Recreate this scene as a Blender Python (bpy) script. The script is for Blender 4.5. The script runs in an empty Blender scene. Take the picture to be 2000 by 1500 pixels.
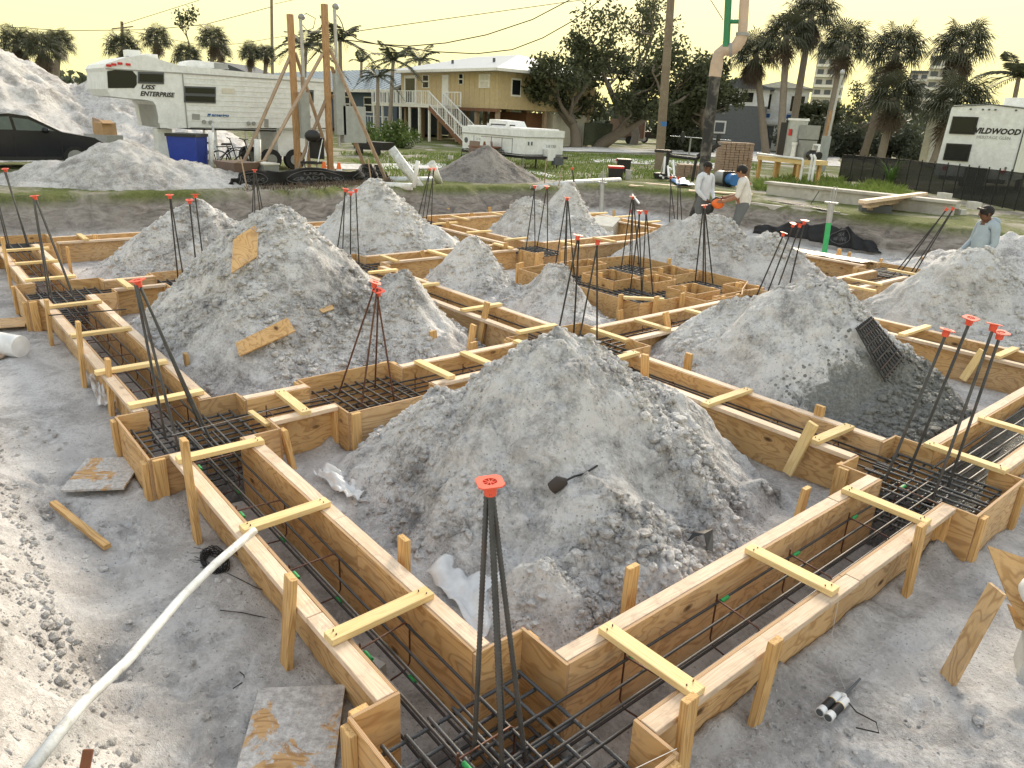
import bpy, bmesh, math, random
import numpy as np
from mathutils import Matrix, Vector
random.seed(7); np.random.seed(7)
SC = bpy.context.scene
COL = SC.collection
R = math.radians
# ---------------------------------------------------------------- camera
# world: x / y run along the two directions of the footing grid, z = 0 is the top of the forms
CF = 1422.13; CH = 2.5
_p, _r, _a = R(20.168), R(-2.6606), R(-49.3345)
_fw = np.array([math.sin(_a)*math.cos(_p), math.cos(_a)*math.cos(_p), -math.sin(_p)])
_rt = np.array([math.cos(_a), -math.sin(_a), 0.0]); _dn = np.cross(_fw, _rt)
_c, _s = math.cos(_r), math.sin(_r)
CM = np.array([_c*_rt + _s*_dn, -_s*_rt + _c*_dn, _fw])
cam = bpy.data.cameras.new('camera'); camo = bpy.data.objects.new('camera', cam); COL.objects.link(camo)
cam.sensor_width = 36.0; cam.lens = CF/2000*36; cam.clip_end = 3000; cam.clip_start = 0.05
_m = Matrix.Identity(4)
for i in range(3):
    _m[i][0] = CM[0][i]; _m[i][1] = -CM[1][i]; _m[i][2] = -CM[2][i]
_m[2][3] = CH
camo.matrix_world = _m
SC.camera = camo
def ray(px, py): return CM.T @ np.array([(px-1000)/CF, (py-750)/CF, 1.0])
def G(px, py, z=0.0):
    "where the sight line of a photo pixel meets the level z"
    d = ray(px, py); t = (z-CH)/d[2]; return np.array([d[0]*t, d[1]*t, z])
def AT(px, py, B):
    "point on the sight line nearest to the vertical through B"
    d = ray(px, py); n = d[0]**2+d[1]**2; t = (d[0]*B[0]+d[1]*B[1])/n
    return np.array([0, 0, CH]) + d*t
def PR(P):
    q = CM @ (np.array(P, float)-[0, 0, CH]); return q[0]/q[2]*CF+1000, q[1]/q[2]*CF+750, q[2]
# ---------------------------------------------------------------- sky, sun, exposure
SUN_AZ = R(-30.0); SUN_EL = R(1.0)
W = bpy.data.worlds.new('World'); SC.world = W; W.use_nodes = True
nt = W.node_tree; nt.nodes.clear()
sky = nt.nodes.new('ShaderNodeTexSky'); sky.sky_type = 'NISHITA'; sky.sun_disc = False
sky.sun_elevation = SUN_EL; sky.sun_rotation = SUN_AZ
sky.altitude = 0; sky.air_density = 1.0; sky.dust_density = 1.0; sky.ozone_density = 1.0
bg = nt.nodes.new('ShaderNodeBackground'); bg.inputs['Strength'].default_value = 0.15
wo = nt.nodes.new('ShaderNodeOutputWorld')
gm = nt.nodes.new('ShaderNodeGamma'); gm.inputs[1].default_value = 0.25      # dusk sky as the phone's HDR holds it: range compressed
tn = nt.nodes.new('ShaderNodeMix'); tn.data_type = 'RGBA'; tn.blend_type = 'MULTIPLY'; tn.inputs[0].default_value = 1.0
tn.inputs[7].default_value = (0.99, 0.99, 1.0, 1)
nt.links.new(sky.outputs[0], gm.inputs[0]); nt.links.new(gm.outputs[0], tn.inputs[6]); 
pl = nt.nodes.new('ShaderNodeMix'); pl.data_type = 'RGBA'; pl.inputs[7].default_value = (1.06, 0.96, 0.43, 1)      # haze low in the sky
tcw = nt.nodes.new('ShaderNodeTexCoord'); sxw = nt.nodes.new('ShaderNodeSeparateXYZ'); mrw = nt.nodes.new('ShaderNodeMapRange'); mrw.interpolation_type = 'SMOOTHSTEP'
for q, v in zip((1, 2, 3, 4), (0.0, 0.55, 0.9, 0.0)): mrw.inputs[q].default_value = v
nt.links.new(tcw.outputs['Generated'], sxw.inputs[0]); nt.links.new(sxw.outputs[2], mrw.inputs[0]); nt.links.new(mrw.outputs[0], pl.inputs[0])
nt.links.new(tn.outputs[2], pl.inputs[6]); nt.links.new(pl.outputs[2], bg.inputs[0]); nt.links.new(bg.outputs[0], wo.inputs[0])
sl = bpy.data.lights.new('sun', 'SUN'); slo = bpy.data.objects.new('sun', sl); COL.objects.link(slo)
sl.energy = 0.7; sl.angle = R(22); sl.color = (1.0, 0.86, 0.66)
_sd = Vector((math.sin(SUN_AZ)*math.cos(R(22)), math.cos(SUN_AZ)*math.cos(R(22)), math.sin(R(22))))
slo.rotation_euler = _sd.to_track_quat('Z', 'Y').to_euler(); slo.location = (0, 0, 30)
SC.view_settings.view_transform = 'Standard'; SC.view_settings.look = 'None'
SC.view_settings.gamma = 1.0; SC.view_settings.use_curve_mapping = False
SC.view_settings.exposure = 3.12
# ---------------------------------------------------------------- materials
MATS = {}
class NT:
    def __init__(s, name):
        s.m = bpy.data.materials.new(name); s.m.use_nodes = True; s.t = s.m.node_tree
        s.b = s.t.nodes['Principled BSDF']; MATS[name] = s.m
    def n(s, typ, **kw):
        nd = s.t.nodes.new('ShaderNode'+typ)
        for k, v in kw.items():
            if k.startswith('i_'):
                key = k[2:]; key = int(key) if key.isdigit() else key.replace('_', ' ')
                s.set(nd.inputs[key], v)
            else: setattr(nd, k, v)
        return nd
    def set(s, inp, v):
        if hasattr(v, 'is_output') or isinstance(v, bpy.types.NodeSocket): s.t.links.new(v, inp)
        else: inp.default_value = v
    def math(s, op, a, b=0.0, c=None):
        nd = s.n('Math', operation=op); s.set(nd.inputs[0], a); s.set(nd.inputs[1], b)
        if c is not None: s.set(nd.inputs[2], c)
        return nd.outputs[0]
    def ramp(s, f, stops):
        nd = s.n('ValToRGB'); s.set(nd.inputs[0], f); e = nd.color_ramp.elements
        while len(e) < len(stops): e.new(0.5)
        for q, (p, c) in zip(e, stops):
            q.position = p; q.color = (*c, 1) if len(c) == 3 else c
        return nd.outputs[0]
    def rampf(s, f, lo, hi):
        nd = s.n('MapRange'); nd.clamp = True; s.set(nd.inputs[0], f); nd.inputs[1].default_value = lo; nd.inputs[2].default_value = hi
        return nd.outputs[0]
    def mix(s, f, a, b, mode='MIX'):
        nd = s.n('Mix', data_type='RGBA', blend_type=mode); s.set(nd.inputs[0], f)
        s.set(nd.inputs[6], (*a, 1) if isinstance(a, tuple) and len(a) == 3 else a)
        s.set(nd.inputs[7], (*b, 1) if isinstance(b, tuple) and len(b) == 3 else b); return nd.outputs[2]
    def noise(s, vec, scale, detail=4, rough=.55, dist=0.0, out=0):
        nd = s.n('TexNoise'); s.set(nd.inputs['Vector'], vec); nd.inputs['Scale'].default_value = scale
        nd.inputs['Detail'].default_value = detail; nd.inputs['Roughness'].default_value = rough; nd.inputs['Distortion'].default_value = dist
        return nd.outputs[out]
    def vor(s, vec, scale, feature='F1', out=0, rnd=1.0):
        nd = s.n('TexVoronoi', feature=feature); s.set(nd.inputs['Vector'], vec); nd.inputs['Scale'].default_value = scale
        nd.inputs['Randomness'].default_value = rnd; return nd.outputs[out]
    def obj(s, rnd=37.0):
        tc = s.n('TexCoord'); oi = s.n('ObjectInfo'); ad = s.n('VectorMath', operation='ADD')
        s.t.links.new(tc.outputs['Object'], ad.inputs[0]); cm = s.n('CombineXYZ')
        r = s.math('MULTIPLY', oi.outputs['Random'], rnd)
        for i in range(3): s.t.links.new(r, cm.inputs[i])
        s.t.links.new(cm.outputs[0], ad.inputs[1]); return ad.outputs[0], oi.outputs['Random']
    def pos(s): return s.n('NewGeometry').outputs['Position']
    def scale(s, v, xyz):
        nd = s.n('Mapping'); s.t.links.new(v, nd.inputs[0]); nd.inputs['Scale'].default_value = xyz; return nd.outputs[0]
    def bump(s, h, strength=.3, dist=.01, normal=None):
        nd = s.n('Bump'); s.set(nd.inputs['Height'], h); nd.inputs['Strength'].default_value = strength; nd.inputs['Distance'].default_value = dist
        if normal: s.t.links.new(normal, nd.inputs['Normal'])
        return nd.outputs[0]
    def fin(s, col=None, rough=None, normal=None, **kw):
        if col is not None: s.set(s.b.inputs['Base Color'], (*col, 1) if isinstance(col, tuple) and len(col) == 3 else col)
        if rough is not None: s.set(s.b.inputs['Roughness'], rough)
        if normal is not None: s.set(s.b.inputs['Normal'], normal)
        for k, v in kw.items(): s.set(s.b.inputs[k.replace('_', ' ')], v)
        return s.m
def plain(name, col, rough=.6, var=.12, scale=6.0, bump=.0, metal=0.0, spec=.4, dirt=0.0, dirtcol=(.3, .28, .25)):
    "a plain finish with slight uneven tone, some grime and fine relief"
    t = NT(name); v, r = t.obj(); f = t.noise(v, scale, 5, .6)
    lo = tuple(max(0, c*(1-var)) for c in col); hi = tuple(min(1, c*(1+var)) for c in col)
    c = t.mix(t.rampf(f, .3, .7), lo, hi)
    if dirt: c = t.mix(t.math('MULTIPLY', t.rampf(t.noise(v, scale*.5, 6, .7, .4), .47, .64), dirt), c, dirtcol)
    nm = t.bump(t.noise(v, scale*12, 3), bump, .01) if bump else None
    return t.fin(c, t.math('ADD', t.math('MULTIPLY', f, .2), rough-.1), nm, Metallic=metal, Specular_IOR_Level=spec)
def wood_mat(name, dark, mid, light, ply=False, grain=1.0, knots=.6, stain=0.0, staincol=(.25, .22, .2), mud=0.0):
    t = NT(name); v, r = t.obj(53)
    if ply:
        w = t.noise(t.scale(v, (1.0, 3.4, 3.4)), 1.3, 3, .5, .6)
        lines = t.math('SINE', t.math('MULTIPLY', w, 75))
        lines = t.rampf(lines, -.2, 1.0)
        lines = t.math('POWER', lines, 2.2)
        fine = t.noise(t.scale(v, (3, 60, 60)), 3, 3)
    else:
        w = t.noise(t.scale(v, (.35, 6, 6)), 2.2, 2, .5, .25)
        lines = t.rampf(t.math('SINE', t.math('MULTIPLY', w, 70)), -.1, 1.0)
        fine = t.noise(t.scale(v, (2, 70, 70)), 3, 3)
    blot = t.noise(v, 2.3, 3, .6)
    c = t.mix(t.rampf(blot, .3, .7), mid, light)
    c = t.mix(t.math('MULTIPLY', lines, .6*grain), c, dark)
    c = t.mix(t.math('MULTIPLY', t.rampf(fine, .5, .75), .3), c, dark)
    if knots:
        kv = t.scale(v, (2.2, 4.5, 4.5))
        kd = t.vor(kv, 1.0); k = t.rampf(kd, .13, .05)
        ring = t.math('MULTIPLY', t.rampf(kd, .3, .12), t.rampf(t.math('SINE', t.math('MULTIPLY', kd, 90)), -.2, 1))
        c = t.mix(t.math('MULTIPLY', ring, .5*knots), c, dark)
        c = t.mix(t.math('MULTIPLY', k, knots), c, (.06, .025, .012))
    if stain:
        st = t.rampf(t.noise(v, 9, 6, .7, .5), .52, .68)
        c = t.mix(t.math('MULTIPLY', st, stain), c, staincol)
    if mud:
        md = t.rampf(t.noise(v, 3.1, 7, .72, .8), .43, .47)
        c = t.mix(t.math('MULTIPLY', md, mud), c, t.mix(t.rampf(t.noise(v, 26, 6, .8), .36, .62), (.3, .29, .285), (.62, .61, .6)))
    hv = t.n('HueSaturation'); hv.inputs['Saturation'].default_value = 1.0
    t.set(hv.inputs['Value'], t.math('ADD', t.math('MULTIPLY', r, .3), .85)); t.set(hv.inputs['Color'], c)
    return t.fin(hv.outputs[0], .72, t.bump(t.math('ADD', fine, lines), .25, .003), Specular_IOR_Level=.25)
wood_mat('ply', (.33, .17, .06), (.57, .35, .15), (.67, .45, .225), ply=True, knots=.9, stain=.25)
wood_mat('ply_old', (.32, .18, .08), (.55, .36, .18), (.66, .47, .27), ply=True, knots=.9, stain=.35, mud=.0)
wood_mat('ply_muddy', (.26, .13, .05), (.5, .3, .12), (.58, .36, .17), ply=True, knots=.6, stain=.2, mud=.95)
wood_mat('plate', (.45, .31, .2), (.62, .47, .33), (.74, .61, .48), knots=.5, grain=.45, stain=.6, staincol=(.4, .31, .24))
wood_mat('stud', (.55, .35, .13), (.76, .56, .26), (.84, .66, .36), knots=.4, grain=.55, stain=.12)
wood_mat('stake', (.36, .185, .06), (.6, .37, .145), (.7, .47, .22), knots=.45, stain=.15)
wood_mat('old_lumber', (.2, .13, .09), (.38, .28, .2), (.46, .36, .27), knots=.4, stain=.5, staincol=(.25, .2, .16))
wood_mat('post_wood', (.22, .11, .05), (.42, .25, .12), (.5, .32, .17), knots=.3, stain=.3)
wood_mat('pole_wood', (.1, .075, .05), (.22, .175, .13), (.3, .25, .19), knots=.1, stain=.4, staincol=(.12, .1, .08))
# laminated edge of plywood: thin dark glue lines
def ply_edge():
    t = NT('ply_edge'); v, r = t.obj(53); sx = t.n('SeparateXYZ'); t.t.links.new(t.n('TexCoord').outputs['Object'], sx.inputs[0])
    l = t.rampf(t.math('SINE', t.math('MULTIPLY', sx.outputs[1], 6.283/0.0065)), .1, .8)
    c = t.mix(t.math('MULTIPLY', l, .75), (.52, .34, .19), (.17, .085, .04))
    c = t.mix(t.math('MULTIPLY', t.rampf(t.noise(v, 9, 5, .7), .5, .7), .4), c, (.4, .3, .2))
    t.fin(c, .8)
ply_edge()
def steel(name, col, rust):
    t = NT(name); v, r = t.obj(11); f = t.noise(v, 7, 5, .65)
    c = t.mix(t.rampf(f, .35, .7), tuple(x*.7 for x in col), tuple(x*1.35 for x in col))
    c = t.mix(t.math('MULTIPLY', t.rampf(t.noise(v, 4, 6, .75), .5, .72), rust), c, (.16, .06, .025))
    t.fin(c, .52, t.bump(t.noise(v, 60, 2), .4, .004), Metallic=.35, Specular_IOR_Level=.5)
steel('rebar', (.075, .08, .085), .25); steel('rebar_dark', (.045, .045, .047), .15); steel('rebar_rust', (.11, .05, .035), .9)
steel('rebar_mid', (.07, .062, .056), .5)
# --- sand and soil
def sand_mat(name, dark, mid, light, concrete=False, scale=1.0):
    t = NT(name); p = t.pos()
    big = t.noise(p, .9*scale, 4, .6, .3); med = t.noise(p, 4.5*scale, 6, .7, .4); fine = t.noise(p, 34*scale, 5, .75)
    grit = t.noise(p, 150*scale, 2, .6); cl = t.vor(t.noise(p, 3, 2, out=1), 1) 
    f = t.math('ADD', t.math('MULTIPLY', big, .34), t.math('ADD', t.math('MULTIPLY', med, .42), t.math('MULTIPLY', fine, .30)))
    c = t.ramp(f, [(.43, dark), (.5, mid), (.575, light)])
    # damp darker lumps and dry powder, each with a shape of its own
    c = t.mix(t.math('MULTIPLY', t.rampf(t.noise(p, 2.1*scale, 7, .75, .7), .55, .68), .5), c, tuple(x*.66 for x in mid))
    c = t.mix(t.math('MULTIPLY', t.rampf(t.noise(t.scale(p, (1, 1, 1.6)), 1.6*scale, 5, .7, 1.2), .56, .66), .55), c, light)
    # broken shell
    sh = t.vor(p, 46*scale); shc = t.vor(p, 46*scale, out=1)
    sx = t.n('SeparateColor'); t.t.links.new(shc, sx.inputs[0])
    m = t.math('MULTIPLY', t.math('LESS_THAN', sh, .24), t.math('GREATER_THAN', sx.outputs[0], .9))
    c = t.mix(t.math('MULTIPLY', m, .75), c, (.82, .8, .76))
    m2 = t.math('MULTIPLY', t.math('LESS_THAN', sh, .3), t.math('LESS_THAN', sx.outputs[1], .13))
    c = t.mix(t.math('MULTIPLY', m2, .55), c, tuple(x*.45 for x in dark))
    rough = .95
    if concrete:
        # slopped fresh concrete: a patch low on the near side of the heap
        sp = t.n('VectorMath', operation='SUBTRACT'); t.t.links.new(p, sp.inputs[0]); sp.inputs[1].default_value = concrete
        ln = t.n('VectorMath', operation='LENGTH'); t.t.links.new(t.scale(sp.outputs[0], (1, .62, 1.2)), ln.inputs[0])
        e = t.math('ADD', ln.outputs['Value'], t.math('MULTIPLY', t.math('SUBTRACT', t.noise(p, 3.2, 8, .8, .5), .5), 1.5))
        k = t.rampf(e, 1.0, .82)
        cc = t.mix(t.rampf(t.noise(p, 30, 6, .8), .35, .65), (.16, .165, .155), (.38, .385, .37))
        blob = t.math('MULTIPLY', t.math('LESS_THAN', t.vor(p, 16), .3), t.math('GREATER_THAN', t.noise(p, 2.4, 3), .5))
        k = t.math('MAXIMUM', k, t.math('MULTIPLY', blob, t.rampf(e, 1.75, 1.1)))
        c = t.mix(k, c, cc); rough = t.math('SUBTRACT', .95, t.math('MULTIPLY', k, .35))
    h = t.math('ADD', t.math('MULTIPLY', med, .5), t.math('ADD', t.math('MULTIPLY', fine, .5), t.math('MULTIPLY', grit, .15)))
    nm = t.bump(h, 1.0, .09)
    return t.fin(c, rough, nm, Specular_IOR_Level=.15)
sand_mat('sand', (.29, .28, .278), (.585, .572, .57), (.88, .868, .862))
sand_mat('sand_splashed', (.34, .33, .33), (.65, .64, .64), (.92, .91, .905), concrete=(-2.55, 7.35, -.15))
sand_mat('sand_warm', (.34, .32, .305), (.55, .53, .515), (.76, .745, .73))
sand_mat('sand_dark', (.14, .13, .12), (.235, .215, .2), (.36, .335, .31))
sand_mat('sand_white', (.43, .42, .41), (.66, .65, .64), (.84, .835, .83))
plain('clod', (.42, .405, .4), .95, .35, 18, .5)
# ---------------------------------------------------------------- mesh helpers
def rotm(ax, ang): return np.array(Matrix.Rotation(ang, 3, ax))
class MB:
    def __init__(s): s.v = []; s.f = []; s.mi = []; s.sm = []
    def add(s, V, F, mi=0, sm=False):
        b = len(s.v); s.v.extend([tuple(map(float, q)) for q in V])
        for f in F: s.f.append(tuple(i+b for i in f)); s.mi.append(mi); s.sm.append(sm)
        return s
    def box(s, c, d, rot=None, mi=0, taper=1.0):
        x, y, z = d[0]/2, d[1]/2, d[2]/2; k = taper
        V = np.array([(-x, -y, -z), (x, -y, -z), (x, y, -z), (-x, y, -z), (-x*k, -y*k, z), (x*k, -y*k, z), (x*k, y*k, z), (-x*k, y*k, z)])
        if rot is not None: V = V @ np.array(rot).T
        return s.add(V + np.array(c), [(3, 2, 1, 0), (4, 5, 6, 7), (0, 1, 5, 4), (1, 2, 6, 5), (2, 3, 7, 6), (3, 0, 4, 7)], mi)
    def bar(s, a, b, w, t=None, mi=0, up=(0, 0, 1)):
        "rectangular bar from a to b, w across (in the plane square to up), t along up"
        a = np.array(a, float); b = np.array(b, float); x = b-a; L = np.linalg.norm(x); x /= L
        u = np.array(up, float); y = np.cross(u, x); n = np.linalg.norm(y)
        if n < 1e-5: y = np.cross((0, 1, 0), x); n = np.linalg.norm(y)
        y /= n; z = np.cross(x, y)
        return s.box((a+b)/2, (L, w, t or w), np.array([x, y, z]).T, mi)
    def tube(s, path, r, n=8, mi=0, cap=True, sm=True):
        P = [np.array(q, float) for q in path]; k = len(P); rr = r if hasattr(r, '__len__') else [r]*k
        V = []; T = None
        for i in range(k):
            d = P[min(i+1, k-1)]-P[max(i-1, 0)]; d = d/(np.linalg.norm(d)+1e-9)
            if T is None:
                T = np.cross(d, (0, 0, 1)); 
                if np.linalg.norm(T) < .1: T = np.cross(d, (0, 1, 0))
            T = T - d*np.dot(T, d); T /= np.linalg.norm(T)+1e-9; B = np.cross(d, T)
            for j in range(n):
                a = 2*math.pi*j/n; V.append(P[i]+rr[i]*(math.cos(a)*T+math.sin(a)*B))
        F = [(i*n+j, i*n+(j+1) % n, (i+1)*n+(j+1) % n, (i+1)*n+j) for i in range(k-1) for j in range(n)]
        s.add(V, F, mi, sm)
        if cap: s.add(V[:n], [tuple(range(n))[::-1]], mi); s.add(V[-n:], [tuple(range(n))], mi)
        return s
    def prism(s, poly, axis, d0, d1, mi=0):
        "2D outline pushed through along an axis: 'y' takes (x,z) points, 'x' takes (y,z), 'z' takes (x,y)"
        def p3(q, d): return {'y': (q[0], d, q[1]), 'x': (d, q[0], q[1]), 'z': (q[0], q[1], d)}[axis]
        n = len(poly); V = [p3(q, d0) for q in poly]+[p3(q, d1) for q in poly]
        return s.add(V, [tuple(range(n)), tuple(range(2*n-1, n-1, -1))]+[(i, i+n, (i+1) % n+n, (i+1) % n) for i in range(n)], mi)
    def ell(s, c, r, n=12, m=8, mi=0, rot=None):
        V = []; F = []
        for i in range(m+1):
            th = math.pi*i/m
            for j in range(n):
                a = 2*math.pi*j/n; V.append((r[0]*math.sin(th)*math.cos(a), r[1]*math.sin(th)*math.sin(a), r[2]*math.cos(th)))
        for i in range(m):
            for j in range(n): F.append((i*n+j, (i+1)*n+j, (i+1)*n+(j+1) % n, i*n+(j+1) % n))
        V = np.array(V)
        if rot is not None: V = V @ np.array(rot).T
        return s.add(V+np.array(c), F, mi, True)
    def mesh(s, name, mats, fix=True):
        me = bpy.data.meshes.new(name); me.from_pydata(s.v, [], s.f)
        for m in (mats if isinstance(mats, (list, tuple)) else [mats]): me.materials.append(MATS[m])
        me.polygons.foreach_set('material_index', s.mi); me.polygons.foreach_set('use_smooth', s.sm)
        if fix:
            bm = bmesh.new(); bm.from_mesh(me); bmesh.ops.recalc_face_normals(bm, faces=bm.faces); bm.to_mesh(me); bm.free()
        me.update(); return me
    def obj(s, name, mats, parent=None, fix=True):
        return put(name, s.mesh(name, mats, fix), parent)
def put(name, me, parent=None, mat4=None):
    "mesh made in world coordinates (or placed by mat4) under a parent that only has a location"
    o = bpy.data.objects.new(name, me); COL.objects.link(o)
    M = mat4 if mat4 is not None else Matrix.Identity(4)
    if parent is not None:
        o.parent = parent; wp = parent.location.copy()
        if parent.parent is not None: wp = wp + parent.parent.location
        M = Matrix.Translation(-wp) @ M
    o.matrix_basis = M; return o
def tag(o, label, cat, group=None):
    o['label'] = label; o['category'] = cat
    if group: o['group'] = group
    return o
def kind(o, k): o['kind'] = k; return o
def thing(name, label, cat, loc, group=None):
    o = bpy.data.objects.new(name, None); COL.objects.link(o); o.empty_display_size = .2
    o.location = [float(q) for q in loc]; return tag(o, label, cat, group)
def base_of(o, loc):
    "move a mesh object's origin to loc, keeping the mesh where it stands"
    v = Vector([float(q) for q in loc]); o.data.transform(Matrix.Translation(-v)); o.location = v; return o
_bc = {}
def board_mesh(L, w, t, mat, bev=.003, edge=False, pt=0.0):
    key = (round(L, 2), round(w, 3), round(t, 3), mat, bev, edge, pt)
    if key in _bc: return _bc[key]
    L, w, t = key[0], key[1], key[2]
    bm = bmesh.new(); bmesh.ops.create_cube(bm, size=1.0)
    for q in bm.verts:
        q.co.x *= L; q.co.y *= w; q.co.z *= t
    if pt:
        for q in bm.verts:
            if q.co.x < 0: q.co.y *= .25; 
    if edge:
        for f in bm.faces:
            if abs(f.normal.y) < .5 : f.material_index = 1
    if bev: bmesh.ops.bevel(bm, geom=list(bm.edges), offset=min(bev, t*.3), segments=1, affect='EDGES', profile=.5)
    me = bpy.data.meshes.new('board'); bm.to_mesh(me); bm.free()
    me.materials.append(MATS[mat])
    if edge: me.materials.append(MATS['ply_edge'])
    _bc[key] = me; return me
def board(name, parent, a, b, w, t, mat, up=(0, 0, 1), bev=.003, edge=False, pt=0.0, roll=0.0):
    "a sawn board from a to b: w across, t along up; its own mesh runs along local x"
    a = Vector([float(q) for q in a]); b = Vector([float(q) for q in b]); x = b-a; L = x.length; x.normalize()
    u = Vector(up); y = u.cross(x)
    if y.length < 1e-4: y = Vector((0, 1, 0)).cross(x)
    y.normalize(); z = x.cross(y)
    M = Matrix((( x[0], y[0], z[0], 0), (x[1], y[1], z[1], 0), (x[2], y[2], z[2], 0), (0, 0, 0, 1)))
    if roll: M = M @ Matrix.Rotation(roll, 4, 'X')
    M = Matrix.Translation((a+b)/2) @ M
    return put(name, board_mesh(L, w, t, mat, bev, edge, pt), parent, M)
_rc = {}
def rod(name, parent, a, b, r, mat, n=8, ribs=False):
    a = Vector([float(q) for q in a]); b = Vector([float(q) for q in b]); x = b-a; L = round(x.length, 2)
    key = (L, r, mat, n, ribs)
    if key not in _rc:
        m = MB()
        if ribs:
            k = max(4, int(L/.009)); 
            m.tube([(L*(i/k-.5), 0, 0) for i in range(k+1)], [r*(1.2 if i % 2 else .9) for i in range(k+1)], n)
        else: m.tube([(-L/2, 0, 0), (L/2, 0, 0)], r, n)
        _rc[key] = m.mesh('rod', mat, False)
    q = x.to_track_quat('X', 'Z')
    return put(name, _rc[key], parent, Matrix.Translation((a+b)/2) @ q.to_matrix().to_4x4())
# ---------------------------------------------------------------- noise for terrain
_T = np.random.RandomState(3).rand(256, 256)
def vnoise(x, y):
    xi = np.floor(x).astype(int); yi = np.floor(y).astype(int); fx = x-xi; fy = y-yi
    fx = fx*fx*fx*(fx*(fx*6-15)+10); fy = fy*fy*fy*(fy*(fy*6-15)+10)
    a = _T[xi % 256, yi % 256]; b = _T[(xi+1) % 256, yi % 256]; c = _T[xi % 256, (yi+1) % 256]; d = _T[(xi+1) % 256, (yi+1) % 256]
    return (a+(b-a)*fx)*(1-fy)+(c+(d-c)*fx)*fy
def fbm(x, y, o=4, g=.5):
    s = 0; a = 1.0; n = 0
    for i in range(o):
        s = s+a*(vnoise(x+17.3*i, y-9.1*i)-.5); n += a; a *= g; ang = .6; x, y = (x*math.cos(ang)-y*math.sin(ang))*2.03, (x*math.sin(ang)+y*math.cos(ang))*2.03
    return s/n
def lumps(x, y, f):
    "rounded clods with cracks between (cellular)"
    x = x*f+fbm(x*f*.7, y*f*.7, 2)*.9; y = y*f+fbm(y*f*.7+40, x*f*.7, 2)*.9
    xi = np.floor(x).astype(int); yi = np.floor(y).astype(int); d1 = np.full(x.shape, 9.0); hh = np.zeros(x.shape)
    for i in (-1, 0, 1):
        for j in (-1, 0, 1):
            cx = xi+i; cy = yi+j; u = _T[cx % 256, cy % 256]; w = _T[(cx+91) % 256, (cy+37) % 256]; h = _T[(cx+13) % 256, (cy+151) % 256]
            d = np.hypot(cx+u-x, cy+w-y); k = d < d1; d1 = np.where(k, d, d1); hh = np.where(k, h, hh)
    return np.clip(1-d1*1.15, 0, 1)**.6*(.25+.75*hh)
def sst(a, b, x):
    t = np.clip((x-a)/(b-a), 0, 1); return t*t*(3-2*t)
def grid_obj(name, X, Y, Z, mat, drop=None):
    n, m = X.shape; V = np.c_[X.ravel(), Y.ravel(), Z.ravel()]
    I = np.arange(n*m).reshape(n, m); F = np.stack([I[:-1, :-1], I[1:, :-1], I[1:, 1:], I[:-1, 1:]], -1).reshape(-1, 4)
    if drop is not None:
        k = ~(drop.ravel()[F].all(1)); F = F[k]
    u, inv = np.unique(F.ravel(), return_inverse=True); V = V[u]; F = inv.reshape(-1, 4)
    me = bpy.data.meshes.new(name); me.vertices.add(len(V)); me.vertices.foreach_set('co', V.ravel().astype('f4'))
    me.loops.add(F.size); me.loops.foreach_set('vertex_index', F.ravel().astype('i4'))
    me.polygons.add(len(F)); me.polygons.foreach_set('loop_start', np.arange(0, F.size, 4, dtype='i4'))
    me.update(calc_edges=True); me.validate()
    me.polygons.foreach_set('use_smooth', np.ones(len(me.polygons), bool)); me.materials.append(MATS[mat])
    o = bpy.data.objects.new(name, me); COL.objects.link(o); return o
# ---------------------------------------------------------------- ground
STREET = .5; PIT = -.4
# footing trenches and pads cut in the pit floor: (x0, x1, y0, y1, depth)
CUTS = []
def cut(x0, x1, y0, y1, d): CUTS.append((x0, x1, y0, y1, d))
L1 = (1.38, 1.81); L2 = (5.78, 6.22); L3 = (9.86, 10.28); L3R = (10.06, 10.56); L4 = (14.95, 15.42)
R1 = (-1.96, -1.53); R2 = (-6.16, -5.67); R3 = (-11.73, -11.24); R4 = (-15.98, -15.5)
RUNS_CUT = [(-15.5, -2.2, *L1), (*R1, 2.1, 9.5), (-11, -2.2, *L2), (*R2, 2.1, 15), (*R3, 2.1, 14), (*R4, 2.1, 15), (-15.5, -9.6, *L3), (-5.6, -1.5, *L3R), (-15, -5.2, *L4)]
for q in RUNS_CUT: cut(*q, -.56)
PADS = [(-2.29, -1.3, 1.14, 2.12), (-6.38, -5.42, 1.14, 2.13), (-12.02, -11.0, 1.15, 2.18), (-16.5, -15.4, 1.2, 2.2), (-6.41, -5.41, 2.77, 3.78),
        (-6.46, -5.3, 5.45, 6.69), (-12.1, -10.9, 5.42, 6.46), (-2.28, -1.3, 5.5, 6.46), (-12.05, -10.95, 2.9, 3.9), (-15.9, -14.85, 9.6, 10.6),
        (-11.8, -10.7, 9.6, 10.55), (-9.75, -6.75, 8.3, 11.1), (-6.5, -5.35, 9.7, 10.8), (-6.6, -5.4, 14.5, 15.6), (-12.0, -11.0, 14.6, 15.6)]
for q in PADS: cut(*q, -1.15)
def pit_edge(x, y):
    "signed distance-like: > 0 inside the excavation"
    wob = fbm(x*.5, y*.5, 3)*1.0
    d1 = x+18.3+wob+.8*sst(9, 15, y)*-1 ; d2 = 19.5-y+wob*.35
    d3 = y-.62+.35*sst(-3, -9, x)+wob*.25 ; d4 = 1.6-x+wob
    return np.minimum(np.minimum(d1, d2), np.minimum(d3, d4))
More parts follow.
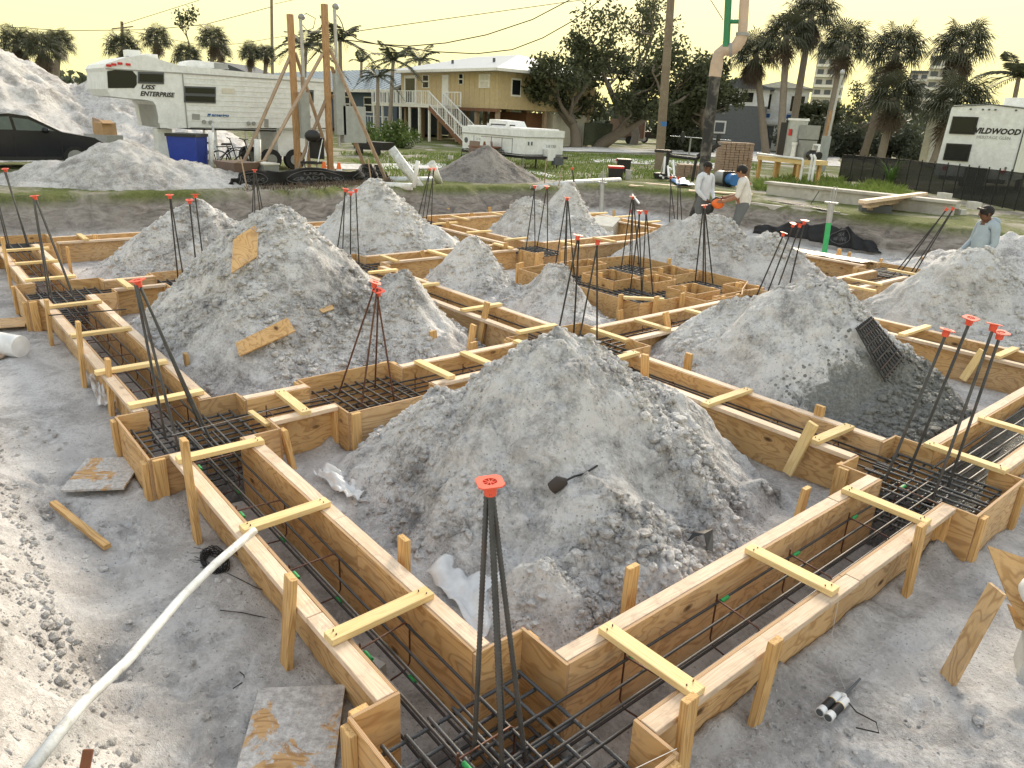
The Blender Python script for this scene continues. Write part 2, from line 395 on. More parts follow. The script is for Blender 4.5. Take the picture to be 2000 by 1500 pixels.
def ground_h(x, y):
    d = pit_edge(x, y)
    top = STREET+fbm(x*.12, y*.12, 3)*.25*sst(16, 30, np.hypot(x, y))
    # spoil bank the photographer stands on, falling away to the far left
    bank = (.3+.5*sst(-7, -2, x))*sst(.75, -.5, y)+.2*sst(.6, .2, y+.3*fbm(x*1.6, y*1.6, 3))
    top = np.where(y < 1.2, PIT+.12+bank*1.35*sst(-13.5, -9, x)+sst(-14, -17, x)*.78, top)
    s = np.where((y < 1.5) & (x > -16), sst(-1.3, .25, d), sst(-.35, .55, d))
    h = top*(1-s)+PIT*s
    h = h+.06*fbm(x*1.3, y*1.3, 4)+.03*fbm(x*5, y*5, 3)
    rough = (1-s)*.8+.2
    return h, s, rough
def ax(segs):
    out = [segs[0][0]]
    for a, b, st in segs:
        n = max(1, int(round((b-a)/st))); out += list(np.linspace(a, b, n+1)[1:])
    return np.array(out)
xs = ax([(-900, -300, 60), (-300, -100, 20), (-100, -40, 3), (-40, -20, .6), (-20, -16, .12), (-16, -7, .07), (-7, .4, .028), (.4, 3, .15), (3, 20, 1.5), (20, 200, 30)])
ys = ax([(-200, -20, 30), (-20, -3, 1.5), (-3, -.6, .12), (-.6, 4.2, .028), (4.2, 10, .06), (10, 20.5, .09), (20.5, 40, .6), (40, 100, 3), (100, 300, 20), (300, 900, 60)])
X, Y = np.meshgrid(xs, ys, indexing='ij')
H_, S_, RG = ground_h(X, Y)
near = sst(9, 4, np.hypot(X+2, Y-1))
H_ = H_ + near*(.1*lumps(X, Y, 3.6)*RG**1.3*sst(.3, .6, vnoise(X*1.3+4, Y*1.3)+.1)+.07*lumps(X+3, Y+7, 8)*RG**1.2*sst(.35, .6, vnoise(X*2+9, Y*2))+.03*lumps(X+1, Y+2, 17)*RG+.026*lumps(X+9, Y+4, 14)*(.3+RG*.7)*sst(.42, .6, vnoise(X*1.1, Y*1.1)+.16*RG)+.008*fbm(X*26, Y*26, 2))
H_ = H_ + sst(22, 9, np.hypot(X, Y))*.02*fbm(X*3, Y*3, 3)
H_ = H_ + (1-S_)*S_*4*(.28*lumps(X, Y, 1.3)+.14*lumps(X+4, Y, 3))*(np.hypot(X, Y) > 12)*(np.hypot(X, Y) < 40)
# sand pushed up against the forms, and boot prints
for (x0, x1, y0, y1, d) in CUTS:
    if x0 > -7.5 and y1 < 10:
        dd = np.hypot(np.maximum(np.maximum(x0-X, X-x1), 0), np.maximum(np.maximum(y0-Y, Y-y1), 0)); H_ = H_+.075*np.exp(-(np.maximum(dd-.06, 0)/.09)**2)*vnoise(X*3.3, Y*3.3)*(.4+vnoise(X*11, Y*11))
rf_ = np.random.RandomState(21)
for i in range(95):
    if i < 40: fx_, fy_ = -6.5+5.5*rf_.rand(), .35+.65*rf_.rand()
    elif i < 70: fx_, fy_ = -1.15+1.2*rf_.rand(), 2.2+4.5*rf_.rand()
    else: fx_, fy_ = -5.2+3.0*rf_.rand(), 2.1+3.2*rf_.rand()
    a_ = rf_.rand()*6.28; m = (abs(X-fx_) < .3) & (abs(Y-fy_) < .3); u_ = (X[m]-fx_)*math.cos(a_)+(Y[m]-fy_)*math.sin(a_); v_ = -(X[m]-fx_)*math.sin(a_)+(Y[m]-fy_)*math.cos(a_)
    q_ = (u_/.15)**2+(v_/(.055-.012*np.sign(u_)))**2; H_[m] += -.032*np.exp(-q_**2)+.016*np.exp(-((q_-1.7)/.6)**2)+.004*np.sin(u_*150)*np.exp(-q_**2)
# hollow scoured in the bank by the pipe
H_ -= .16*np.exp(-(((X+3.75)/.16)**2+((Y-.42)/.12)**2))
for (x0, x1, y0, y1, d) in CUTS:
    m = (X > x0-.012) & (X < x1+.012) & (Y > y0-.012) & (Y < y1+.012)
    H_ = np.where(m, np.minimum(H_, d+.02*fbm(X*4, Y*4, 2)+.012*lumps(X, Y, 11)), H_)
gm_ = NT('ground')
def build_ground_mat(t):
    p = t.pos()
    big = t.noise(p, .9, 4, .6, .3); med = t.noise(p, 4.5, 6, .7, .4); fine = t.noise(p, 34, 5, .75); grit = t.noise(p, 160, 2)
    f = t.math('ADD', t.math('MULTIPLY', big, .34), t.math('ADD', t.math('MULTIPLY', med, .40), t.math('MULTIPLY', fine, .30)))
    c = t.ramp(f, [(.43, (.385, .37, .365)), (.5, (.575, .56, .555)), (.575, (.77, .755, .75))])
    c = t.mix(t.math('MULTIPLY', t.rampf(t.noise(p, 1.3, 6, .7, .5), .5, .62), .45), c, (.44, .42, .415))
    sh = t.vor(p, 50); shc = t.vor(p, 50, out=1); sx = t.n('SeparateColor'); t.t.links.new(shc, sx.inputs[0])
    c = t.mix(t.math('MULTIPLY', t.math('MULTIPLY', t.math('LESS_THAN', sh, .2), t.math('GREATER_THAN', sx.outputs[0], .9)), .8), c, (.8, .78, .74))
    c = t.mix(t.math('MULTIPLY', t.math('MULTIPLY', t.math('LESS_THAN', sh, .3), t.math('LESS_THAN', sx.outputs[1], .12)), .5), c, (.12, .11, .1))
    # street level: thin grass over sandy soil; cut faces show darker, damp soil
    z = t.n('SeparateXYZ'); t.t.links.new(p, z.inputs[0])
    dist = t.n('VectorMath', operation='LENGTH'); t.t.links.new(p, dist.inputs[0])
    far = t.rampf(dist.outputs['Value'], 16, 19)
    gr = t.noise(p, .33, 6, .7, .6); gf = t.noise(p, 12, 5, .8)
    grass = t.mix(t.rampf(gf, .3, .7), (.075, .1, .03), (.2, .215, .075))
    soil = t.mix(t.rampf(t.noise(p, 2, 6, .7), .35, .65), (.3, .265, .22), (.5, .465, .42))
    st = t.mix(t.rampf(gr, .4, .52), soil, grass)
    cutc = t.mix(t.rampf(t.noise(t.scale(p, (1, 1, 3)), 2.2, 7, .72, .8), .38, .66), (.17, .15, .135), (.42, .385, .36))
    up = t.rampf(t.math('ADD', z.outputs[2], t.math('MULTIPLY', t.math('SUBTRACT', gr, .5), .2)), .22, .42)
    c2 = t.mix(t.math('MULTIPLY', t.rampf(z.outputs[2], -.36, -.2), far), c, cutc)
    c2 = t.mix(t.math('MULTIPLY', up, far), c2, st)
    h = t.math('ADD', t.math('MULTIPLY', med, .4), t.math('ADD', t.math('MULTIPLY', fine, .5), t.math('MULTIPLY', grit, .2)))
    t.fin(c2, .95, t.bump(h, 1.0, .06), Specular_IOR_Level=.15)
build_ground_mat(gm_)
kind(grid_obj('ground', X, Y, H_, 'ground'), 'structure')
def gz(x, y):
    "ground height at a point"
    return float(ground_h(np.array([float(x)]), np.array([float(y)]))[0][0])
# ---------------------------------------------------------------- sand heaps
HEAPS = {}
def heap(label, lobes, step, mat, base=PIT, rough=1.0, name='sand_pile', group='sand piles between the footing forms', pw=1.0, seed=0, bounds=None, warp=.25):
    x0 = min(l[0]-max(l[2], l[3])*1.15 for l in lobes); x1 = max(l[0]+max(l[2], l[3])*1.15 for l in lobes)
    y0 = min(l[1]-max(l[2], l[3])*1.15 for l in lobes); y1 = max(l[1]+max(l[2], l[3])*1.15 for l in lobes)
    X, Y = np.meshgrid(np.arange(x0, x1, step), np.arange(y0, y1, step), indexing='ij')
    ox, oy = X+seed*3.7, Y-seed*5.1
    wx = X+warp*fbm(ox*1.1, oy*1.1, 3); wy = Y+warp*fbm(oy*1.1+30, ox*1.1, 3)
    Z = np.full(X.shape, -1.0)
    for l in lobes:
        cx, cy, rx, ry, h = l[:5]; a = l[5] if len(l) > 5 else 0.0
        u = (wx-cx)*math.cos(a)+(wy-cy)*math.sin(a); v = -(wx-cx)*math.sin(a)+(wy-cy)*math.cos(a)
        d = np.sqrt((u/rx)**2+(v/ry)**2); tip = l[6] if len(l) > 6 else .12
        cone = 1-(np.sqrt(d*d+tip*tip)-tip)/(math.sqrt(1+tip*tip)-tip)
        cone = np.where(cone > 0, cone*(.78+.22*cone)**pw, cone)
        Z = np.maximum(Z, cone*h)
    k = np.clip(Z/.35, 0, 1)
    amp = np.clip(Z/.12, 0, 1)*rough
    Z = Z+amp*(.16*fbm(ox*1.7, oy*1.7, 4)+.055*fbm(ox*6, oy*6, 3)+(.11*lumps(ox, oy, 3.4)+.075*lumps(ox+5, oy+8, 7.5))*sst(.33, .6, vnoise(ox*1.4, oy*1.4)+.15)
                +.036*lumps(ox+2, oy+3, 17)*sst(.36, .56, vnoise(ox*2.1+5, oy*2.1))+.007*fbm(ox*38, oy*38, 2))
    Z = Z-amp*.085
    # gullies running down the slope
    ang = np.arctan2(Y-lobes[0][1], X-lobes[0][0])
    Z = Z-amp*.05*np.clip(fbm(ang*5+seed, np.hypot(X-lobes[0][0], Y-lobes[0][1])*.7, 3)+.05, 0, 1)
    for (a, b, c, d, _) in CUTS:      # the forms hold the sand back
        if b < x0 or a > x1 or d < y0 or c > y1: continue
        dd = np.hypot(np.maximum(np.maximum(a-X, X-b), 0), np.maximum(np.maximum(c-Y, Y-d), 0))
        if base < 0: Z = np.where(dd < .022, -1, np.minimum(Z, .24+1.25*dd))
    drop = Z < -.06
    o = grid_obj(name, X, Y, base+np.maximum(Z, -.1), mat, drop)
    tag(o, label, 'sand pile', group); HEAPS[label] = np.array([v.co[:] for v in o.data.vertices]) if step < .05 else None; base_of(o, (lobes[0][0], lobes[0][1], base)); return o
heap('big clumpy grey sand pile in the near footing bay', [(-3.98, 3.95, 1.68, 1.7, 1.27, 0, .34), (-3.05, 3.5, 1.1, 1.2, .62, 0, .3), (-4.55, 3.3, 1.05, 1.05, .8, 0, .3), (-3.7, 4.75, 1.15, .95, .8, 0, .3), (-3.5, 3.0, .9, .8, .5, 0, .4)], .0145, 'sand', seed=1, rough=.9)
heap('small low mound of loose sand inside the nearest form corner', [(-2.62, 2.62, .5, .42, .4, .6), (-2.95, 2.95, .5, .5, .2)], .012, 'sand', seed=4, rough=.8)
heap('tall sand pile with two plywood offcuts resting on its side', [(-8.95, 3.68, 2.25, 1.95, 1.7, .3, .16), (-7.75, 4.75, 1.3, 1.05, 1.02, 0, .14), (-8.3, 3.1, 1.6, 1.3, 1.0), (-9.3, 4.3, 1.3, 1.3, 1.0)], .022, 'sand', seed=2, rough=.8)
heap('low sand pile beside the far left footing', [(-13.75, 4.15, 1.75, 1.95, 1.3, 0, .14), (-13.4, 5.2, 1.4, 1.5, .8)], .035, 'sand', seed=3, rough=.8)
heap('pale sand pile with a blunt top at the back of the site', [(-13.8, 7.85, 1.95, 1.5, 1.6, 0, .3), (-13.9, 8.4, 1.5, 1.3, 1.25, 0, .2), (-12.9, 8.5, 1.6, 1.3, .75)], .035, 'sand_white', seed=5, rough=.9, pw=.6)
heap('pale twin peaked sand pile in front of the cut bank', [(-13.5, 13.15, 1.25, 1.1, 1.42, 0, .1), (-13.7, 12.0, 1.3, 1.1, 1.1, 0, .25), (-12.7, 12.6, 1.7, 1.6, .75)], .04, 'sand_white', seed=6, rough=.9, pw=.8)
heap('small pointed sand pile left of the stepped footing', [(-9.75, 7.3, 1.15, 1.0, 1.0, 0, .16), (-9.1, 7.2, 1.3, .8, .5), (-10.2, 7.6, .8, .8, .55)], .028, 'sand', seed=7, rough=.8)
heap('rounded sand pile in front of the stepped footing', [(-7.95, 7.62, .95, .8, .8, 0, .3), (-7.5, 7.4, 1.0, .9, .5), (-8.5, 7.3, .9, .8, .4)], .025, 'sand', seed=8, rough=.7, pw=.8)
heap('wide sand pile in front of the two talking workers', [(-9.0, 12.75, 2.2, 1.7, 1.22, 0, .3), (-7.9, 13.1, 1.9, 1.6, .95), (-9.5, 12.4, 1.6, 1.4, 1.05)], .04, 'sand_warm', seed=9, rough=.8)
heap('bright sand pile splashed with wet concrete on its right side', [(-3.98, 7.98, 1.85, 1.72, 1.36, 0, .28), (-4.65, 7.9, 1.6, 1.5, .95, 0, .3), (-3.0, 7.7, 1.4, 1.3, .6)], .018, 'sand_splashed', seed=10, rough=.85)
heap('broad pale sand pile the worker in khaki trousers stands behind', [(-3.9, 12.5, 1.7, 1.55, 1.36, 0, .25), (-2.6, 12.4, 1.8, 1.6, 1.05), (-4.6, 12.1, 1.3, 1.3, .6)], .03, 'sand_white', seed=11, rough=.85)
heap('long grey spoil heap rising at the right edge', [(-1.3, 18.6, 4.8, 3.4, 2.9, 0, .2), (-4.8, 17.6, 2.8, 1.9, 1.05), (1.5, 19.5, 5, 4, 3.3)], .07, 'sand', seed=12, rough=1.3)
heap('sand mound on the verge in front of the camper', [(-21.0, 4.75, 2.3, 2.5, 1.12, 0, .25), (-20.6, 6.3, 1.9, 1.9, .65), (-21.3, 3.2, 1.8, 1.6, .62)], .06, 'sand_warm', base=.42, seed=13, rough=.9, group='sand heaps along the street')
heap('huge pale sand heap behind the dark car and camper', [(-39, 2.5, 11, 8.5, 4.35, 0, .5), (-38.5, -6, 12, 10, 4.7, 0, .5), (-36, 8.2, 8, 6, 2.9)], .16, 'sand_warm', base=.42, seed=14, rough=2.2, group='sand heaps along the street')
heap('dark grey soil mound with a pipe stub in front of the pop up trailer', [(-20.3, 15.75, 2.0, 2.2, 1.12, 0, .1)], .05, 'sand_dark', base=.42, seed=15, rough=.5, group='sand heaps along the street')
# loose clods and pebbles
def clods(name, n, fx, fy, smin, smax, zfun, mat, seed):
    rs = np.random.RandomState(seed); ico = bmesh.new(); bmesh.ops.create_icosphere(ico, subdivisions=1, radius=1)
    V0 = np.array([v.co[:] for v in ico.verts]); F0 = np.array([[v.index for v in f.verts] for f in ico.faces]); ico.free()
    VV = []; FF = []; b = 0
    for i in range(n):
        x = fx[0]+(fx[1]-fx[0])*rs.rand(); y = fy[0]+(fy[1]-fy[0])*rs.rand()
        z = zfun(x, y)
        if z is None: continue
        s = smin*(smax/smin)**(rs.rand()**2.4)
        V = V0*(1+.5*(rs.rand(len(V0), 1)-.5))*s*np.array([1, .6+.5*rs.rand(), .45+.4*rs.rand()]); a = rs.rand()*6.28
        c, q = math.cos(a), math.sin(a); V = V @ np.array([[c, -q, 0], [q, c, 0], [0, 0, 1]])
        VV.append(V+[x, y, z+s*.15]); FF.append(F0+b); b += len(V0)
    me = bpy.data.meshes.new(name); me.from_pydata(np.vstack(VV).tolist(), [], np.vstack(FF).tolist()); me.materials.append(MATS[mat])
    o = bpy.data.objects.new(name, me); COL.objects.link(o); o['kind'] = 'stuff'; return o
def zpit(x, y):
    for (a, b, c, d, _) in CUTS:
        if a-.13 < x < b+.13 and c-.13 < y < d+.13: return None
    return gz(x, y)
def heap_clods(label, n, smin, smax, seed, mat, name='sand_clods'):
    rs = np.random.RandomState(seed); ico = bmesh.new(); bmesh.ops.create_icosphere(ico, subdivisions=1, radius=1)
    V0 = np.array([v.co[:] for v in ico.verts]); F0 = np.array([[v.index for v in f.verts] for f in ico.faces]); ico.free()
    P = HEAPS[label]; P = P[(P[:, 2] > PIT+.02)]; P = P[vnoise(P[:, 0]*1.6+seed, P[:, 1]*1.6)+.25*vnoise(P[:, 0]*6, P[:, 1]*6) > .55]; P = P[rs.randint(0, len(P), n)]
    s = smin*(smax/smin)**(rs.rand(n)**3.2); a = rs.rand(n)*6.28; c, q = np.cos(a), np.sin(a); D = np.stack([np.ones(n), .55+.5*rs.rand(n), .5+.4*rs.rand(n)], 1)
    V = V0[None]*(1+.55*(rs.rand(n, len(V0), 1)-.5))*s[:, None, None]*D[:, None]; V = np.stack([V[..., 0]*c[:, None]-V[..., 1]*q[:, None], V[..., 0]*q[:, None]+V[..., 1]*c[:, None], V[..., 2]], -1)+P[:, None]+np.stack([rs.rand(n)*.02, rs.rand(n)*.02, s*.2], 1)[:, None]
    F = (F0[None]+np.arange(n)[:, None, None]*len(V0)).reshape(-1, 3)
    me = bpy.data.meshes.new(name); me.from_pydata(V.reshape(-1, 3).tolist(), [], F.tolist()); me.materials.append(MATS[mat]); o = bpy.data.objects.new(name, me); COL.objects.link(o); o['kind'] = 'stuff'; o['label'] = 'crumbled clods over the '+' '.join(label.split()[:6])
for (lb, n, a_, b_, mt_) in [('low sand', 1800, .016, .06, 'sand'), ('pale sand', 2200, .016, .07, 'sand_white'), ('pale twin', 1800, .018, .07, 'sand_white'), ('wide sand', 2600, .018, .07, 'sand_warm'), ('broad pale', 2600, .016, .06, 'sand_white'), ('big clumpy', 6500, .006, .055, 'sand'), ('small low', 900, .008, .035, 'sand'), ('tall sand', 6500, .012, .06, 'sand'), ('bright sand', 5000, .012, .06, 'sand_splashed'), ('rounded sand', 1500, .012, .045, 'sand'), ('small pointed', 1500, .014, .05, 'sand')]:
    heap_clods([q for q in HEAPS if q.startswith(lb)][0], n, a_, b_, 3, mt_)
def zbank(x, y):
    return gz(x, y)+.03 if random.random() < (.9 if y < .35 else .1) and vnoise(np.array([x*1.7]), np.array([y*1.7]))[0] > .42 else None
ob = clods('bank_clods', 8500, (-7.5, -1.2), (-.5, .8), .006, .036, zbank, 'sand_warm', 9); ob['label'] = 'crumbled lumps on the spoil bank at lower left'
ob = clods('sand_clods', 5200, (-7, .2), (-.5, 4.2), .006, .035, zpit, 'sand', 5)
ob['label'] = 'loose crumbs and clods of sand scattered on the ground'
# ---------------------------------------------------------------- footing forms
FORMS = {}
def jit(a): return random.uniform(-a, a)
def form_run(key, label, axis, c0, c1, a0, a1, zb=-.57, sides=(1, 1), plates=(1, 1), lens=2.44, group='beam forms of the footing grid', dz=0.0):
    "two plywood walls on edge with a flat two-by-four along the top of each; axis is the way the run goes"
    mid = (c0+c1)/2
    def P(a, c, z): return (a, c, z) if axis == 'x' else (c, a, z)
    t = thing('beam_form', label, 'formwork', P((a0+a1)/2, mid, zb), group); FORMS[key] = (t, axis, c0, c1)
    for k, (c, sgn) in enumerate(((c0, -1), (c1, 1))):
        if not sides[k]: continue
        a = a0; first = True
        while a < a1-.02:
            L = lens if not first else lens*(.45+.5*random.random()); first = False
            b = min(a+L, a1)
            if a1-b < .3: b = a1
            y = c+sgn*.0095
            board('side_panel', t, P(a+.0015, y, (zb-.004)/2+jit(.0015)), P(b-.0015, y, (zb-.004)/2), .019, -zb-.004, 'ply' if random.random() < .75 else 'ply_old', edge=True, bev=.0012)
            a = b
        if not plates[k]: continue
        a = a0; first = True
        while a < a1-.02:
            L = 3.6 if not first else 3.6*(.3+.6*random.random()); first = False
            b = min(a+L, a1)
            if a1-b < .4: b = a1
            y = c+sgn*(.019+.0015+.0445+jit(.002))
            board('top_plate', t, P(a+.002, y, -.019+jit(.002)), P(b-.002, y+jit(.003), -.019+jit(.002)), .089, .038, 'plate')
            a = b
    return t
def pad_form(key, label, x0, x1, y0, y1, gaps=(), zb=-.76, top=-.006, group='square pad forms at the footing joints', cleats=True, only=None):
    "plywood box round a column pad; gaps = runs that open into it: (side, lo, hi)"
    t = thing('pad_form', label, 'formwork', ((x0+x1)/2, (y0+y1)/2, zb), group); FORMS[key] = (t, 'x', y0, y1)
    for side in 'wens':
        if only and side not in only: continue
        ax_ = 'y' if side in 'we' else 'x'; lo, hi = (y0, y1) if ax_ == 'y' else (x0, x1)
        c = {'w': x0, 'e': x1, 's': y0, 'n': y1}[side]; sg = -1 if side in 'ws' else 1
        cuts = sorted([(g[1], g[2]) for g in gaps if g[0] == side]); segs = []; a = lo-(.019 if ax_ == 'x' else 0)
        e = hi+(.019 if ax_ == 'x' else 0)
        for g in cuts: segs.append((a, g[0])); a = g[1]
        segs.append((a, e))
        for (a, b) in segs:
            if b-a < .03: continue
            P = (lambda u, z: (c+sg*.0095, u, z)) if ax_ == 'y' else (lambda u, z: (u, c+sg*.0095, z))
            z0 = (zb+top)/2+jit(.004)
            board('side_panel', t, P(a, z0), P(b, z0), .019, top-zb, 'ply' if random.random() < .7 else 'ply_old', edge=True, bev=.0012)
            if cleats:
                us = [a+.05] if b-a < .5 else [a+.05, b-.05]
                for u in us:
                    w = .022+.02; q = P(u, 0)
                    px, py = (c+sg*(.019+.0205), u) if ax_ == 'y' else (u, c+sg*(.019+.0205))
                    board('cleat', t, (px, py, -.55), (px, py, top-.004-random.random()*.03), .089, .038, 'stake', up=(1, 0, 0) if ax_ == 'y' else (0, 1, 0))
    return t
W1, W2 = L1[0]-.02, L1[1]+.02
A = .0
# pads first (name, box, openings)
pad_form('P0', 'plywood pad form at the nearest corner, in the foreground', -2.29, -1.31, 1.14, 2.12, [('w', 1.38, 1.81), ('n', -1.96, -1.53)], top=-.004)
pad_form('P1', 'plywood pad form on the left run with leaning dowels tied under one cap', -6.38, -5.42, 1.14, 2.13, [('w', 1.38, 1.81), ('e', 1.38, 1.81), ('n', -6.16, -5.67)])
pad_form('P4', 'pad form farther up the left run, beside a sheet of plywood on the ground', -12.02, -11.0, 1.15, 2.18, [('w', 1.38, 1.81), ('e', 1.38, 1.81), ('n', -11.73, -11.24)])
pad_form('P5', 'pad form at the far left corner of the footing', -16.5, -15.4, 1.2, 2.2, [('e', 1.38, 1.81), ('n', -15.98, -15.5)])
pad_form('P2', 'pad form with rusty brown dowels between the two big sand piles', -6.41, -5.41, 2.77, 3.78, [('s', -6.16, -5.67), ('n', -6.16, -5.67)])
pad_form('P6', 'pad form at the middle crossing just behind the near sand pile', -6.46, -5.3, 5.45, 6.69, [('s', -6.16, -5.67), ('n', -6.16, -5.67), ('w', 5.78, 6.22), ('e', 5.78, 6.22)])
pad_form('P7', 'pad form right of the tall sand pile with three red caps above', -12.1, -10.9, 5.42, 6.46, [('e', 5.78, 6.22), ('n', -11.73, -11.24), ('s', -11.73, -11.24)])
pad_form('P3', 'right hand pad form where the fresh concrete begins', -2.28, -1.3, 5.5, 6.46, [('w', 5.78, 6.22), ('s', -1.96, -1.53), ('n', -1.96, -1.53)])
pad_form('P8', 'pad form behind the tilted red cap on the left', -12.05, -10.95, 2.9, 3.9, [('s', -11.73, -11.24), ('n', -11.73, -11.24)])
pad_form('P9', 'far pad form below the dark soil mound', -15.95, -14.85, 9.6, 10.6, [('e', 9.86, 10.28), ('n', -15.98, -15.5), ('s', -15.98, -15.5)])
pad_form('P10', 'far pad form in front of the twin peaked pile', -11.8, -10.7, 9.6, 10.6, [('w', 9.86, 10.28), ('n', -11.5, -10.98), ('s', -11.6, -11.1), ('e', 9.86, 10.28)])
pad_form('P12', 'pad form right of the stepped footing, below four leaning dowels', -6.5, -5.35, 9.7, 10.8, [('n', -6.16, -5.67), ('e', 10.06, 10.5)])
pad_form('P13', 'pad form at the back right beside the concrete filled run', -6.6, -5.4, 14.5, 15.6, [('w', 14.95, 15.42), ('s', -6.16, -5.67)])
pad_form('P14', 'pad form at the back, behind the wide sand pile', -12.0, -11.0, 14.6, 15.6, [('w', 14.95, 15.42), ('e', 14.95, 15.42)])
# runs
form_run('L1a', 'left beam form nearest the camera, between the corner pad and the second pad', 'x', *L1, -5.4, -2.31)
form_run('L1b', 'left beam form past the pad with leaning dowels', 'x', *L1, -10.98, -6.4)
form_run('L1c', 'left beam form running to the far left corner', 'x', *L1, -15.38, -12.04)
form_run('R1a', 'right foreground beam form beside the caulk cartridge', 'y', *R1, 2.14, 5.48)
form_run('R1b', 'beam form at the right edge already filled with wet concrete', 'y', *R1, 6.48, 9.9)
form_run('R2a', 'short beam form between the two left pads', 'y', *R2, 2.15, 2.75)
form_run('R2b', 'beam form partly hidden by the near sand pile', 'y', *R2, 3.8, 5.43)
form_run('R2c', 'beam form from the middle crossing toward the stepped footing', 'y', *R2, 6.71, 9.68)
form_run('R2d', 'beam form between two pale sand piles at the right rear', 'y', *R2, 10.82, 14.48)
form_run('L2a', 'central beam form along the right side of the near sand pile', 'x', *L2, -5.28, -2.3)
form_run('L2b', 'central beam form along the right side of the tall sand pile', 'x', *L2, -10.88, -6.48)
form_run('R3a', 'short beam form leading right from the second left pad', 'y', *R3, 2.2, 2.88)
form_run('R3b', 'beam form behind the tall sand pile', 'y', *R3, 3.92, 5.4)
form_run('R3c', 'beam form behind the small pointed sand pile', 'y', *R3, 6.48, 9.58)
form_run('R4a', 'back beam form from the far left corner', 'y', *R4, 2.22, 9.58)
form_run('R4b', 'back beam form below the dark soil mound', 'y', *R4, 10.62, 14.6)
form_run('L3a', 'rear beam form from the back run to the twin peaked pile', 'x', *L3, -14.83, -11.82)
form_run('L3b', 'beam form at the right rear beyond the splashed pile', 'x', *L3R, -5.33, -1.9)
form_run('R5', 'short beam form at the back crossing', 'y', -11.5, -10.98, 10.62, 14.0)
form_run('L4a', 'back beam form behind the twin peaked pile', 'x', *L4, -15.0, -12.02)
form_run('L4b', 'back beam form in front of the two talking workers', 'x', *L4, -10.98, -6.62)
# ---------------------------------------------------------------- cross ties, stakes
def near_form(x, y):
    best = None; bd = 9e9
    for k, (t, axis, c0, c1) in FORMS.items():
        for ch in t.children:
            p = t.location+ch.matrix_basis.translation; L = ch.dimensions[0]/2 if False else 0
            d = (p.x-x)**2+(p.y-y)**2
            if d < bd: bd = d; best = t
    return best
def tie(form, ax_, ay, bx, by, w=.089, z=.002, mat='stud', th=.038):
    t = FORMS[form][0]; a = G(ax_, ay, z+th); b = G(bx, by, z+th); a[2] = b[2] = z+th/2
    d = b-a; axis = FORMS[form][1]
    # square it up with the run, keep its length and middle, leave a little skew
    L = min(1.0, max(.5, np.linalg.norm(d))); mid = (a+b)/2; k = jit(.035)
    u = np.array([k, 1, 0]) if axis == 'x' else np.array([1, k, 0])
    if np.linalg.norm(d) and abs(d[1 if axis == 'x' else 0])/np.linalg.norm(d) < .9: u = d/np.linalg.norm(d)
    board('cross_tie', t, mid-u*L/2, mid+u*L/2, w, th, mat)
    if form in ('L1a', 'R1a', 'R1b', 'R2a', 'L2a'):
        pz = np.array([-u[1], u[0], 0])
        for s_ in (-1, 1):
            for e_ in (-1, 1):
                m = MB(); q = mid+u*s_*(L/2-.05+jit(.012))+pz*e_*(.02+jit(.006)); m.tube([q+[0, 0, th/2-.004], q+[jit(.003), jit(.003), th/2+.006+abs(jit(.006))]], .004, 6); m.obj('nail', 'rebar_rust', t)
def ties(form, *L):
    for q in L: tie(form, *q)
ties('L1a', (635, 1238, 845, 1155), (472, 1030, 640, 975), (345, 895, 512, 855))
ties('L1b', (248, 787, 398, 762), (185, 725, 325, 702), (140, 655, 252, 636), (95, 596, 198, 586))
ties('L1c', (48, 545, 148, 537), (30, 514, 112, 506), (8, 490, 90, 480))
ties('R1a', (1175, 1222, 1372, 1345), (1460, 1066, 1636, 1150), (1650, 950, 1815, 1018))
ties('R1b', (1806, 864, 1970, 915), (1916, 814, 2030, 846))
ties('R2a', (540, 762, 604, 802))
ties('R2b', (816, 702, 882, 734), (904, 690, 958, 704), (1008, 667, 1060, 680))
ties('R2c', (1158, 640, 1225, 663), (1244, 622, 1306, 642), (1344, 602, 1398, 619))
ties('R2d', (1654, 541, 1722, 555), (1664, 556, 1700, 566), (1735, 524, 1788, 534))
ties('L2a', (1376, 787, 1464, 758), (1592, 860, 1658, 828), (1180, 702, 1248, 687))
ties('L2b', (1010, 646, 1088, 633), (900, 603, 980, 592), (802, 557, 857, 552), (720, 530, 776, 525))
ties('R3a', (230, 544, 258, 560))
ties('R3c', (740, 498, 780, 508), (840, 487, 872, 499), (905, 482, 930, 490), (965, 474, 1000, 483))
ties('R4a', (152, 456, 170, 466), (430, 440, 450, 448), (648, 428, 664, 436))
ties('R4b', (886, 420, 910, 428), (964, 414, 980, 419))
ties('L3a', (845, 436, 893, 433), (914, 453, 958, 449), (986, 467, 1030, 463))
ties('L3b', (1762, 652, 1812, 634), (1944, 694, 1986, 678))
ties('R5', (1100, 470, 1130, 480), (1162, 462, 1200, 471))
ties('L4a', (1144, 417, 1184, 414), (1200, 423, 1236, 420), (1256, 434, 1286, 430))
def stake(form, tx, ty, bx=None, by=None, zt=.1, mat='stake', w=.04, t=.089, zb=None, pt=.0):
    "driven stake: top seen at (tx,ty), foot at (bx,by) on the ground, else straight down"
    par = FORMS[form][0]; axis = FORMS[form][1]
    if bx is not None:
        f = G(bx, by, PIT+.02 if zb is None else zb); top = AT(tx, ty, f)
    else:
        top = G(tx, ty, zt); f = top*1.0; f[2] = PIT
    d = (top-f); d /= np.linalg.norm(d); f = f-d*.16
    up = (1, 0, 0) if axis == 'y' else (0, 1, 0)
    board('stake', par, f, top, t, w, mat, up=up)
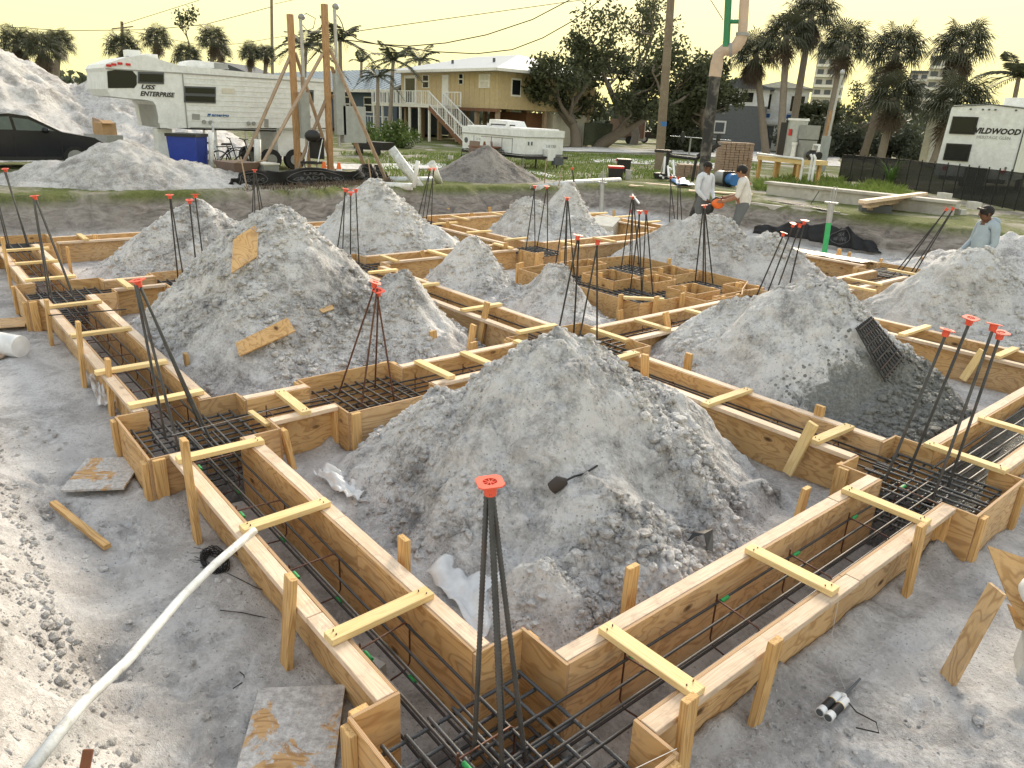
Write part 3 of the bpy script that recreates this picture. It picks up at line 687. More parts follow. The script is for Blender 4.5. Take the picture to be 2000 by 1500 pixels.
for q in [('L1a', 568, 1127, 560, 1296), ('L1a', 359, 858, 386, 1056), ('L1a', 789, 1050), ('L1a', 553, 838, 572, 915), ('L1b', 210, 700, 218, 806), ('L1b', 152, 628, 165, 755),
          ('L1b', 90, 585, 101, 672), ('L1b', 362, 690, 370, 738), ('L1b', 277, 616, 283, 664), ('L1c', 131, 482, 139, 533), ('L1c', 27, 508, 37, 556), ('L1c', 4, 464, 22, 562),
          ('R1a', 1236, 1105), ('R1a', 1576, 952, 1556, 1020), ('R1a', 1516, 1250, 1476, 1404), ('R1a', 1348, 1362, 1325, 1530), ('R1a', 1801, 1024, 1772, 1155),
          ('R1b', 1866, 805, 1860, 838), ('L2a', 1260, 692, 1258, 792), ('L2a', 1346, 690), ('L2a', 1603, 792), ('L2b', 952, 590, 935, 675), ('L2b', 925, 634, 914, 704), ('L2b', 831, 545, 826, 590),
          ('L2b', 908, 530), ('L2b', 1038, 585, 1030, 622), ('R2b', 845, 646, 852, 712), ('R2b', 925, 668, 930, 722), ('R2c', 1300, 610, 1312, 690), ('R2c', 1247, 660, 1243, 700),
          ('R2c', 1212, 605, 1213, 640), ('R3c', 823, 490, 838, 535), ('R3c', 790, 513, 796, 535), ('R3c', 804, 480, 808, 498), ('R3c', 988, 474, 990, 522),
          ('R4a', 162, 434, 172, 458), ('R4a', 185, 458, 188, 506), ('R4a', 640, 438, 650, 480), ('R4a', 627, 440, 628, 460),
          ('R4b', 875, 406, 876, 428), ('R4b', 921, 416, 922, 446), ('R4b', 956, 404, 956, 440), ('L3a', 874, 432, 873, 475), ('L3a', 949, 464, 947, 482), ('L3a', 998, 450, 997, 470),
          ('L3b', 1920, 650, 1918, 690), ('R2d', 1660, 492, 1650, 530), ('R2d', 1722, 505, 1712, 535), ('R2d', 1802, 502, 1792, 532), ('R2d', 1558, 548, 1556, 575),
          ('L4b', 1640, 486), ('L4a', 1166, 418, 1166, 440), ('L4a', 1199, 410, 1199, 420), ('R5', 1165, 455, 1160, 470)]:
    stake(*q)
# raking braces nailed across the walls
for form, a, b in [('L2a', (1597, 823), (1538, 925)), ('L3b', (1922, 683), (1880, 742))]:
    f = G(*b, PIT+.05); tp = AT(*a, f); fy = L2[0]-.135 if form == 'L2a' else L3R[0]-.135
    for q in (f, tp): q[1] = fy
    board('brace', FORMS[form][0], f, tp, .089, .038, 'stud', up=(0, 1, 0))
board('spreader', FORMS['P1'][0], G(489, 804, -.03), G(523, 830, -.03), .05, .03, 'stud')
# ---------------------------------------------------------------- stepped footing with its island boxes
t = thing('stepped_form', 'large stepped form with small box islands standing in its rebar', 'formwork', (-8.2, 9.7, -.5))
def wallseg(a, b, h0=-.5, h1=-.004, mat='ply'):
    a = np.array(a); b = np.array(b); z = (h0+h1)/2
    board('side_panel', t, (a[0], a[1], z), (b[0], b[1], z), .019, h1-h0, mat, edge=True, bev=.0012)
outer = [(-9.62, 8.3), (-6.78, 8.22), (-6.74, 9.25), (-6.35, 9.28), (-6.35, 10.2), (-6.6, 10.6), (-6.9, 11.2), (-8.0, 11.25), (-8.05, 10.95), (-8.6, 11.2), (-9.6, 11.3), (-9.75, 9.4), (-9.62, 8.3)]
for a, b in zip(outer[:-1], outer[1:]): wallseg(a, b)
for (x, y) in [(-9.7, 8.35), (-9.85, 8.55), (-6.7, 8.5), (-6.66, 9.1), (-7.1, 8.15), (-6.28, 9.6), (-6.3, 10.0), (-8.7, 11.3)]:
    board('stake', t, (x, y, -.5), (x+jit(.02), y+jit(.02), .06+jit(.04)), .089, .04, 'stake', up=(1, 0, 0))
board('cross_tie', t, G(1217, 581, .04), G(1297, 585, .04), .089, .038, 'stud')
for (x0, x1, y0, y1, g) in [(-8.8, -8.05, 9.05, 9.75, 0), (-8.1, -7.62, 9.55, 10.15, 0), (-8.5, -7.85, 10.35, 11.1, 0), (-7.3, -6.72, 9.5, 10.15, 0), (-6.95, -6.45, 10.55, 11.0, 0), (-9.7, -9.2, 9.35, 10.1, 0)]:
    for a, b in [((x0, y0), (x1, y0)), ((x1, y0+.02), (x1, y1-.02)), ((x1, y1), (x0, y1)), ((x0, y1-.02), (x0, y0+.02))]: wallseg(a, b, -.26, 0.0)
    for k in range(3):
        q = (x0+(x1-x0)*(.2+.3*k), y0+.06 if k % 2 else y1-.06)
        board('cleat', t, (q[0], q[1], -.26), (q[0], q[1], .02+.05*(k == 1)), .089, .038, 'stake', up=(0, 1, 0))
# ---------------------------------------------------------------- rebar
def mat_bars(key, label, x0, x1, y0, y1, z, n=7, r=.0095, ribs=False, low=True, mat='rebar', group='rebar mats in the pads', ext=.0):
    t = thing('rebar_mat', label, 'rebar', ((x0+x1)/2, (y0+y1)/2, z-.3), group)
    for lv, zz in enumerate([z]+([z-.27] if low else [])):  # low adds a second layer of bars, put in to darken the pad
        for i in range(n):
            u = y0+.07+(y1-y0-.14)*i/(n-1)+jit(.012)
            rod('bar', t, (x0+.05+jit(.02), u, zz), (x1-.05+jit(.02), u+jit(.015), zz+jit(.008)), r, mat, 8 if not ribs else 10, ribs and lv == 0)
            u = x0+.07+(x1-x0-.14)*i/(n-1)+jit(.012)
            rod('bar', t, (u, y0+.05+jit(.02), zz-.021), (u+jit(.015), y1-.05+jit(.02), zz-.021), r, mat, 8 if not ribs else 10, ribs and lv == 0)
    return t
mat_bars('P0', 'ribbed rebar mat in the nearest corner pad', -2.27, -1.33, 1.16, 2.1, -.17, 7, .0095, True)
mat_bars('P1', 'rebar mat in the pad below the leaning dowels', -6.36, -5.44, 1.16, 2.11, -.13, 8, .01)
mat_bars('P2', 'rebar mat under the rusty brown dowels', -6.39, -5.43, 2.79, 3.76, -.12, 8, .01, mat='rebar_mid')
mat_bars('P3', 'rebar mat in the right hand pad where the concrete begins', -2.26, -1.32, 5.52, 6.44, -.12, 8, .0105)
mat_bars('P4', 'rebar mat in the pad farther up the left run', -12.0, -11.02, 1.17, 2.16, -.12, 8, .011)
mat_bars('P5', 'rebar mat in the far left corner pad', -16.4, -15.42, 1.25, 2.18, -.12, 7, .012, low=False)
mat_bars('P6', 'rebar mat in the middle crossing behind the near sand pile', -6.44, -5.32, 5.47, 6.67, -.12, 9, .011)
mat_bars('P7', 'rebar mat in the pad right of the tall sand pile', -12.08, -10.92, 5.44, 6.44, -.12, 8, .012, low=False)
mat_bars('P8', 'rebar mat in the pad behind the tilted red cap', -12.03, -10.97, 2.92, 3.88, -.12, 8, .012, low=False)
mat_bars('P9', 'rebar mat in the far pad below the dark mound', -15.9, -14.87, 9.62, 10.58, -.1, 7, .013, low=False)
mat_bars('P10', 'rebar mat in the far pad before the twin peaked pile', -11.78, -10.72, 9.62, 10.58, -.1, 8, .013, low=False)
mat_bars('P12', 'rebar mat in the pad right of the stepped footing', -6.48, -5.37, 9.72, 10.78, -.1, 8, .012, low=False)
mat_bars('P13', 'rebar mat at the back right pad', -6.58, -5.42, 14.52, 15.58, -.1, 7, .013, low=False)
mat_bars('PS', 'wide rebar mat covering the stepped footing', -9.55, -6.85, 8.35, 11.1, -.16, 22, .012, low=True)
def cage(label, axis, c0, c1, a0, a1, z=-.12, zl=-.42, r=.008, step=.62, stirrup=True, mat='rebar_dark', phase=.3, tags=False):
    def P(a, c, z): return np.array([a, c, z] if axis == 'x' else [c, a, z])
    t = thing('rebar_cage', label, 'rebar', P((a0+a1)/2, (c0+c1)/2, -.56), 'rebar cages lying in the beam forms')
    w = c1-c0; ys = [c0+w*.16, c0+w*.4, c0+w*.62, c1-w*.16]
    for zz, yy in ((z, ys), (zl, [c0+w*.2, c0+w*.45, c1-w*.22])):
        for y in yy: rod('bar', t, P(a0, y+jit(.015), zz+jit(.012)), P(a1, y+jit(.015), zz+jit(.012)), r, mat, 8)
    a = a0+phase
    while stirrup and a < a1-.15:
        m = MB(); k = jit(.05); lo, hi = c0+w*.12, c1-w*.12
        pts = [P(a, lo, z+.012), P(a+k, hi-.03, z+.012), P(a+k, hi, z-.02), P(a+k, hi, zl+.03), P(a+k, hi-.03, zl-.01), P(a, lo+.03, zl-.01), P(a, lo, zl+.03), P(a, lo, z+.05)]
        m.tube(pts, .0055, 6); m.obj('stirrup', 'rebar_rust', t)
        if tags:
            for q0, q1 in ((P(a+.02, ys[0], z), P(a+.09, ys[0], z)), (P(a+.02, c1-w*.22, zl), P(a+.08, c1-w*.22, zl))):
                m = MB(); m.tube([q0, q1], .0125, 8); m.obj('paint_mark', 'green_paint', t)
        a += step
    return t
plain('green_paint', (.02, .3, .08), .6, .3, 40)
cage('rebar cage in the nearest left beam form', 'x', *L1, -5.9, -1.6, phase=.55, tags=True, step=.86)
cage('rebar cage in the right foreground beam form', 'y', *R1, 1.5, 6.0, phase=1.0, tags=True, step=.8)
cage('rebar cage in the left beam form past the leaning dowels', 'x', *L1, -11.2, -6.2, r=.009)
cage('rebar cage in the far stretch of the left beam form', 'x', *L1, -15.6, -11.8, r=.01, step=1.0)
cage('rebar cage in the short form between two left pads', 'y', *R2, 2.0, 2.9, r=.009)
cage('rebar cage in the form behind the near sand pile', 'y', *R2, 3.6, 5.6, r=.009)
cage('rebar cage in the form leading to the stepped footing', 'y', *R2, 6.6, 9.8, r=.01)
cage('rebar cage in the central form beside the near sand pile', 'x', *L2, -5.4, -2.1, r=.009)
cage('rebar cage in the central form beside the tall sand pile', 'x', *L2, -10.9, -6.4, r=.01)
cage('rebar cage in the form behind the tall sand pile', 'y', *R3, 2.1, 5.5, r=.01, stirrup=False)
cage('rebar cage in the form behind the small pointed pile', 'y', *R3, 6.4, 9.7, r=.011, stirrup=False)
cage('rebar cage at the right rear between two pale piles', 'y', *R2, 10.8, 14.6, r=.011, stirrup=False)
cage('rebar cage in the form beyond the splashed pile', 'x', *L3R, -5.4, -2.0, r=.01, stirrup=False)
cage('rebar cage half sunk in wet concrete at the right edge', 'y', *R1, 6.3, 9.5, z=-.1, zl=-.25, r=.01, stirrup=False, mat='rebar')
# column dowels with red safety caps
plain('cap_red', (.72, .1, .055), .45, .12, 8, 0, spec=.4); plain('cap_top', (.75, .13, .08), .5, .15, 8)
def cap_mesh():
    m = MB(); s = .052; h = .006
    # square lid with a spoked round well, over a tapered socket
    n = 16; V = []; ro = .028
    sq = [(s, s), (-s, s), (-s, -s), (s, -s)]
    for z in (0, h):
        for k in range(n):
            a = 2*math.pi*(k+.5)/n; c, q = math.cos(a), math.sin(a); e = s/max(abs(c), abs(q)); V.append((c*e, q*e, z))
        for k in range(n):
            a = 2*math.pi*(k+.5)/n; V.append((ro*math.cos(a), ro*math.sin(a), z))
    F = []
    for k in range(n):
        j = (k+1) % n
        F += [(2*n+k, 2*n+j, 3*n+j, 3*n+k), (n+k, n+j, j, k), (k, j, 2*n+j, 2*n+k)]
    m.add(V, F)
    V = [(r_*math.cos(2*math.pi*(k+.5)/n), r_*math.sin(2*math.pi*(k+.5)/n), z) for (r_, z) in ((ro, h), (.024, -.05), (.018, -.05), (.02, -.012)) for k in range(n)]
    F = [(i*n+k, i*n+(k+1) % n, (i+1)*n+(k+1) % n, (i+1)*n+k) for i in range(3) for k in range(n)]+[tuple(3*n+k for k in range(n))]
    m.add(V, F)
    for k in range(4):
        a = math.pi*k/4; m.bar((-ro*math.cos(a), -ro*math.sin(a), -.001), (ro*math.cos(a), ro*math.sin(a), -.001), .0035, .011)
    return m.mesh('safety_cap', 'cap_red')
CAP = cap_mesh()
def dowels(label, bars, caps, r=.0095, mat='rebar', zb=-.2, ribs=False):
    "bars: list of (foot xyz, top xyz); caps: list of (top xyz, axis)"
    c = np.mean([b[0] for b in bars], 0); t = thing('column_dowels', label, 'rebar', (c[0], c[1], zb), 'column dowels standing in the pads')
    for a, b in bars: rod('dowel', t, a, b, r, mat, 10 if ribs else 8, ribs)
    for p, axv in caps:
        q = Vector(axv).to_track_quat('Z', 'Y'); M = Matrix.Translation([float(v) for v in p]) @ q.to_matrix().to_4x4() @ Matrix.Rotation(random.random()*1.5, 4, 'Z')
        put('safety_cap', CAP, t, M)
def teepee(label, base, caps, r=.0095, mat='rebar', sp=.17, ribs=False, nb=4, h0=-.15):
    "dowels from a pad at base=(x,y); caps = pixels of the red caps"
    bars = []; cp = []
    tops = [AT(cx, cy, base) for cx, cy in caps]
    offs = [(-sp, -sp), (sp, -sp), (-sp, sp), (sp, sp)][:nb]
    offs = [(o[0]+jit(.03), o[1]+jit(.03)) for o in offs]
    if len(tops) == 1:
        tp = tops[0]
        for i, o in enumerate(offs):
            d = np.array([o[0]*.1, o[1]*.1, -.03-.03*(i == 3)]); f = np.array([base[0]+o[0], base[1]+o[1], h0])
            bars.append((f, tp+d-(tp-f)*.0))
        ax_ = tp-np.array([base[0], base[1], h0]); ax_ = ax_/np.linalg.norm(ax_); cp.append((tp, tuple(ax_)))
    else:
        # hand each cap to the dowel whose foot is nearest on that side of the picture
        fx = sorted(range(len(offs)), key=lambda i: PR((base[0]+offs[i][0], base[1]+offs[i][1], 0))[0]); to = sorted(range(len(tops)), key=lambda i: caps[i][0])
        for n_, i in enumerate(fx):
            j = to[min(len(to)-1, int(n_*len(to)/len(fx)))]; f = np.array([base[0]+offs[i][0], base[1]+offs[i][1], h0]); tp = tops[j]
            own = sum(1 for q in range(n_) if int(q*len(to)/len(fx)) == int(n_*len(to)/len(fx))) == 0
            bars.append((f, tp+(np.array([0, 0, -.02]) if own else np.array([jit(.03), jit(.03), -.05]))))
            if own:
                a = (tp-f)/np.linalg.norm(tp-f); cp.append((tp, tuple(a)))
    dowels(label, bars, cp, r, mat, ribs=ribs)
teepee('four ribbed dowels gathered under one red cap in the foreground', (-1.86, 1.62), [(957, 943)], .0105, sp=.085, ribs=True, h0=-.2)
teepee('dark dowels leaning left under one tilted red cap', (-5.9, 1.55), [(268, 548)], .011, sp=.13)
teepee('rusty brown dowels spread like a tent under two caps', (-5.92, 3.24), [(733, 552), (739, 568)], .009, 'rebar_rust', sp=.2)
teepee('tall dowels with four red caps above the right hand pad', (-1.85, 5.98), [(1850, 645), (1896, 622), (1942, 634), (1955, 650)], .0115, sp=.17)
teepee('leaning dowels under one cap on the far left run', (-11.5, 1.62), [(67, 383)], .011, sp=.14)
teepee('dowels at the left edge rising out of the far corner pad', (-15.9, 1.68), [(-22, 330), (10, 330)], .012, sp=.14)
teepee('dowels with two caps at the middle crossing', (-5.9, 6.05), [(1129, 460), (1168, 470)], .0105, 'rebar_dark', sp=.2)
teepee('three capped dowels right of the tall sand pile', (-11.5, 5.95), [(675, 369), (685, 376), (695, 370)], .011, 'rebar_dark', sp=.17)
teepee('three capped dowels left of the tall sand pile', (-11.5, 3.35), [(331, 381), (370, 391), (381, 380)], .011, 'rebar_dark', sp=.15)
teepee('thin dowels in front of the dark soil mound', (-15.4, 10.1), [(840, 329), (848, 329)], .011, 'rebar_dark', sp=.14)
teepee('two capped dowels in front of the twin peaked pile', (-11.2, 10.1), [(1045, 363), (1068, 364)], .011, 'rebar_dark', sp=.18)
teepee('dowels under one cap at the left of the stepped footing', (-9.4, 9.2), [(1108, 386)], .011, 'rebar_dark', sp=.12)
teepee('dowels under one cap at the back of the stepped footing', (-9.2, 10.75), [(1236, 384)], .011, 'rebar_dark', sp=.12)
teepee('two capped dowels in the middle of the stepped footing', (-7.6, 9.25), [(1250, 412), (1262, 412)], .011, 'rebar_dark', sp=.12)
teepee('dowels under one cap in front of the talking workers', (-7.6, 10.95), [(1376, 401)], .012, 'rebar_dark', sp=.1)
teepee('four capped dowels leaning behind the splashed pile', (-5.9, 10.25), [(1531, 455), (1550, 437), (1563, 438), (1572, 431)], .011, 'rebar_dark', sp=.17)
teepee('capped dowels beside the worker in khaki trousers', (-5.9, 15.0), [(1850, 407), (1862, 406)], .012, 'rebar_dark', sp=.15)
teepee('dowels with one cap in front of the silt fence', (-15.8, 6.1), [(497, 332)], .012, 'rebar_dark', sp=.12)
teepee('dowels left of the concrete pump hose', (-11.5, 15.1), [(1311, 345), (1325, 346)], .012, 'rebar_dark', sp=.14)
teepee('single short dowels by the back bank', (-15.0, 15.2), [(1118, 328)], .011, 'rebar_dark', sp=.05, nb=2)
# ---------------------------------------------------------------- background helpers
def onX(px, py, x): d = ray(px, py); return np.array([0, 0, CH])+d*(x/d[0])
def onY(px, py, y): d = ray(px, py); return np.array([0, 0, CH])+d*(y/d[1])
def S(px, py, z=None): return G(px, py, STREET if z is None else z)
def xf(m, o, yaw=0.0):
    c, s = math.cos(yaw), math.sin(yaw); V = np.array(m.v)
    m.v = [tuple(q) for q in np.c_[V[:, 0]*c-V[:, 1]*s+o[0], V[:, 0]*s+V[:, 1]*c+o[1], V[:, 2]+o[2]]]; return m
class Kit:
    "a thing built in its own frame: x right, y back, z up"
    def __init__(s, name, label, cat, o, yaw=0.0, group=None):
        s.o = np.array(o, float); s.yaw = yaw; s.t = thing(name, label, cat, o, group)
    def p(s, name, mat, fn, parent=None):
        m = MB(); fn(m); xf(m, s.o, s.yaw); return m.obj(name, mat, parent or s.t)
    def box(s, name, mat, c, d, rot=None, parent=None, taper=1.0): return s.p(name, mat, lambda m: m.box(c, d, rot, 0, taper), parent)
    def tube(s, name, mat, path, r, n=8, parent=None): return s.p(name, mat, lambda m: m.tube(path, r, n), parent)
    def bar(s, name, mat, a, b, w, t=None, parent=None, up=(0, 0, 1)): return s.p(name, mat, lambda m: m.bar(a, b, w, t, 0, up), parent)
    def text(s, name, mat, txt, at, size, yaw=0.0, parent=None, shear=0.0, bold=0.0, ext=.002, sx=1.0, pitch=90):
        cu = bpy.data.curves.new('lettering', 'FONT'); cu.body = txt; cu.size = size; cu.shear = shear; cu.offset = bold; cu.extrude = ext; cu.align_x = 'CENTER'; cu.align_y = 'CENTER'; cu.resolution_u = 2
        ob = bpy.data.objects.new('lettering', cu); COL.objects.link(ob); bpy.context.view_layer.update()
        me = bpy.data.meshes.new_from_object(ob.evaluated_get(bpy.context.evaluated_depsgraph_get())); bpy.data.objects.remove(ob)
        me.materials.clear(); me.materials.append(MATS[mat])
        M = Matrix.Translation(s.o.tolist()) @ Matrix.Rotation(s.yaw, 4, 'Z') @ Matrix.Translation(at) @ Matrix.Rotation(yaw, 4, 'Z') @ Matrix.Rotation(R(pitch), 4, 'X') @ Matrix.Diagonal((sx, 1, 1, 1))
        me.transform(M); o = put(name, me, parent or s.t); o['kind'] = 'print' if False else 'stuff' if False else ''; del o['kind']; return o
for n_, c_, r_, kw in [('white_paint', (.78, .79, .79), .45, dict(dirt=.25)), ('rv_white', (.74, .77, .79), .4, dict(dirt=.18)), ('black_plastic', (.018, .018, .02), .5, {}), ('black_rubber', (.02, .02, .021), .8, {}),
        ('glass_dark', (.012, .015, .017), .1, dict(spec=.25)), ('chrome', (.6, .6, .6), .25, dict(metal=1.0)), ('grey_metal', (.3, .31, .31), .5, dict(metal=.3)), ('galv', (.42, .44, .46), .45, dict(metal=.6)),
        ('box_grey', (.33, .36, .36), .55, {}), ('glass_car', (.1, .13, .13), .15, {}), ('car_black', (.008, .009, .012), .15, {}), ('bin_blue', (.014, .04, .28), .45, {}), ('pvc', (.72, .73, .72), .45, dict(dirt=.35)), ('pvc_dirty', (.6, .63, .64), .5, dict(dirt=.8, scale=14.0)),  # glass_car is lighter: the reflection is put into its base colour
        ('yellow_siding', (.52, .41, .24), .7, dict(dirt=.2)), ('blue_siding', (.075, .105, .15), .7, {}), ('trim', (.74, .73, .7), .6, {}), ('roof_metal', (.5, .52, .54), .45, dict(metal=.3)), ('roof_tin', (.4, .45, .49), .45, dict(metal=.3)),
        ('grey_siding', (.15, .16, .165), .7, {}), ('brown_wood', (.2, .1, .06), .8, {}), ('red', (.55, .03, .03), .5, {}), ('orange', (.8, .16, .03), .5, {}), ('silt', (.013, .013, .015), .7, {}), ('silt_print', (.1, .1, .11), .7, {}),
        ('brown_metal', (.19, .13, .1), .5, {}), ('truck', (.025, .02, .02), .2, {}), ('concrete_old', (.5, .48, .45), .85, dict(dirt=.8, bump=.4, scale=3.0)), ('block', (.52, .52, .49), .9, dict(bump=.4)), ('paver', (.33, .24, .18), .9, {}),
        ('cardboard', (.4, .26, .14), .9, {}), ('hose_black', (.02, .021, .023), .6, dict(dirt=.5)), ('pump_green', (.03, .2, .09), .4, {}), ('pump_tan', (.52, .4, .31), .5, dict(dirt=.5)), ('tarp_blue', (.04, .16, .42), .5, {}),
        ('pipe_green', (.05, .42, .14), .5, {}), ('rust', (.2, .08, .04), .8, {}), ('skin_dark', (.12, .055, .032), .55, {}), ('skin_tan', (.3, .15, .09), .55, {}), ('shirt_white', (.6, .64, .7), .85, {}), ('shirt_tee', (.62, .6, .57), .85, {}),
        ('hoodie', (.33, .4, .46), .9, {}), ('pants_grey', (.13, .14, .15), .9, {}), ('pants_khaki', (.36, .23, .1), .9, {}), ('boot', (.05, .04, .035), .8, {}), ('hair', (.012, .01, .009), .7, {}), ('glove', (.1, .12, .13), .8, {}), ('condo', (.5, .48, .47), .8, {}), ('shade', (.09, .1, .11), .6, {}), ('decal_blue', (.02, .1, .3), .5, {}), ('wire', (.02, .018, .014), .7, {}), ('trunk', (.17, .145, .12), .95, dict(bump=.6)), ('palm_trunk', (.25, .215, .18), .95, dict(bump=.8)), ('cream', (.62, .6, .53), .7, {})]:
    plain(n_, c_, r_, **kw)
def leaf_mat(name, a, b, c):
    t = NT(name); p = t.pos(); f = t.noise(p, 1.4, 4, .7); g_ = t.noise(p, 9, 3, .7)
    col = t.mix(t.rampf(f, .35, .65), a, b); col = t.mix(t.math('MULTIPLY', t.rampf(g_, .5, .7), .5), col, c)
    t.fin(col, .6, None, Specular_IOR_Level=.3)
    tr = t.n('BsdfTranslucent'); t.set(tr.inputs[0], col); mx = t.n('MixShader'); mx.inputs[0].default_value = .2
    t.t.links.new(t.b.outputs[0], mx.inputs[1]); t.t.links.new(tr.outputs[0], mx.inputs[2]); t.t.links.new(mx.outputs[0], t.t.nodes['Material Output'].inputs[0])
leaf_mat('leaf_palm', (.055, .062, .04), (.1, .108, .068), (.15, .14, .095)); leaf_mat('leaf_dead', (.09, .07, .055), (.15, .115, .09), (.19, .15, .12))
leaf_mat('leaf_oak', (.05, .06, .03), (.085, .1, .05), (.13, .135, .07)); leaf_mat('leaf_bush', (.05, .09, .02), (.12, .17, .045), (.2, .23, .08)); leaf_mat('leaf_green', (.06, .13, .025), (.13, .24, .05), (.25, .33, .1))
leaf_mat('blade', (.1, .16, .03), (.2, .27, .065), (.36, .36, .15)); leaf_mat('leaf_far', (.05, .062, .04), (.085, .1, .065), (.12, .13, .09))
# ---------------------------------------------------------------- camper
CX = -24.0
k = Kit('camper', 'white fifth wheel camper lettered USS ENTERPRISE on its nose', 'camper', (CX, 8.5, STREET), 0)
def cy(px, py): q = onX(px, py, CX); return (q[1]-8.5, q[2]-STREET)
OUT = [(203, 132), (208, 124), (245, 112), (280, 107), (297, 111), (350, 128), (640, 156), (640, 250), (366, 250), (346, 250), (313, 250), (304, 205), (299, 198), (285, 195), (240, 191), (216, 188), (208, 174), (206, 140)]
poly = [cy(*q) for q in OUT]
k.p('body', 'rv_white', lambda m: m.prism(poly, 'x', -2.35, 0))
zb_ = cy(500, 250)[1]
k.p('skirt_box', 'rv_white', lambda m: m.box((-1.15, (cy(545, 280)[0]+cy(640, 280)[0])/2, (zb_+.42)/2+.02), (2.1, cy(640, 280)[0]-cy(545, 280)[0], zb_-.42)))
k.p('pin_box', 'rv_white', lambda m: m.prism([cy(*q) for q in [(304, 205), (313, 250), (346, 250), (340, 205)]], 'x', -1.9, .012))
def sidep(name, mat, pts, off=.015, th=.03, parent=None): return k.p(name, mat, lambda m: m.prism([cy(*q) for q in pts], 'x', off-th, off), parent)
def winframe(name, x0, y0, x1, y1, rows=1, sk=0.0, par=None):
    a = [(x0, y0), (x1, y0+sk), (x1, y1+sk), (x0, y1)]; f = sidep(name, 'shade', a, .03, .04, par)
    n = rows
    for r_ in range(n):
        u0 = y0+(y1-y0)*(r_+.12)/n; u1 = y0+(y1-y0)*(r_+.88)/n
        sidep('pane', 'glass_dark', [(x0+2.5, u0+1), (x1-2.5, u0+sk+1), (x1-2.5, u1+sk-1), (x0+2.5, u1-1)], .045, .03, f)
    return f
sidep('windshield', 'glass_dark', [(209, 139), (232, 135), (258, 138), (267, 148), (267, 165), (262, 172), (211, 172)], .012, .03)
winframe('window', 269, 140, 320, 163, 1, 1.5); winframe('window', 359, 168, 421, 200, 2, 2.0); winframe('window', 588, 175, 612, 200, 1, 1)
for a, b in (((206, 134), (354, 143)), ((354, 143), (640, 162)), ((356, 144), (366, 250)), ((372, 249), (640, 256))):
    k.p('trim_strip', 'grey_metal', lambda m: m.bar((.012, *cy(*a)), (.012, *cy(*b)), .02, .03))
for r_ in range(9):
    ya = 152+r_*10.5; k.p('siding_seam', 'rv_white', lambda m: m.bar((.006, *cy(361+r_*.8, ya)), (.006, *cy(638, ya+15-r_*1.2)), .012, .012))
for q in [(433, 172, 458, 182), (375, 222, 390, 233), (516, 232, 524, 248), (309, 213, 328, 240)]: sidep('hatch', 'cream' if q[0] == 433 else 'grey_metal' if q[0] != 309 else 'rv_white', [(q[0], q[1]), (q[2], q[1]+1), (q[2], q[3]+1), (q[0], q[3])], .02)
for q in [(398, 238), (411, 239), (485, 241), (495, 241), (603, 228)]: k.p('port', 'grey_metal', lambda m: m.tube([(0, *cy(*q)), (.05, *cy(*q))], .06, 10))
for q in [(212, 128), (222, 126), (234, 124), (250, 126)]: k.p('marker_lamp', 'red', lambda m: m.box((.02, *cy(*q)), (.04, .12, .06)))
k.p('roof_unit', 'white_paint', lambda m: m.prism([cy(378, 131), cy(382, 119), cy(395, 116), cy(455, 122), cy(466, 134)], 'x', -1.6, -.8)); k.p('roof_vent', 'grey_metal', lambda m: m.box((-.795, *cy(450, 128)), (.02, .42, .16)))
k.p('roof_vent', 'white_paint', lambda m: m.box((-1.2, *cy(280, 102)), (.5, .35, .18))); k.p('roof_vent', 'white_paint', lambda m: m.box((-1.2, *cy(315, 110)), (.5, .35, .18)))
for yy in (-.75, .05):
    q = cy(575, 312)
    for xx in (-.25, -2.1):
        w = k.p('wheel', 'black_rubber', lambda m: m.tube([(xx, q[0]+yy, .33), (xx+.22, q[0]+yy, .33)], .33, 18)); k.p('rim', 'grey_metal', lambda m: m.tube([(xx+.2, q[0]+yy, .33), (xx+.235, q[0]+yy, .33)], .17, 12), w)
for px in (403, 425, 485, 510): k.p('jack_leg', 'white_paint', lambda m: m.bar((-.2, cy(px, 260)[0], .35), (-.2, cy(px, 260)[0], zb_), .06)); 
k.p('pin_leg', 'rv_white', lambda m: m.box((-.6, cy(330, 270)[0], .6), (.5, .42, 1.2)))
k.p('frame_rail', 'black_plastic', lambda m: m.box((-1.1, 1.1, zb_-.05), (1.9, 4.4, .1)))
def ctext(txt, px, py, w, h, mat, shear=0, bold=0):
    q = cy(px, py); o = k.text('lettering', mat, txt, (0, 0, 0), 1.0, 0, None, shear, bold); me = o.data
    V = np.array([v.co[:] for v in me.vertices])-np.array(k.o); x = V[:, 0]; z = V[:, 2]; x = (x-x.min())/(np.ptp(x))-.5; z = (z-z.min())/np.ptp(z)-.5
    s_ = cy(px+w/2, py)[0]-cy(px-w/2, py)[0]; hz = cy(px, py-h/2)[1]-cy(px, py+h/2)[1]; sl = .0
    for v, a, b in zip(me.vertices, x, z): v.co = (k.o[0]+.012+(.004 if v.co.y < k.o[1] else 0), k.o[1]+q[0]+a*s_, k.o[2]+q[1]+b*hz)
    me.update(); return o
ctext('USS', 290, 170, 28, 9, 'black_plastic', .35, .03); ctext('ENTERPRISE', 308, 184, 68, 9.5, 'black_plastic', .35, .03); ctext('amerigo', 430, 226, 34, 8, 'decal_blue', .3, .03)
sidep('decal', 'decal_blue', [(406, 222), (412, 222), (410, 228), (404, 228)], .01, .01)
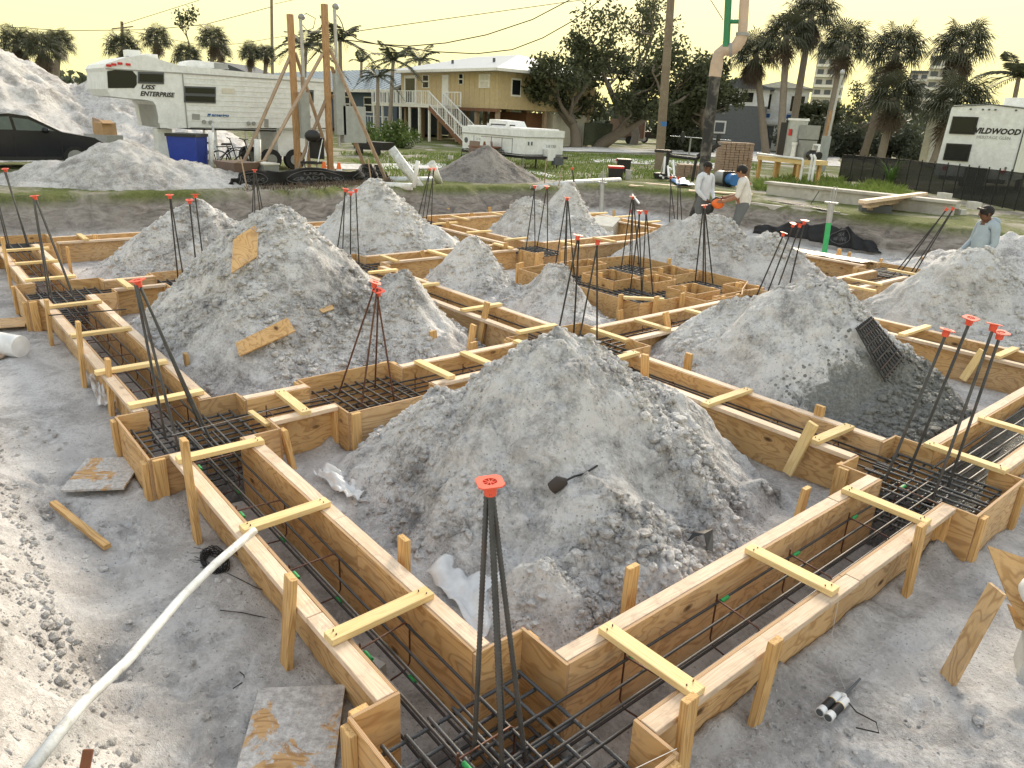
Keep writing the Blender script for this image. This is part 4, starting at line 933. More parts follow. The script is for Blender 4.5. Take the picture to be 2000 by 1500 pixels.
# things round the camper
b = S(373, 343); k = Kit('recycling_bin', 'blue wheeled recycling bin beside the camper nose', 'bin', b, R(-40))
k.p('body', 'bin_blue', lambda m: m.box((0, 0, .56), (.74, .72, 1.02), None, 0, 1.12)); k.p('lid', 'black_plastic', lambda m: m.box((0, 0, 1.11), (.88, .86, .08)))
for s_ in (-1, 1): k.p('wheel', 'black_rubber', lambda m: m.tube([(s_*.3, .36, .12), (s_*.36, .36, .12)], .12, 12))
k.text('lettering', 'white_paint', 'PROPERTY OF', (.02, -.41, .94), .08, 0, None, 0, .004); [k.box('print_line', 'white_paint', (.22, -.402, .86-.035*i), (.16, .006, .018)) for i in range(3)]; k.box('print_line', 'white_paint', (.05, -.4, .71), (.3, .006, .025))
for i in range(3): k.p('emblem', 'white_paint', lambda m: m.box((-.14+.06*math.cos(i*2.1), -.4, .82+.06*math.sin(i*2.1)), (.05, .006, .05), rotm('Y', i)))
k.p('emblem', 'white_paint', lambda m: m.box((.08, -.4, .82), (.1, .006, .1)))
q = S(275, 318)+[0, 0, 0]; k = Kit('moving_boxes', 'open cardboard boxes stacked behind the verge mound', 'box', (q[0]-2, q[1]-.6, STREET), R(20))
k.p('stand', 'grey_metal', lambda m: m.box((0, 0, .4), (1.3, .6, .8))); k.p('carton', 'cardboard', lambda m: m.box((.15, 0, 1.0), (.55, .5, .4))); k.p('panel', 'paver', lambda m: m.box((-.4, .1, 1.05), (.5, .06, .5), rotm('Y', .15))); k.p('flap', 'cardboard', lambda m: m.box((.47, -.1, 1.22), (.2, .4, .02), rotm('Y', .5)))
def bicycle(px, py, label, yaw):
    o = S(px, py); k = Kit('bicycle', label, 'bicycle', o, yaw, 'bicycles leaning under the camper')
    for x in (-.5, .5): 
        w = k.p('wheel', 'black_rubber', lambda m: m.tube([(x+.32*math.cos(a), 0, .33+.32*math.sin(a)) for a in np.linspace(0, 6.283, 21)], .02, 6, cap=False))
        for a in np.linspace(0, math.pi, 7)[:-1]: k.p('spoke', 'grey_metal', lambda m: m.bar((x-.31*math.cos(a), 0, .33-.31*math.sin(a)), (x+.31*math.cos(a), 0, .33+.31*math.sin(a)), .006), w)
    for a, b in (((-.5, 0, .33), (-.12, 0, .32)), ((-.12, 0, .32), (-.22, 0, .78)), ((-.22, 0, .72), (.35, 0, .75)), ((-.12, 0, .32), (.36, 0, .68)), ((-.5, 0, .33), (-.2, 0, .7)), ((.5, 0, .33), (.33, 0, .98))): k.p('frame_tube', 'black_plastic', lambda m: m.tube([a, b], .018, 6))
    k.p('saddle', 'black_plastic', lambda m: m.box((-.24, 0, .84), (.3, .14, .06), None, 0, .8)); k.p('seat_post', 'chrome', lambda m: m.tube([(-.22, 0, .72), (-.24, 0, .82)], .015, 6)); k.p('handlebar', 'black_plastic', lambda m: m.tube([(.3, -.28, 1.0), (.34, 0, .97), (.3, .28, 1.0)], .014, 6))
bicycle(432, 335, 'black bicycle with a tall saddle under the camper, left one', R(80)); bicycle(462, 338, 'black bicycle under the camper next to the raking brace', R(95))
# dark car at the left edge, seen from its right side
o = S(40, 336); k = Kit('parked_car', 'black sedan cut off by the left edge, parked before the sand heap', 'car', (-25.0, 3.0, STREET), 0)
prof = [(-2.2, .3), (-2.25, .75), (-2.1, .95), (-1.5, 1.05), (-.8, 1.42), (.0, 1.48), (.45, 1.42), (1.2, 1.02), (2.0, .88), (2.3, .68), (2.35, .35), (2.2, .28)]
k.p('body', 'car_black', lambda m: m.prism(prof, 'x', -1.75, 0)); 
win = k.p('side_window', 'glass_car', lambda m: m.prism([(.1, 1.05), (.05, 1.38), (.42, 1.34), (1.02, 1.04)], 'x', 0, .008)); k.p('side_window', 'glass_car', lambda m: m.prism([(-1.3, 1.06), (-.75, 1.36), (-.02, 1.4), (.02, 1.06)], 'x', 0, .008))
for yy in (-1.45, 1.45):
    w = k.p('wheel', 'black_rubber', lambda m: m.tube([(-.2, yy, .32), (.015, yy, .32)], .32, 20)); k.p('rim', 'grey_metal', lambda m: m.tube([(.0, yy, .32), (.03, yy, .32)], .22, 14), w)
k.p('mirror', 'car_black', lambda m: m.ell((.1, .78, 1.06), (.1, .09, .08), 10, 6)); k.p('door_handle', 'car_black', lambda m: m.box((.015, .0, .86), (.03, .2, .04)))
for yy in (-.0, 1.12): k.p('door_seam', 'black_plastic', lambda m: m.bar((.003, yy, .35), (.003, yy+.02, 1.02), .012))
k.p('sill_trim', 'black_plastic', lambda m: m.box((.0, 0, .3), (.03, 2.2, .1)))
# ---------------------------------------------------------------- temporary service poles with raking braces
def svc(px, py, top, label, dx=.28):
    o = S(px, py); h = AT(top[0], top[1], o)[2]-STREET; k = Kit('service_pole', label, 'pole', o, 0, 'braced temporary service poles')
    tx, ty, _ = AT(top[0], top[1], o)-o
    board('post', k.t, o-[0, 0, .2], o+[tx*.3, ty*.3, h], .16, .15, 'post_wood', up=(1, 0, 0), bev=.01)
    k.tube('conduit', 'galv', [(.1, dx, .9), (.1+tx*.3, dx, h-.5), (.1+tx*.3, dx, h-.1)], .05, 8); k.p('weatherhead', 'grey_metal', lambda m: m.ell((.1, dx+.04, h-.04), (.075, .11, .09), 10, 6)); return k, o, h
kA, oA, hA = svc(583, 343, (568, 28), 'shorter braced timber pole with a weatherhead, in front of the camper')
kB, oB, hB = svc(646, 346, (636, 8), 'taller braced timber pole with a weatherhead and grey meter boxes')
kA.box('meter_box', 'box_grey', (.16, .22, 1.75), (.18, .28, 1.3)); kB.box('meter_box', 'box_grey', (.16, .3, 2.1), (.18, .3, 1.7)); kB.box('panel_box', 'box_grey', (.1, .75, 1.55), (.3, .75, 1.05))
def brace(k, o, a, b, mat='old_lumber'):
    foot = S(*b); tp = AT(a[0], a[1], o); tp = tp+(foot-tp)*0; board('brace', k.t, foot-[0, 0, .1], tp, .04, .12, mat, up=(1, .3, 0))
brace(kA, oA, (572, 98), (462, 340)); brace(kA, oA, (576, 102), (655, 338)); brace(kA, oA, (590, 150), (606, 342)); brace(kB, oB, (630, 105), (495, 345)); brace(kB, oB, (644, 95), (757, 352)); brace(kB, oB, (648, 130), (716, 336)); brace(kB, oB, (642, 182), (572, 345)); brace(kB, oB, (650, 185), (726, 345))
# service wires
def wire(label, pts, r=.012, sag=None):
    m = MB(); P = [np.array(q, float) for q in pts]
    if sag is not None:
        a, b = P[0], P[-1]; P = [a+(b-a)*t_-np.array([0, 0, 4*sag*t_*(1-t_)]) for t_ in np.linspace(0, 1, 25)]
    m.tube(P, r, 5); o = m.obj('power_line', 'wire'); return tag(base_of(o, P[0]), label, 'wire', 'overhead wires')
def RAY(px, py, dist): d = ray(px, py); return np.array([0, 0, CH])+d/np.linalg.norm(d)*dist
top = RAY(689, 62, 27)
wire('thin straight wire rising right from the braced poles', [RAY(689, 62, 27), RAY(1150, -2, 34)], .012)
wire('heavy wire sagging low from the braced poles, upper of the two', [RAY(672, 60, 26.4), RAY(700, 78, 26.8), RAY(735, 86, 27), RAY(800, 90, 28), RAY(870, 84, 28.5), RAY(950, 68, 29), RAY(1040, 38, 29.5), RAY(1120, -4, 30)], .018)
wire('heavy wire sagging lowest across the yellow house roof', [RAY(676, 78, 26.5), RAY(720, 84, 27), RAY(780, 92, 27.6), RAY(850, 101, 28), RAY(930, 105, 28.6), RAY(1000, 97, 29), RAY(1060, 74, 29.4), RAY(1120, 40, 30), RAY(1180, -6, 31)], .018)
wire('frayed wire hanging from the taller weatherhead', [RAY(651, 22, 25.2), RAY(662, 34, 25.4), RAY(668, 46, 25.6), RAY(672, 60, 26.4)], .016)
wire('loop of wire beside the shorter weatherhead', [RAY(582, 33, 25.5), RAY(588, 45, 25.6), RAY(600, 60, 25.7), RAY(612, 55, 25.7), RAY(616, 36, 25.7), RAY(598, 26, 25.6), RAY(586, 36, 25.6)], .012)
wire('utility wire crossing the sky at the upper left', [RAY(-10, 50, 90), RAY(120, 60, 88), RAY(290, 58, 88), RAY(400, 48, 90), RAY(528, 14, 95)], .03)
wire('lower utility wire behind the palms', [RAY(240, 58, 86), RAY(400, 90, 90), RAY(470, 85, 92), RAY(560, 70, 95)], .025)
wire('faint wire slanting to the top left', [RAY(238, 48, 86), RAY(390, 0, 92)], .025)
wire('wire running right from the tall pole', [RAY(535, 8, 95), RAY(585, -3, 96)], .025)
wire('guy wire dropping toward the pump boom', [RAY(1385, -5, 22), RAY(1412, 38, 20)], .012)
wire('thin wire from the braced poles behind the palms', [RAY(690, 88, 27), RAY(745, 110, 40)], .012)
# ---------------------------------------------------------------- black silt fence with printed mark
def silt(label, pts, hs, prints, thing_name='silt_fence', lean=0.0):
    "draped black fabric along ground points; hs = height at each point"
    c = np.mean(pts, 0); t = thing(thing_name, label, 'fabric', (c[0], c[1], min(q[2] for q in pts)), 'black silt fence fabric')
    P = np.array(pts); n = 60; u = np.linspace(0, len(P)-1, n); B = np.array([[np.interp(a, range(len(P)), P[:, i]) for i in range(3)] for a in u]); Hh = np.interp(u, range(len(hs)), hs)
    d = np.gradient(B, axis=0); nr = np.c_[-d[:, 1], d[:, 0]]; nr /= np.linalg.norm(nr, axis=1)[:, None]+1e-9; m = MB(); rows = 9; V = []
    for j in range(rows):
        f = j/(rows-1)
        for i in range(n):
            w = .06*math.sin(i*.9+j*.4)+.05*fbm(np.array([i*.45]), np.array([j*.8]), 3)[0]*2
            V.append((B[i, 0]+nr[i, 0]*(w+lean*f), B[i, 1]+nr[i, 1]*(w+lean*f), B[i, 2]-.04+Hh[i]*f+.05*math.sin(i*.5)*f))
    F = [(j*n+i, j*n+i+1, (j+1)*n+i+1, (j+1)*n+i) for j in range(rows-1) for i in range(n-1)]
    m.add(V, F, 0, True); fab = m.obj('fabric', 'silt', t); md = fab.modifiers.new('thickness', 'SOLIDIFY'); md.thickness = .004
    V = np.array(V).reshape(rows, n, 3)
    def onf(a, f):
        i = np.clip(a, 0, n-1.001); i0 = int(i); fi = i-i0; j = np.clip(f, 0, .999)*(rows-1); j0 = int(j); fj = j-j0
        p = (V[j0, i0]*(1-fi)+V[j0, i0+1]*fi)*(1-fj)+(V[j0+1, i0]*(1-fi)+V[j0+1, i0+1]*fi)*fj; nn = np.r_[nr[i0], 0]
        if np.dot(nn, np.array([0, 0, CH])-p) < 0: nn = -nn
        return p+nn*.02
    for (a, w, txts) in prints:
        m = MB(); pts_ = [onf(a+w*math.cos(q), .5+.36*math.sin(q)) for q in np.linspace(0, 6.283, 33)]; m.tube(pts_, .012, 4, cap=False); m.obj('printed_ring', 'silt_print', t)
        for (tx, fy, hh, ww) in txts:
            cu = bpy.data.curves.new('x', 'FONT'); cu.body = tx; cu.size = 1; cu.offset = .03; cu.resolution_u = 1; ob = bpy.data.objects.new('x', cu); COL.objects.link(ob); bpy.context.view_layer.update()
            me = bpy.data.meshes.new_from_object(ob.evaluated_get(bpy.context.evaluated_depsgraph_get())); bpy.data.objects.remove(ob); co = np.array([v.co[:] for v in me.vertices]); co -= co.min(0); co /= np.ptp(co, 0)+1e-9
            for v, (x, y, _) in zip(me.vertices, co): v.co = onf(a+(x-.5)*2*w*ww, fy+(y-.5)*hh)
            me.materials.clear(); me.materials.append(MATS['silt_print']); put('lettering', me, t)
    return t
G3 = [('USA', .66, .17, .34), ('GRADING', .44, .2, .8)]
silt('black silt fence printed USA GRADING below the braced poles', [S(443, 366), S(470, 364), S(560, 362), S(690, 357), S(735, 350), S(757, 346)], [.1, .38, .46, .4, .55, .1], [(14, 4.5, G3), (28.5, 5.2, G3), (40, 4.3, G3), (49, 3.6, G3)])
for i, px in enumerate((483, 728)): board('fence_stake', list(o for o in bpy.data.objects if o.name.startswith('silt_fence'))[0], S(px, 366)-[0, 0, .1], S(px-8, 366)+[0, 0, .75], .03, .03, 'old_lumber')
silt('black fabric edge trailing below the verge mound at left', [S(18, 392, .35), S(60, 392, .32), S(120, 394, .3), S(220, 388, .34)], [.18, .16, .08, .02], [])
# ---------------------------------------------------------------- vegetation
def fan_leaf(m, base, d, L, droop, rs, mi=0, nseg=23, w=1.0):
    "one fan leaf: a stalk and a spray of narrow drooping blades"
    d = d/np.linalg.norm(d); side = np.cross(d, (0, 0, 1)); side = side/(np.linalg.norm(side)+1e-6); up = np.cross(side, d)
    st = base+d*L*.55-np.array([0, 0, droop*L*.1]); m.tube([base, (base+st)/2+up*.03, st], [.022, .018, .012], 4, mi, cap=False)
    V = []; F = []
    for i in range(nseg):
        a = (i/(nseg-1)-.5)*R(250); q = d*math.cos(a)+side*math.sin(a)*w; q = q/np.linalg.norm(q); l = L*(.62-.12*abs(a)/2)*(.85+.3*rs.rand())
        t1 = st+q*l*.55-np.array([0, 0, droop*l*.12])+up*.04*math.sin(a*3); t2 = st+q*l-np.array([0, 0, droop*l*(.6+.5*rs.rand())])
        nrm = np.cross(q, up); nrm /= np.linalg.norm(nrm)+1e-6; hw = .019*L; b = len(V)
        V += [st, t1+nrm*hw, t2, t1-nrm*hw]; F.append((b, b+1, b+2, b+3))
    m.add(V, F, mi)
def sabal_crown(seed, nl=40, L=1.45, dead=18):
    rs = np.random.RandomState(seed); m = MB()
    for i in range(nl):
        az = i*2.399+rs.rand()*.4; el = math.asin(np.clip(-.35+1.3*(i+.5)/nl, -1, 1)); d = np.array([math.cos(az)*math.cos(el), math.sin(az)*math.cos(el), math.sin(el)])
        fan_leaf(m, np.array([0, 0, .1*rs.rand()]), d, L*(.85+.3*rs.rand()), .45+.5*(1-el)*.5, rs)
    for i in range(dead):
        az = rs.rand()*6.28; el = R(-50-30*rs.rand()); d = np.array([math.cos(az)*math.cos(el), math.sin(az)*math.cos(el), math.sin(el)]); fan_leaf(m, np.array([0, 0, -.15]), d, L*.8*(.8+.4*rs.rand()), .3, rs, 1, 15, .6)
    return m.mesh('sabal_crown', ['leaf_palm', 'leaf_dead'], False)
def pinnate_crown(seed, nl=16, L=2.2):
    rs = np.random.RandomState(seed); m = MB()
    for i in range(nl):
        az = i*2.399+rs.rand()*.5; el = R(-10+75*rs.rand()); d = np.array([math.cos(az)*math.cos(el), math.sin(az)*math.cos(el), math.sin(el)]); l = L*(.8+.4*rs.rand())
        P = [d*l*t-np.array([0, 0, .75*l*t*t*math.cos(el)]) for t in np.linspace(0, 1, 9)]; m.tube(P, [.03*(1-.8*t) for t in np.linspace(0, 1, 9)], 4, 0, cap=False)
        sd = np.cross(d, (0, 0, 1)); sd /= np.linalg.norm(sd)+1e-6; V = []; F = []
        for j in range(1, 28):
            t = j/28; p = d*l*t-np.array([0, 0, .75*l*t*t*math.cos(el)])
            for s_ in (-1, 1):
                q = sd*s_+d*.55-np.array([0, 0, .35+.3*rs.rand()]); q /= np.linalg.norm(q); ll = l*.26*math.sin(math.pi*(.12+.83*t)); e = p+q*ll; b = len(V); V += [p, p+q*ll*.5+d*.035, e, p+q*ll*.5-d*.035]; F.append((b, b+1, b+2, b+3))
        m.add(V, F, 0)
    return m.mesh('pinnate_crown', 'leaf_palm', False)
SAB = [sabal_crown(s) for s in (1, 2, 3)]; PIN = [pinnate_crown(s) for s in (4, 5)]; SHAG = sabal_crown(9, 40, 1.45, 60)
def palm(base, top_px, label, crown, size, tr=.17, group='palm trees', pin=False, trunk='palm_trunk', bend=.0):
    base = np.array(base, float); tp = AT(top_px[0], top_px[1], base); t = thing('palm_tree', label, 'palm tree', base, group)
    # the sight line gives the top; keep it in the plane facing the camera
    m = MB(); mid = (base+tp)/2+np.array([bend, bend*.5, 0]); P = [(1-u)**2*base+2*u*(1-u)*mid+u*u*tp for u in np.linspace(0, 1, 14)]
    m.tube(P, [tr*(1.25-.4*u+.06*(i % 2)) for i, u in enumerate(np.linspace(0, 1, 14))], 10); o = m.obj('trunk', trunk, t)
    M = Matrix.Translation(tp.tolist()) @ Matrix.Rotation(random.random()*6.28, 4, 'Z') @ Matrix.Diagonal((size, size, size, 1)); put('crown', crown, t, M); return t
def PB(px, depth, z=STREET):
    "ground point under a photo column at a given distance"
    d = ray(px, 300); h = d/np.hypot(d[0], d[1]); return np.array([h[0]*depth, h[1]*depth, z])
# row of cabbage palms at the right: (foot px, distance, crown px, label, crown scale)
for i, (fx, dp, cx_, cy_, lb, sc, cr) in enumerate([
    (1497, 62, 1476, 105, 'cabbage palm with a hanging skirt just right of the pump hose', 1.35, 3), (1524, 60, 1537, 68, 'cabbage palm behind the white house, second from the hose', 1.43, 1), (1540, 64, 1585, 30, 'tallest cabbage palm, its crown cut by the top edge', 1.48, 3),
    (1607, 60, 1650, 88, 'cabbage palm with a leaning trunk behind the equipment platform', 1.43, 0), (1686, 64, 1752, 98, 'cabbage palm leaning right with a full round crown', 1.56, 2), (1812, 66, 1880, 92, 'cabbage palm with a shaggy brown skirt near the trailer', 1.52, 3),
    (1722, 60, 1748, 190, 'short dense cabbage palm between two taller trunks', 1.56, 1), (1826, 58, 1868, 205, 'short bushy cabbage palm behind the trailer', 1.64, 2), (1735, 75, 1725, 150, 'slim cabbage palm half hidden behind the leaning one', 0.98, 0)]):
    palm(PB(fx, dp), (cx_, cy_), lb, SHAG if cr == 3 else SAB[cr], sc, .24)
palm(PB(1962, 80), (1990, 150), 'coconut palm at the right edge', PIN[0], 1.7, .2, pin=True)
# palms on the left skyline
for (cx_, cy_, dp, lb, sc, cr) in [(32, 85, 62, 'shaggy palm at the far left skyline', 0.92, 3), (82, 95, 60, 'dense palm between two others on the left skyline', 0.92, 3), (115, 82, 64, 'slim palm at the right of the left skyline group', 0.82, 1), (240, 92, 70, 'palm beside the leaning utility pole', 1.02, 2),
        (306, 78, 72, 'lone palm above the camper nose', 0.92, 0), (366, 110, 68, 'low palm above the camper roof', 0.92, 1), (416, 78, 72, 'lone palm above the camper roof vent', 1.02, 0), (490, 105, 75, 'low palm behind the tall utility pole', 0.82, 2), (432, 100, 75, 'palm half hidden behind the lone roof vent palm', 0.68, 1), (520, 105, 76, 'low palm right of the tall utility pole', 0.68, 0)]:
    palm(PB(cx_-3, dp), (cx_, cy_), lb, SHAG if cr == 3 else SAB[cr], sc, .2)
palm(PB(590, 66), (598, 90), 'coconut palm between the braced poles', PIN[0], 1.35, .16, pin=True); palm(PB(668, 60), (664, 78), 'coconut palm behind the taller braced pole', PIN[1], 1.2, .15, pin=True)
palm(PB(704, 75), (706, 122), 'small bare palm beyond the blue house', pinnate_crown(8, 5, 1.6), 1.1, .14, pin=True); palm(PB(760, 58), (768, 118), 'feathery palm beside the yellow house', PIN[1], 1.0, .14, pin=True); palm(PB(738, 52), (738, 150), 'short feathery palm in front of the blue house', PIN[0], .75, .12, pin=True)
palm(PB(815, 75), (820, 118), 'coconut palm behind the yellow house roof', PIN[0], 1.25, .15, pin=True)
# broadleaf trees
def leaves(m, c, r, n, rs, s, mi=0, flat=.8):
    "n leaf sprays through a lumpy clump"
    d = rs.normal(size=(n, 3)); d /= np.linalg.norm(d, axis=1)[:, None]; rad = rs.rand(n)**.45; p = c+d*rad[:, None]*np.array([r, r, r*flat]); V = []; F = []; b = 0
    a = rs.normal(size=(n, 3)); a /= np.linalg.norm(a, axis=1)[:, None]; q = np.cross(a, rs.normal(size=(n, 3))); q /= np.linalg.norm(q, axis=1)[:, None]+1e-6; ss = s*(.6+.8*rs.rand(n))[:, None]
    V = np.stack([p-a*ss, p+q*ss*.5, p+a*ss, p-q*ss*.5], 1).reshape(-1, 3); F = np.arange(4*n).reshape(n, 4); m.add(V, F.tolist(), mi)
def tree(label, base, h, spread, seed, nl, lean=(0, 0), leaf='leaf_oak', tr=.45, group='broadleaf trees', split=.3, name='oak_tree', ls=.16, nclump=60, sx=1.0):
    rs = np.random.RandomState(seed); base = np.array(base, float); t = thing(name, label, 'tree', base, group); mt = MB(); tips = []
    v0 = ray(1300, 300); rt = np.array([_rt[0], _rt[1], 0])
    def limb(p, d, L, r, lev):
        P = [p]; q = p*1.0; dd = d/np.linalg.norm(d); n = 6
        for i in range(n):
            dd = dd+rs.normal(size=3)*.16; dd[2] += .03 if lev else 0; dd /= np.linalg.norm(dd); q = q+dd*L/n; P.append(q*1.0)
        rr = [r*(1-.55*i/n) for i in range(n+1)]; mt.tube(P, rr, 8 if lev < 2 else 5, cap=lev > 1)
        if lev >= 3: tips.append((q, L)); tips.append((P[4], L)); return
        k = 4 if lev == 0 else 3
        for j in range(k):
            s_ = P[-1] if j < 2 else P[rs.randint(2, n)]; az = rs.rand()*6.28 if lev else j*6.28/k+rs.rand(); el = R(15+40*rs.rand()) if lev == 0 else R(-10+60*rs.rand())
            nd = np.array([math.cos(az)*math.cos(el)*sx, math.sin(az)*math.cos(el)*sx, math.sin(el)]); nd = nd+dd*.5; limb(s_, nd, L*(.62+.25*rs.rand())*(spread/h*1.5 if lev == 0 else 1), r*.5, lev+1)
    limb(base-[0, 0, .2], np.array([lean[0], lean[1], 1.0]), h*split, tr, 0)
    mt.obj('trunk', 'trunk', t, False); m = MB(); per = max(5, nl//max(1, len(tips)))
    for (p, L) in tips: leaves(m, p, L*.5+.2, per, rs, ls)
    m.obj('crown', leaf, t, False); return t
oak1 = tree('leaning live oak in front of the yellow house corner', S(1123, 289), 7.2, 6.0, 11, 8000, (-.1, .05), tr=.48, split=.42, ls=.15)
oak2 = tree('live oak with a forked dark trunk right of the yellow house', S(1165, 289), 8.6, 7.6, 23, 9500, (.35, .45), tr=.55, split=.36, ls=.15)
tree('dark spreading oak behind the concrete pump hose', PB(1375, 60), 8.4, 6.6, 31, 11000, (0, 0), tr=.4, split=.3, ls=.16)
tree('sparse oak whose top reaches the frame above the power pole', PB(1235, 72), 12.5, 6.0, 44, 3600, (.1, .1), tr=.4, split=.5, ls=.15)
tree('bare branched tree backlit by the sunset between the palms', PB(1660, 80), 7.5, 6.5, 52, 3500, tr=.3, split=.3, ls=.14)
tree('dark rounded tree behind the equipment platform', PB(1590, 74), 6.6, 5.5, 61, 8000, tr=.3, split=.25, ls=.16)
tree('dark leafy tree by the grey house', PB(1330, 66), 6.0, 5.0, 71, 7000, tr=.3, split=.25, ls=.16)
tree('thin tall pine above the camper roof', PB(473, 85), 11.5, 2.2, 81, 500, tr=.14, split=.75, ls=.2, name='pine_tree', sx=.5)
def bush(label, c, r, n, seed, leaf='leaf_bush', name='bush', ls=.09, group='shrubs'):
    rs = np.random.RandomState(seed); t = thing(name, label, 'bush', c, group); m = MB(); mt = MB()
    for i in range(14):
        d = rs.normal(size=3); d[2] = abs(d[2]); d = d/np.linalg.norm(d)*np.array([r[0], r[1], r[2]])*.8*rs.rand()**.4; leaves(m, np.array(c)+d+[0, 0, r[2]*.15], min(r)*.5, n//14, rs, ls)
        mt.tube([np.array(c), np.array(c)+d*.6, np.array(c)+d], [.03, .02, .01], 4)
    mt.obj('stem', 'trunk', t, False); m.obj('foliage', leaf, t, False); return t
bush('bright green bush below the yellow house deck', S(765, 288), (2.6, 2.0, 1.25), 3800, 1)
bush('scrubby bush at the left of the bright green one', S(725, 292), (1.0, 1.0, .7), 1300, 2)
for i, (px, dp, w, h, lb) in enumerate([(1640, 70, 4, 2.4, 'dark scrub below the leaning palms'), (1700, 72, 4.5, 2.0, 'dark scrub between two palm trunks'), (1780, 72, 4.5, 2.2, 'green scrub left of the white trailer'), (1360, 60, 1.6, 1.6, 'dark bush behind the weight bench'), (1570, 66, 3, 3.0, 'dark shrub behind the tall meter post'), (1320, 66, 2.5, 1.6, 'low dark shrub behind the pickup')]):
    bush(lb, PB(px, dp), (w, w*.7, h), 3000, 20+i, 'leaf_far', ls=.16)
# far belt of trees that reads as one mass
rs = np.random.RandomState(77); m = MB()
for a in np.linspace(-95, 15, 130):
    dp = 105+25*rs.rand(); c = np.array([math.sin(R(a))*dp, math.cos(R(a))*dp, STREET+1.2+1.6*rs.rand()]); leaves(m, c, 3.0+1.8*rs.rand(), 160, rs, .5, 0, .75)
ob = kind(m.obj('far_trees', 'leaf_far', None, False), 'stuff'); ob['label'] = 'far belt of dark trees along the horizon'
# big grass clump by the mesh fence, and rough grass as ground cover
def blades(name, label, n, pts, hmin, hmax, mat, seed, wd=.008):
    rs = np.random.RandomState(seed); V = []; F = []
    P = pts(rs, n); 
    az = rs.rand(len(P))*6.28; h = hmin+(hmax-hmin)*rs.rand(len(P)); bend = .25+.5*rs.rand(len(P))
    c, s = np.cos(az), np.sin(az); o = np.zeros(len(P)); w = wd*(1+np.hypot(P[:, 0], P[:, 1])/25)
    V = np.stack([P+np.c_[-s*w, c*w, o], P+np.c_[s*w, -c*w, o], P+np.c_[c*h*bend*.4+s*w*.6, s*h*bend*.4-c*w*.6, h*.65], P+np.c_[c*h*bend, s*h*bend, h]], 1).reshape(-1, 3)
    F = np.arange(4*len(P)).reshape(-1, 4)
    me = bpy.data.meshes.new(name); me.from_pydata(V.tolist(), [], F.tolist()); me.materials.append(MATS[mat]); ob = bpy.data.objects.new(name, me); COL.objects.link(ob); ob['kind'] = 'stuff'; ob['label'] = label; return ob
def poly_pts(poly_px, z=STREET):
    C = np.array([S(*q) for q in poly_px])
    def f(rs, n):
        lo, hi = C[:, :2].min(0), C[:, :2].max(0); P = lo+(hi-lo)*rs.rand(n, 2); ins = np.zeros(n, bool); j = len(C)-1
        for i in range(len(C)):
            xi, yi = C[i, :2]; xj, yj = C[j, :2]; ins ^= ((yi > P[:, 1]) != (yj > P[:, 1])) & (P[:, 0] < (xj-xi)*(P[:, 1]-yi)/(yj-yi+1e-9)+xi); j = i
        P = P[ins]; z_ = ground_h(P[:, 0], P[:, 1])[0]; k_ = vnoise(P[:, 0]*.9, P[:, 1]*.9) > .38; return np.c_[P, z_][k_]
    return f
blades('tall_grass', 'tall green grass along the old concrete wall at right', 16000, poly_pts([(1470, 362), (1600, 345), (1760, 372), (1780, 398), (1640, 388), (1480, 372)]), .12, .4, 'blade', 3, .006)
blades('lawn_grass', 'patchy lawn round the pop up trailer', 26000, poly_pts([(660, 300), (900, 300), (1150, 300), (1480, 318), (1480, 345), (1300, 348), (1050, 352), (760, 345)]), .05, .17, 'blade', 4, .009)
blades('verge_grass', 'dry grass on the verge below the silt fence', 5000, poly_pts([(430, 372), (760, 352), (790, 372), (600, 384), (430, 386)]), .05, .16, 'leaf_dead', 6, .006)
def clump(label, base, n, h, seed, mat='leaf_green'):
    rs = np.random.RandomState(seed); m = MB(); base = np.array(base)
    for i in range(n):
        az = rs.rand()*6.28; l = h*(.6+.6*rs.rand()); e = .35+.5*rs.rand(); d = np.array([math.cos(az), math.sin(az), 0]); P = [base+d*.05+d*l*e*t*t+np.array([0, 0, l*(t-.55*e*t*t*t)]) for t in np.linspace(0, 1, 6)]; sd = np.cross(d, (0, 0, 1))*.022
        V = []; 
        for j, p in enumerate(P): V += [p-sd*(1-j/5.5), p+sd*(1-j/5.5)]
        m.add(V, [(2*j, 2*j+1, 2*j+3, 2*j+2) for j in range(5)])
    o = m.obj('grass_clump', mat, None, False); base_of(o, base); tag(o, label, 'plant')
clump('tall green reed clump growing against the black mesh fence', S(1735, 366), 60, 1.35, 5)
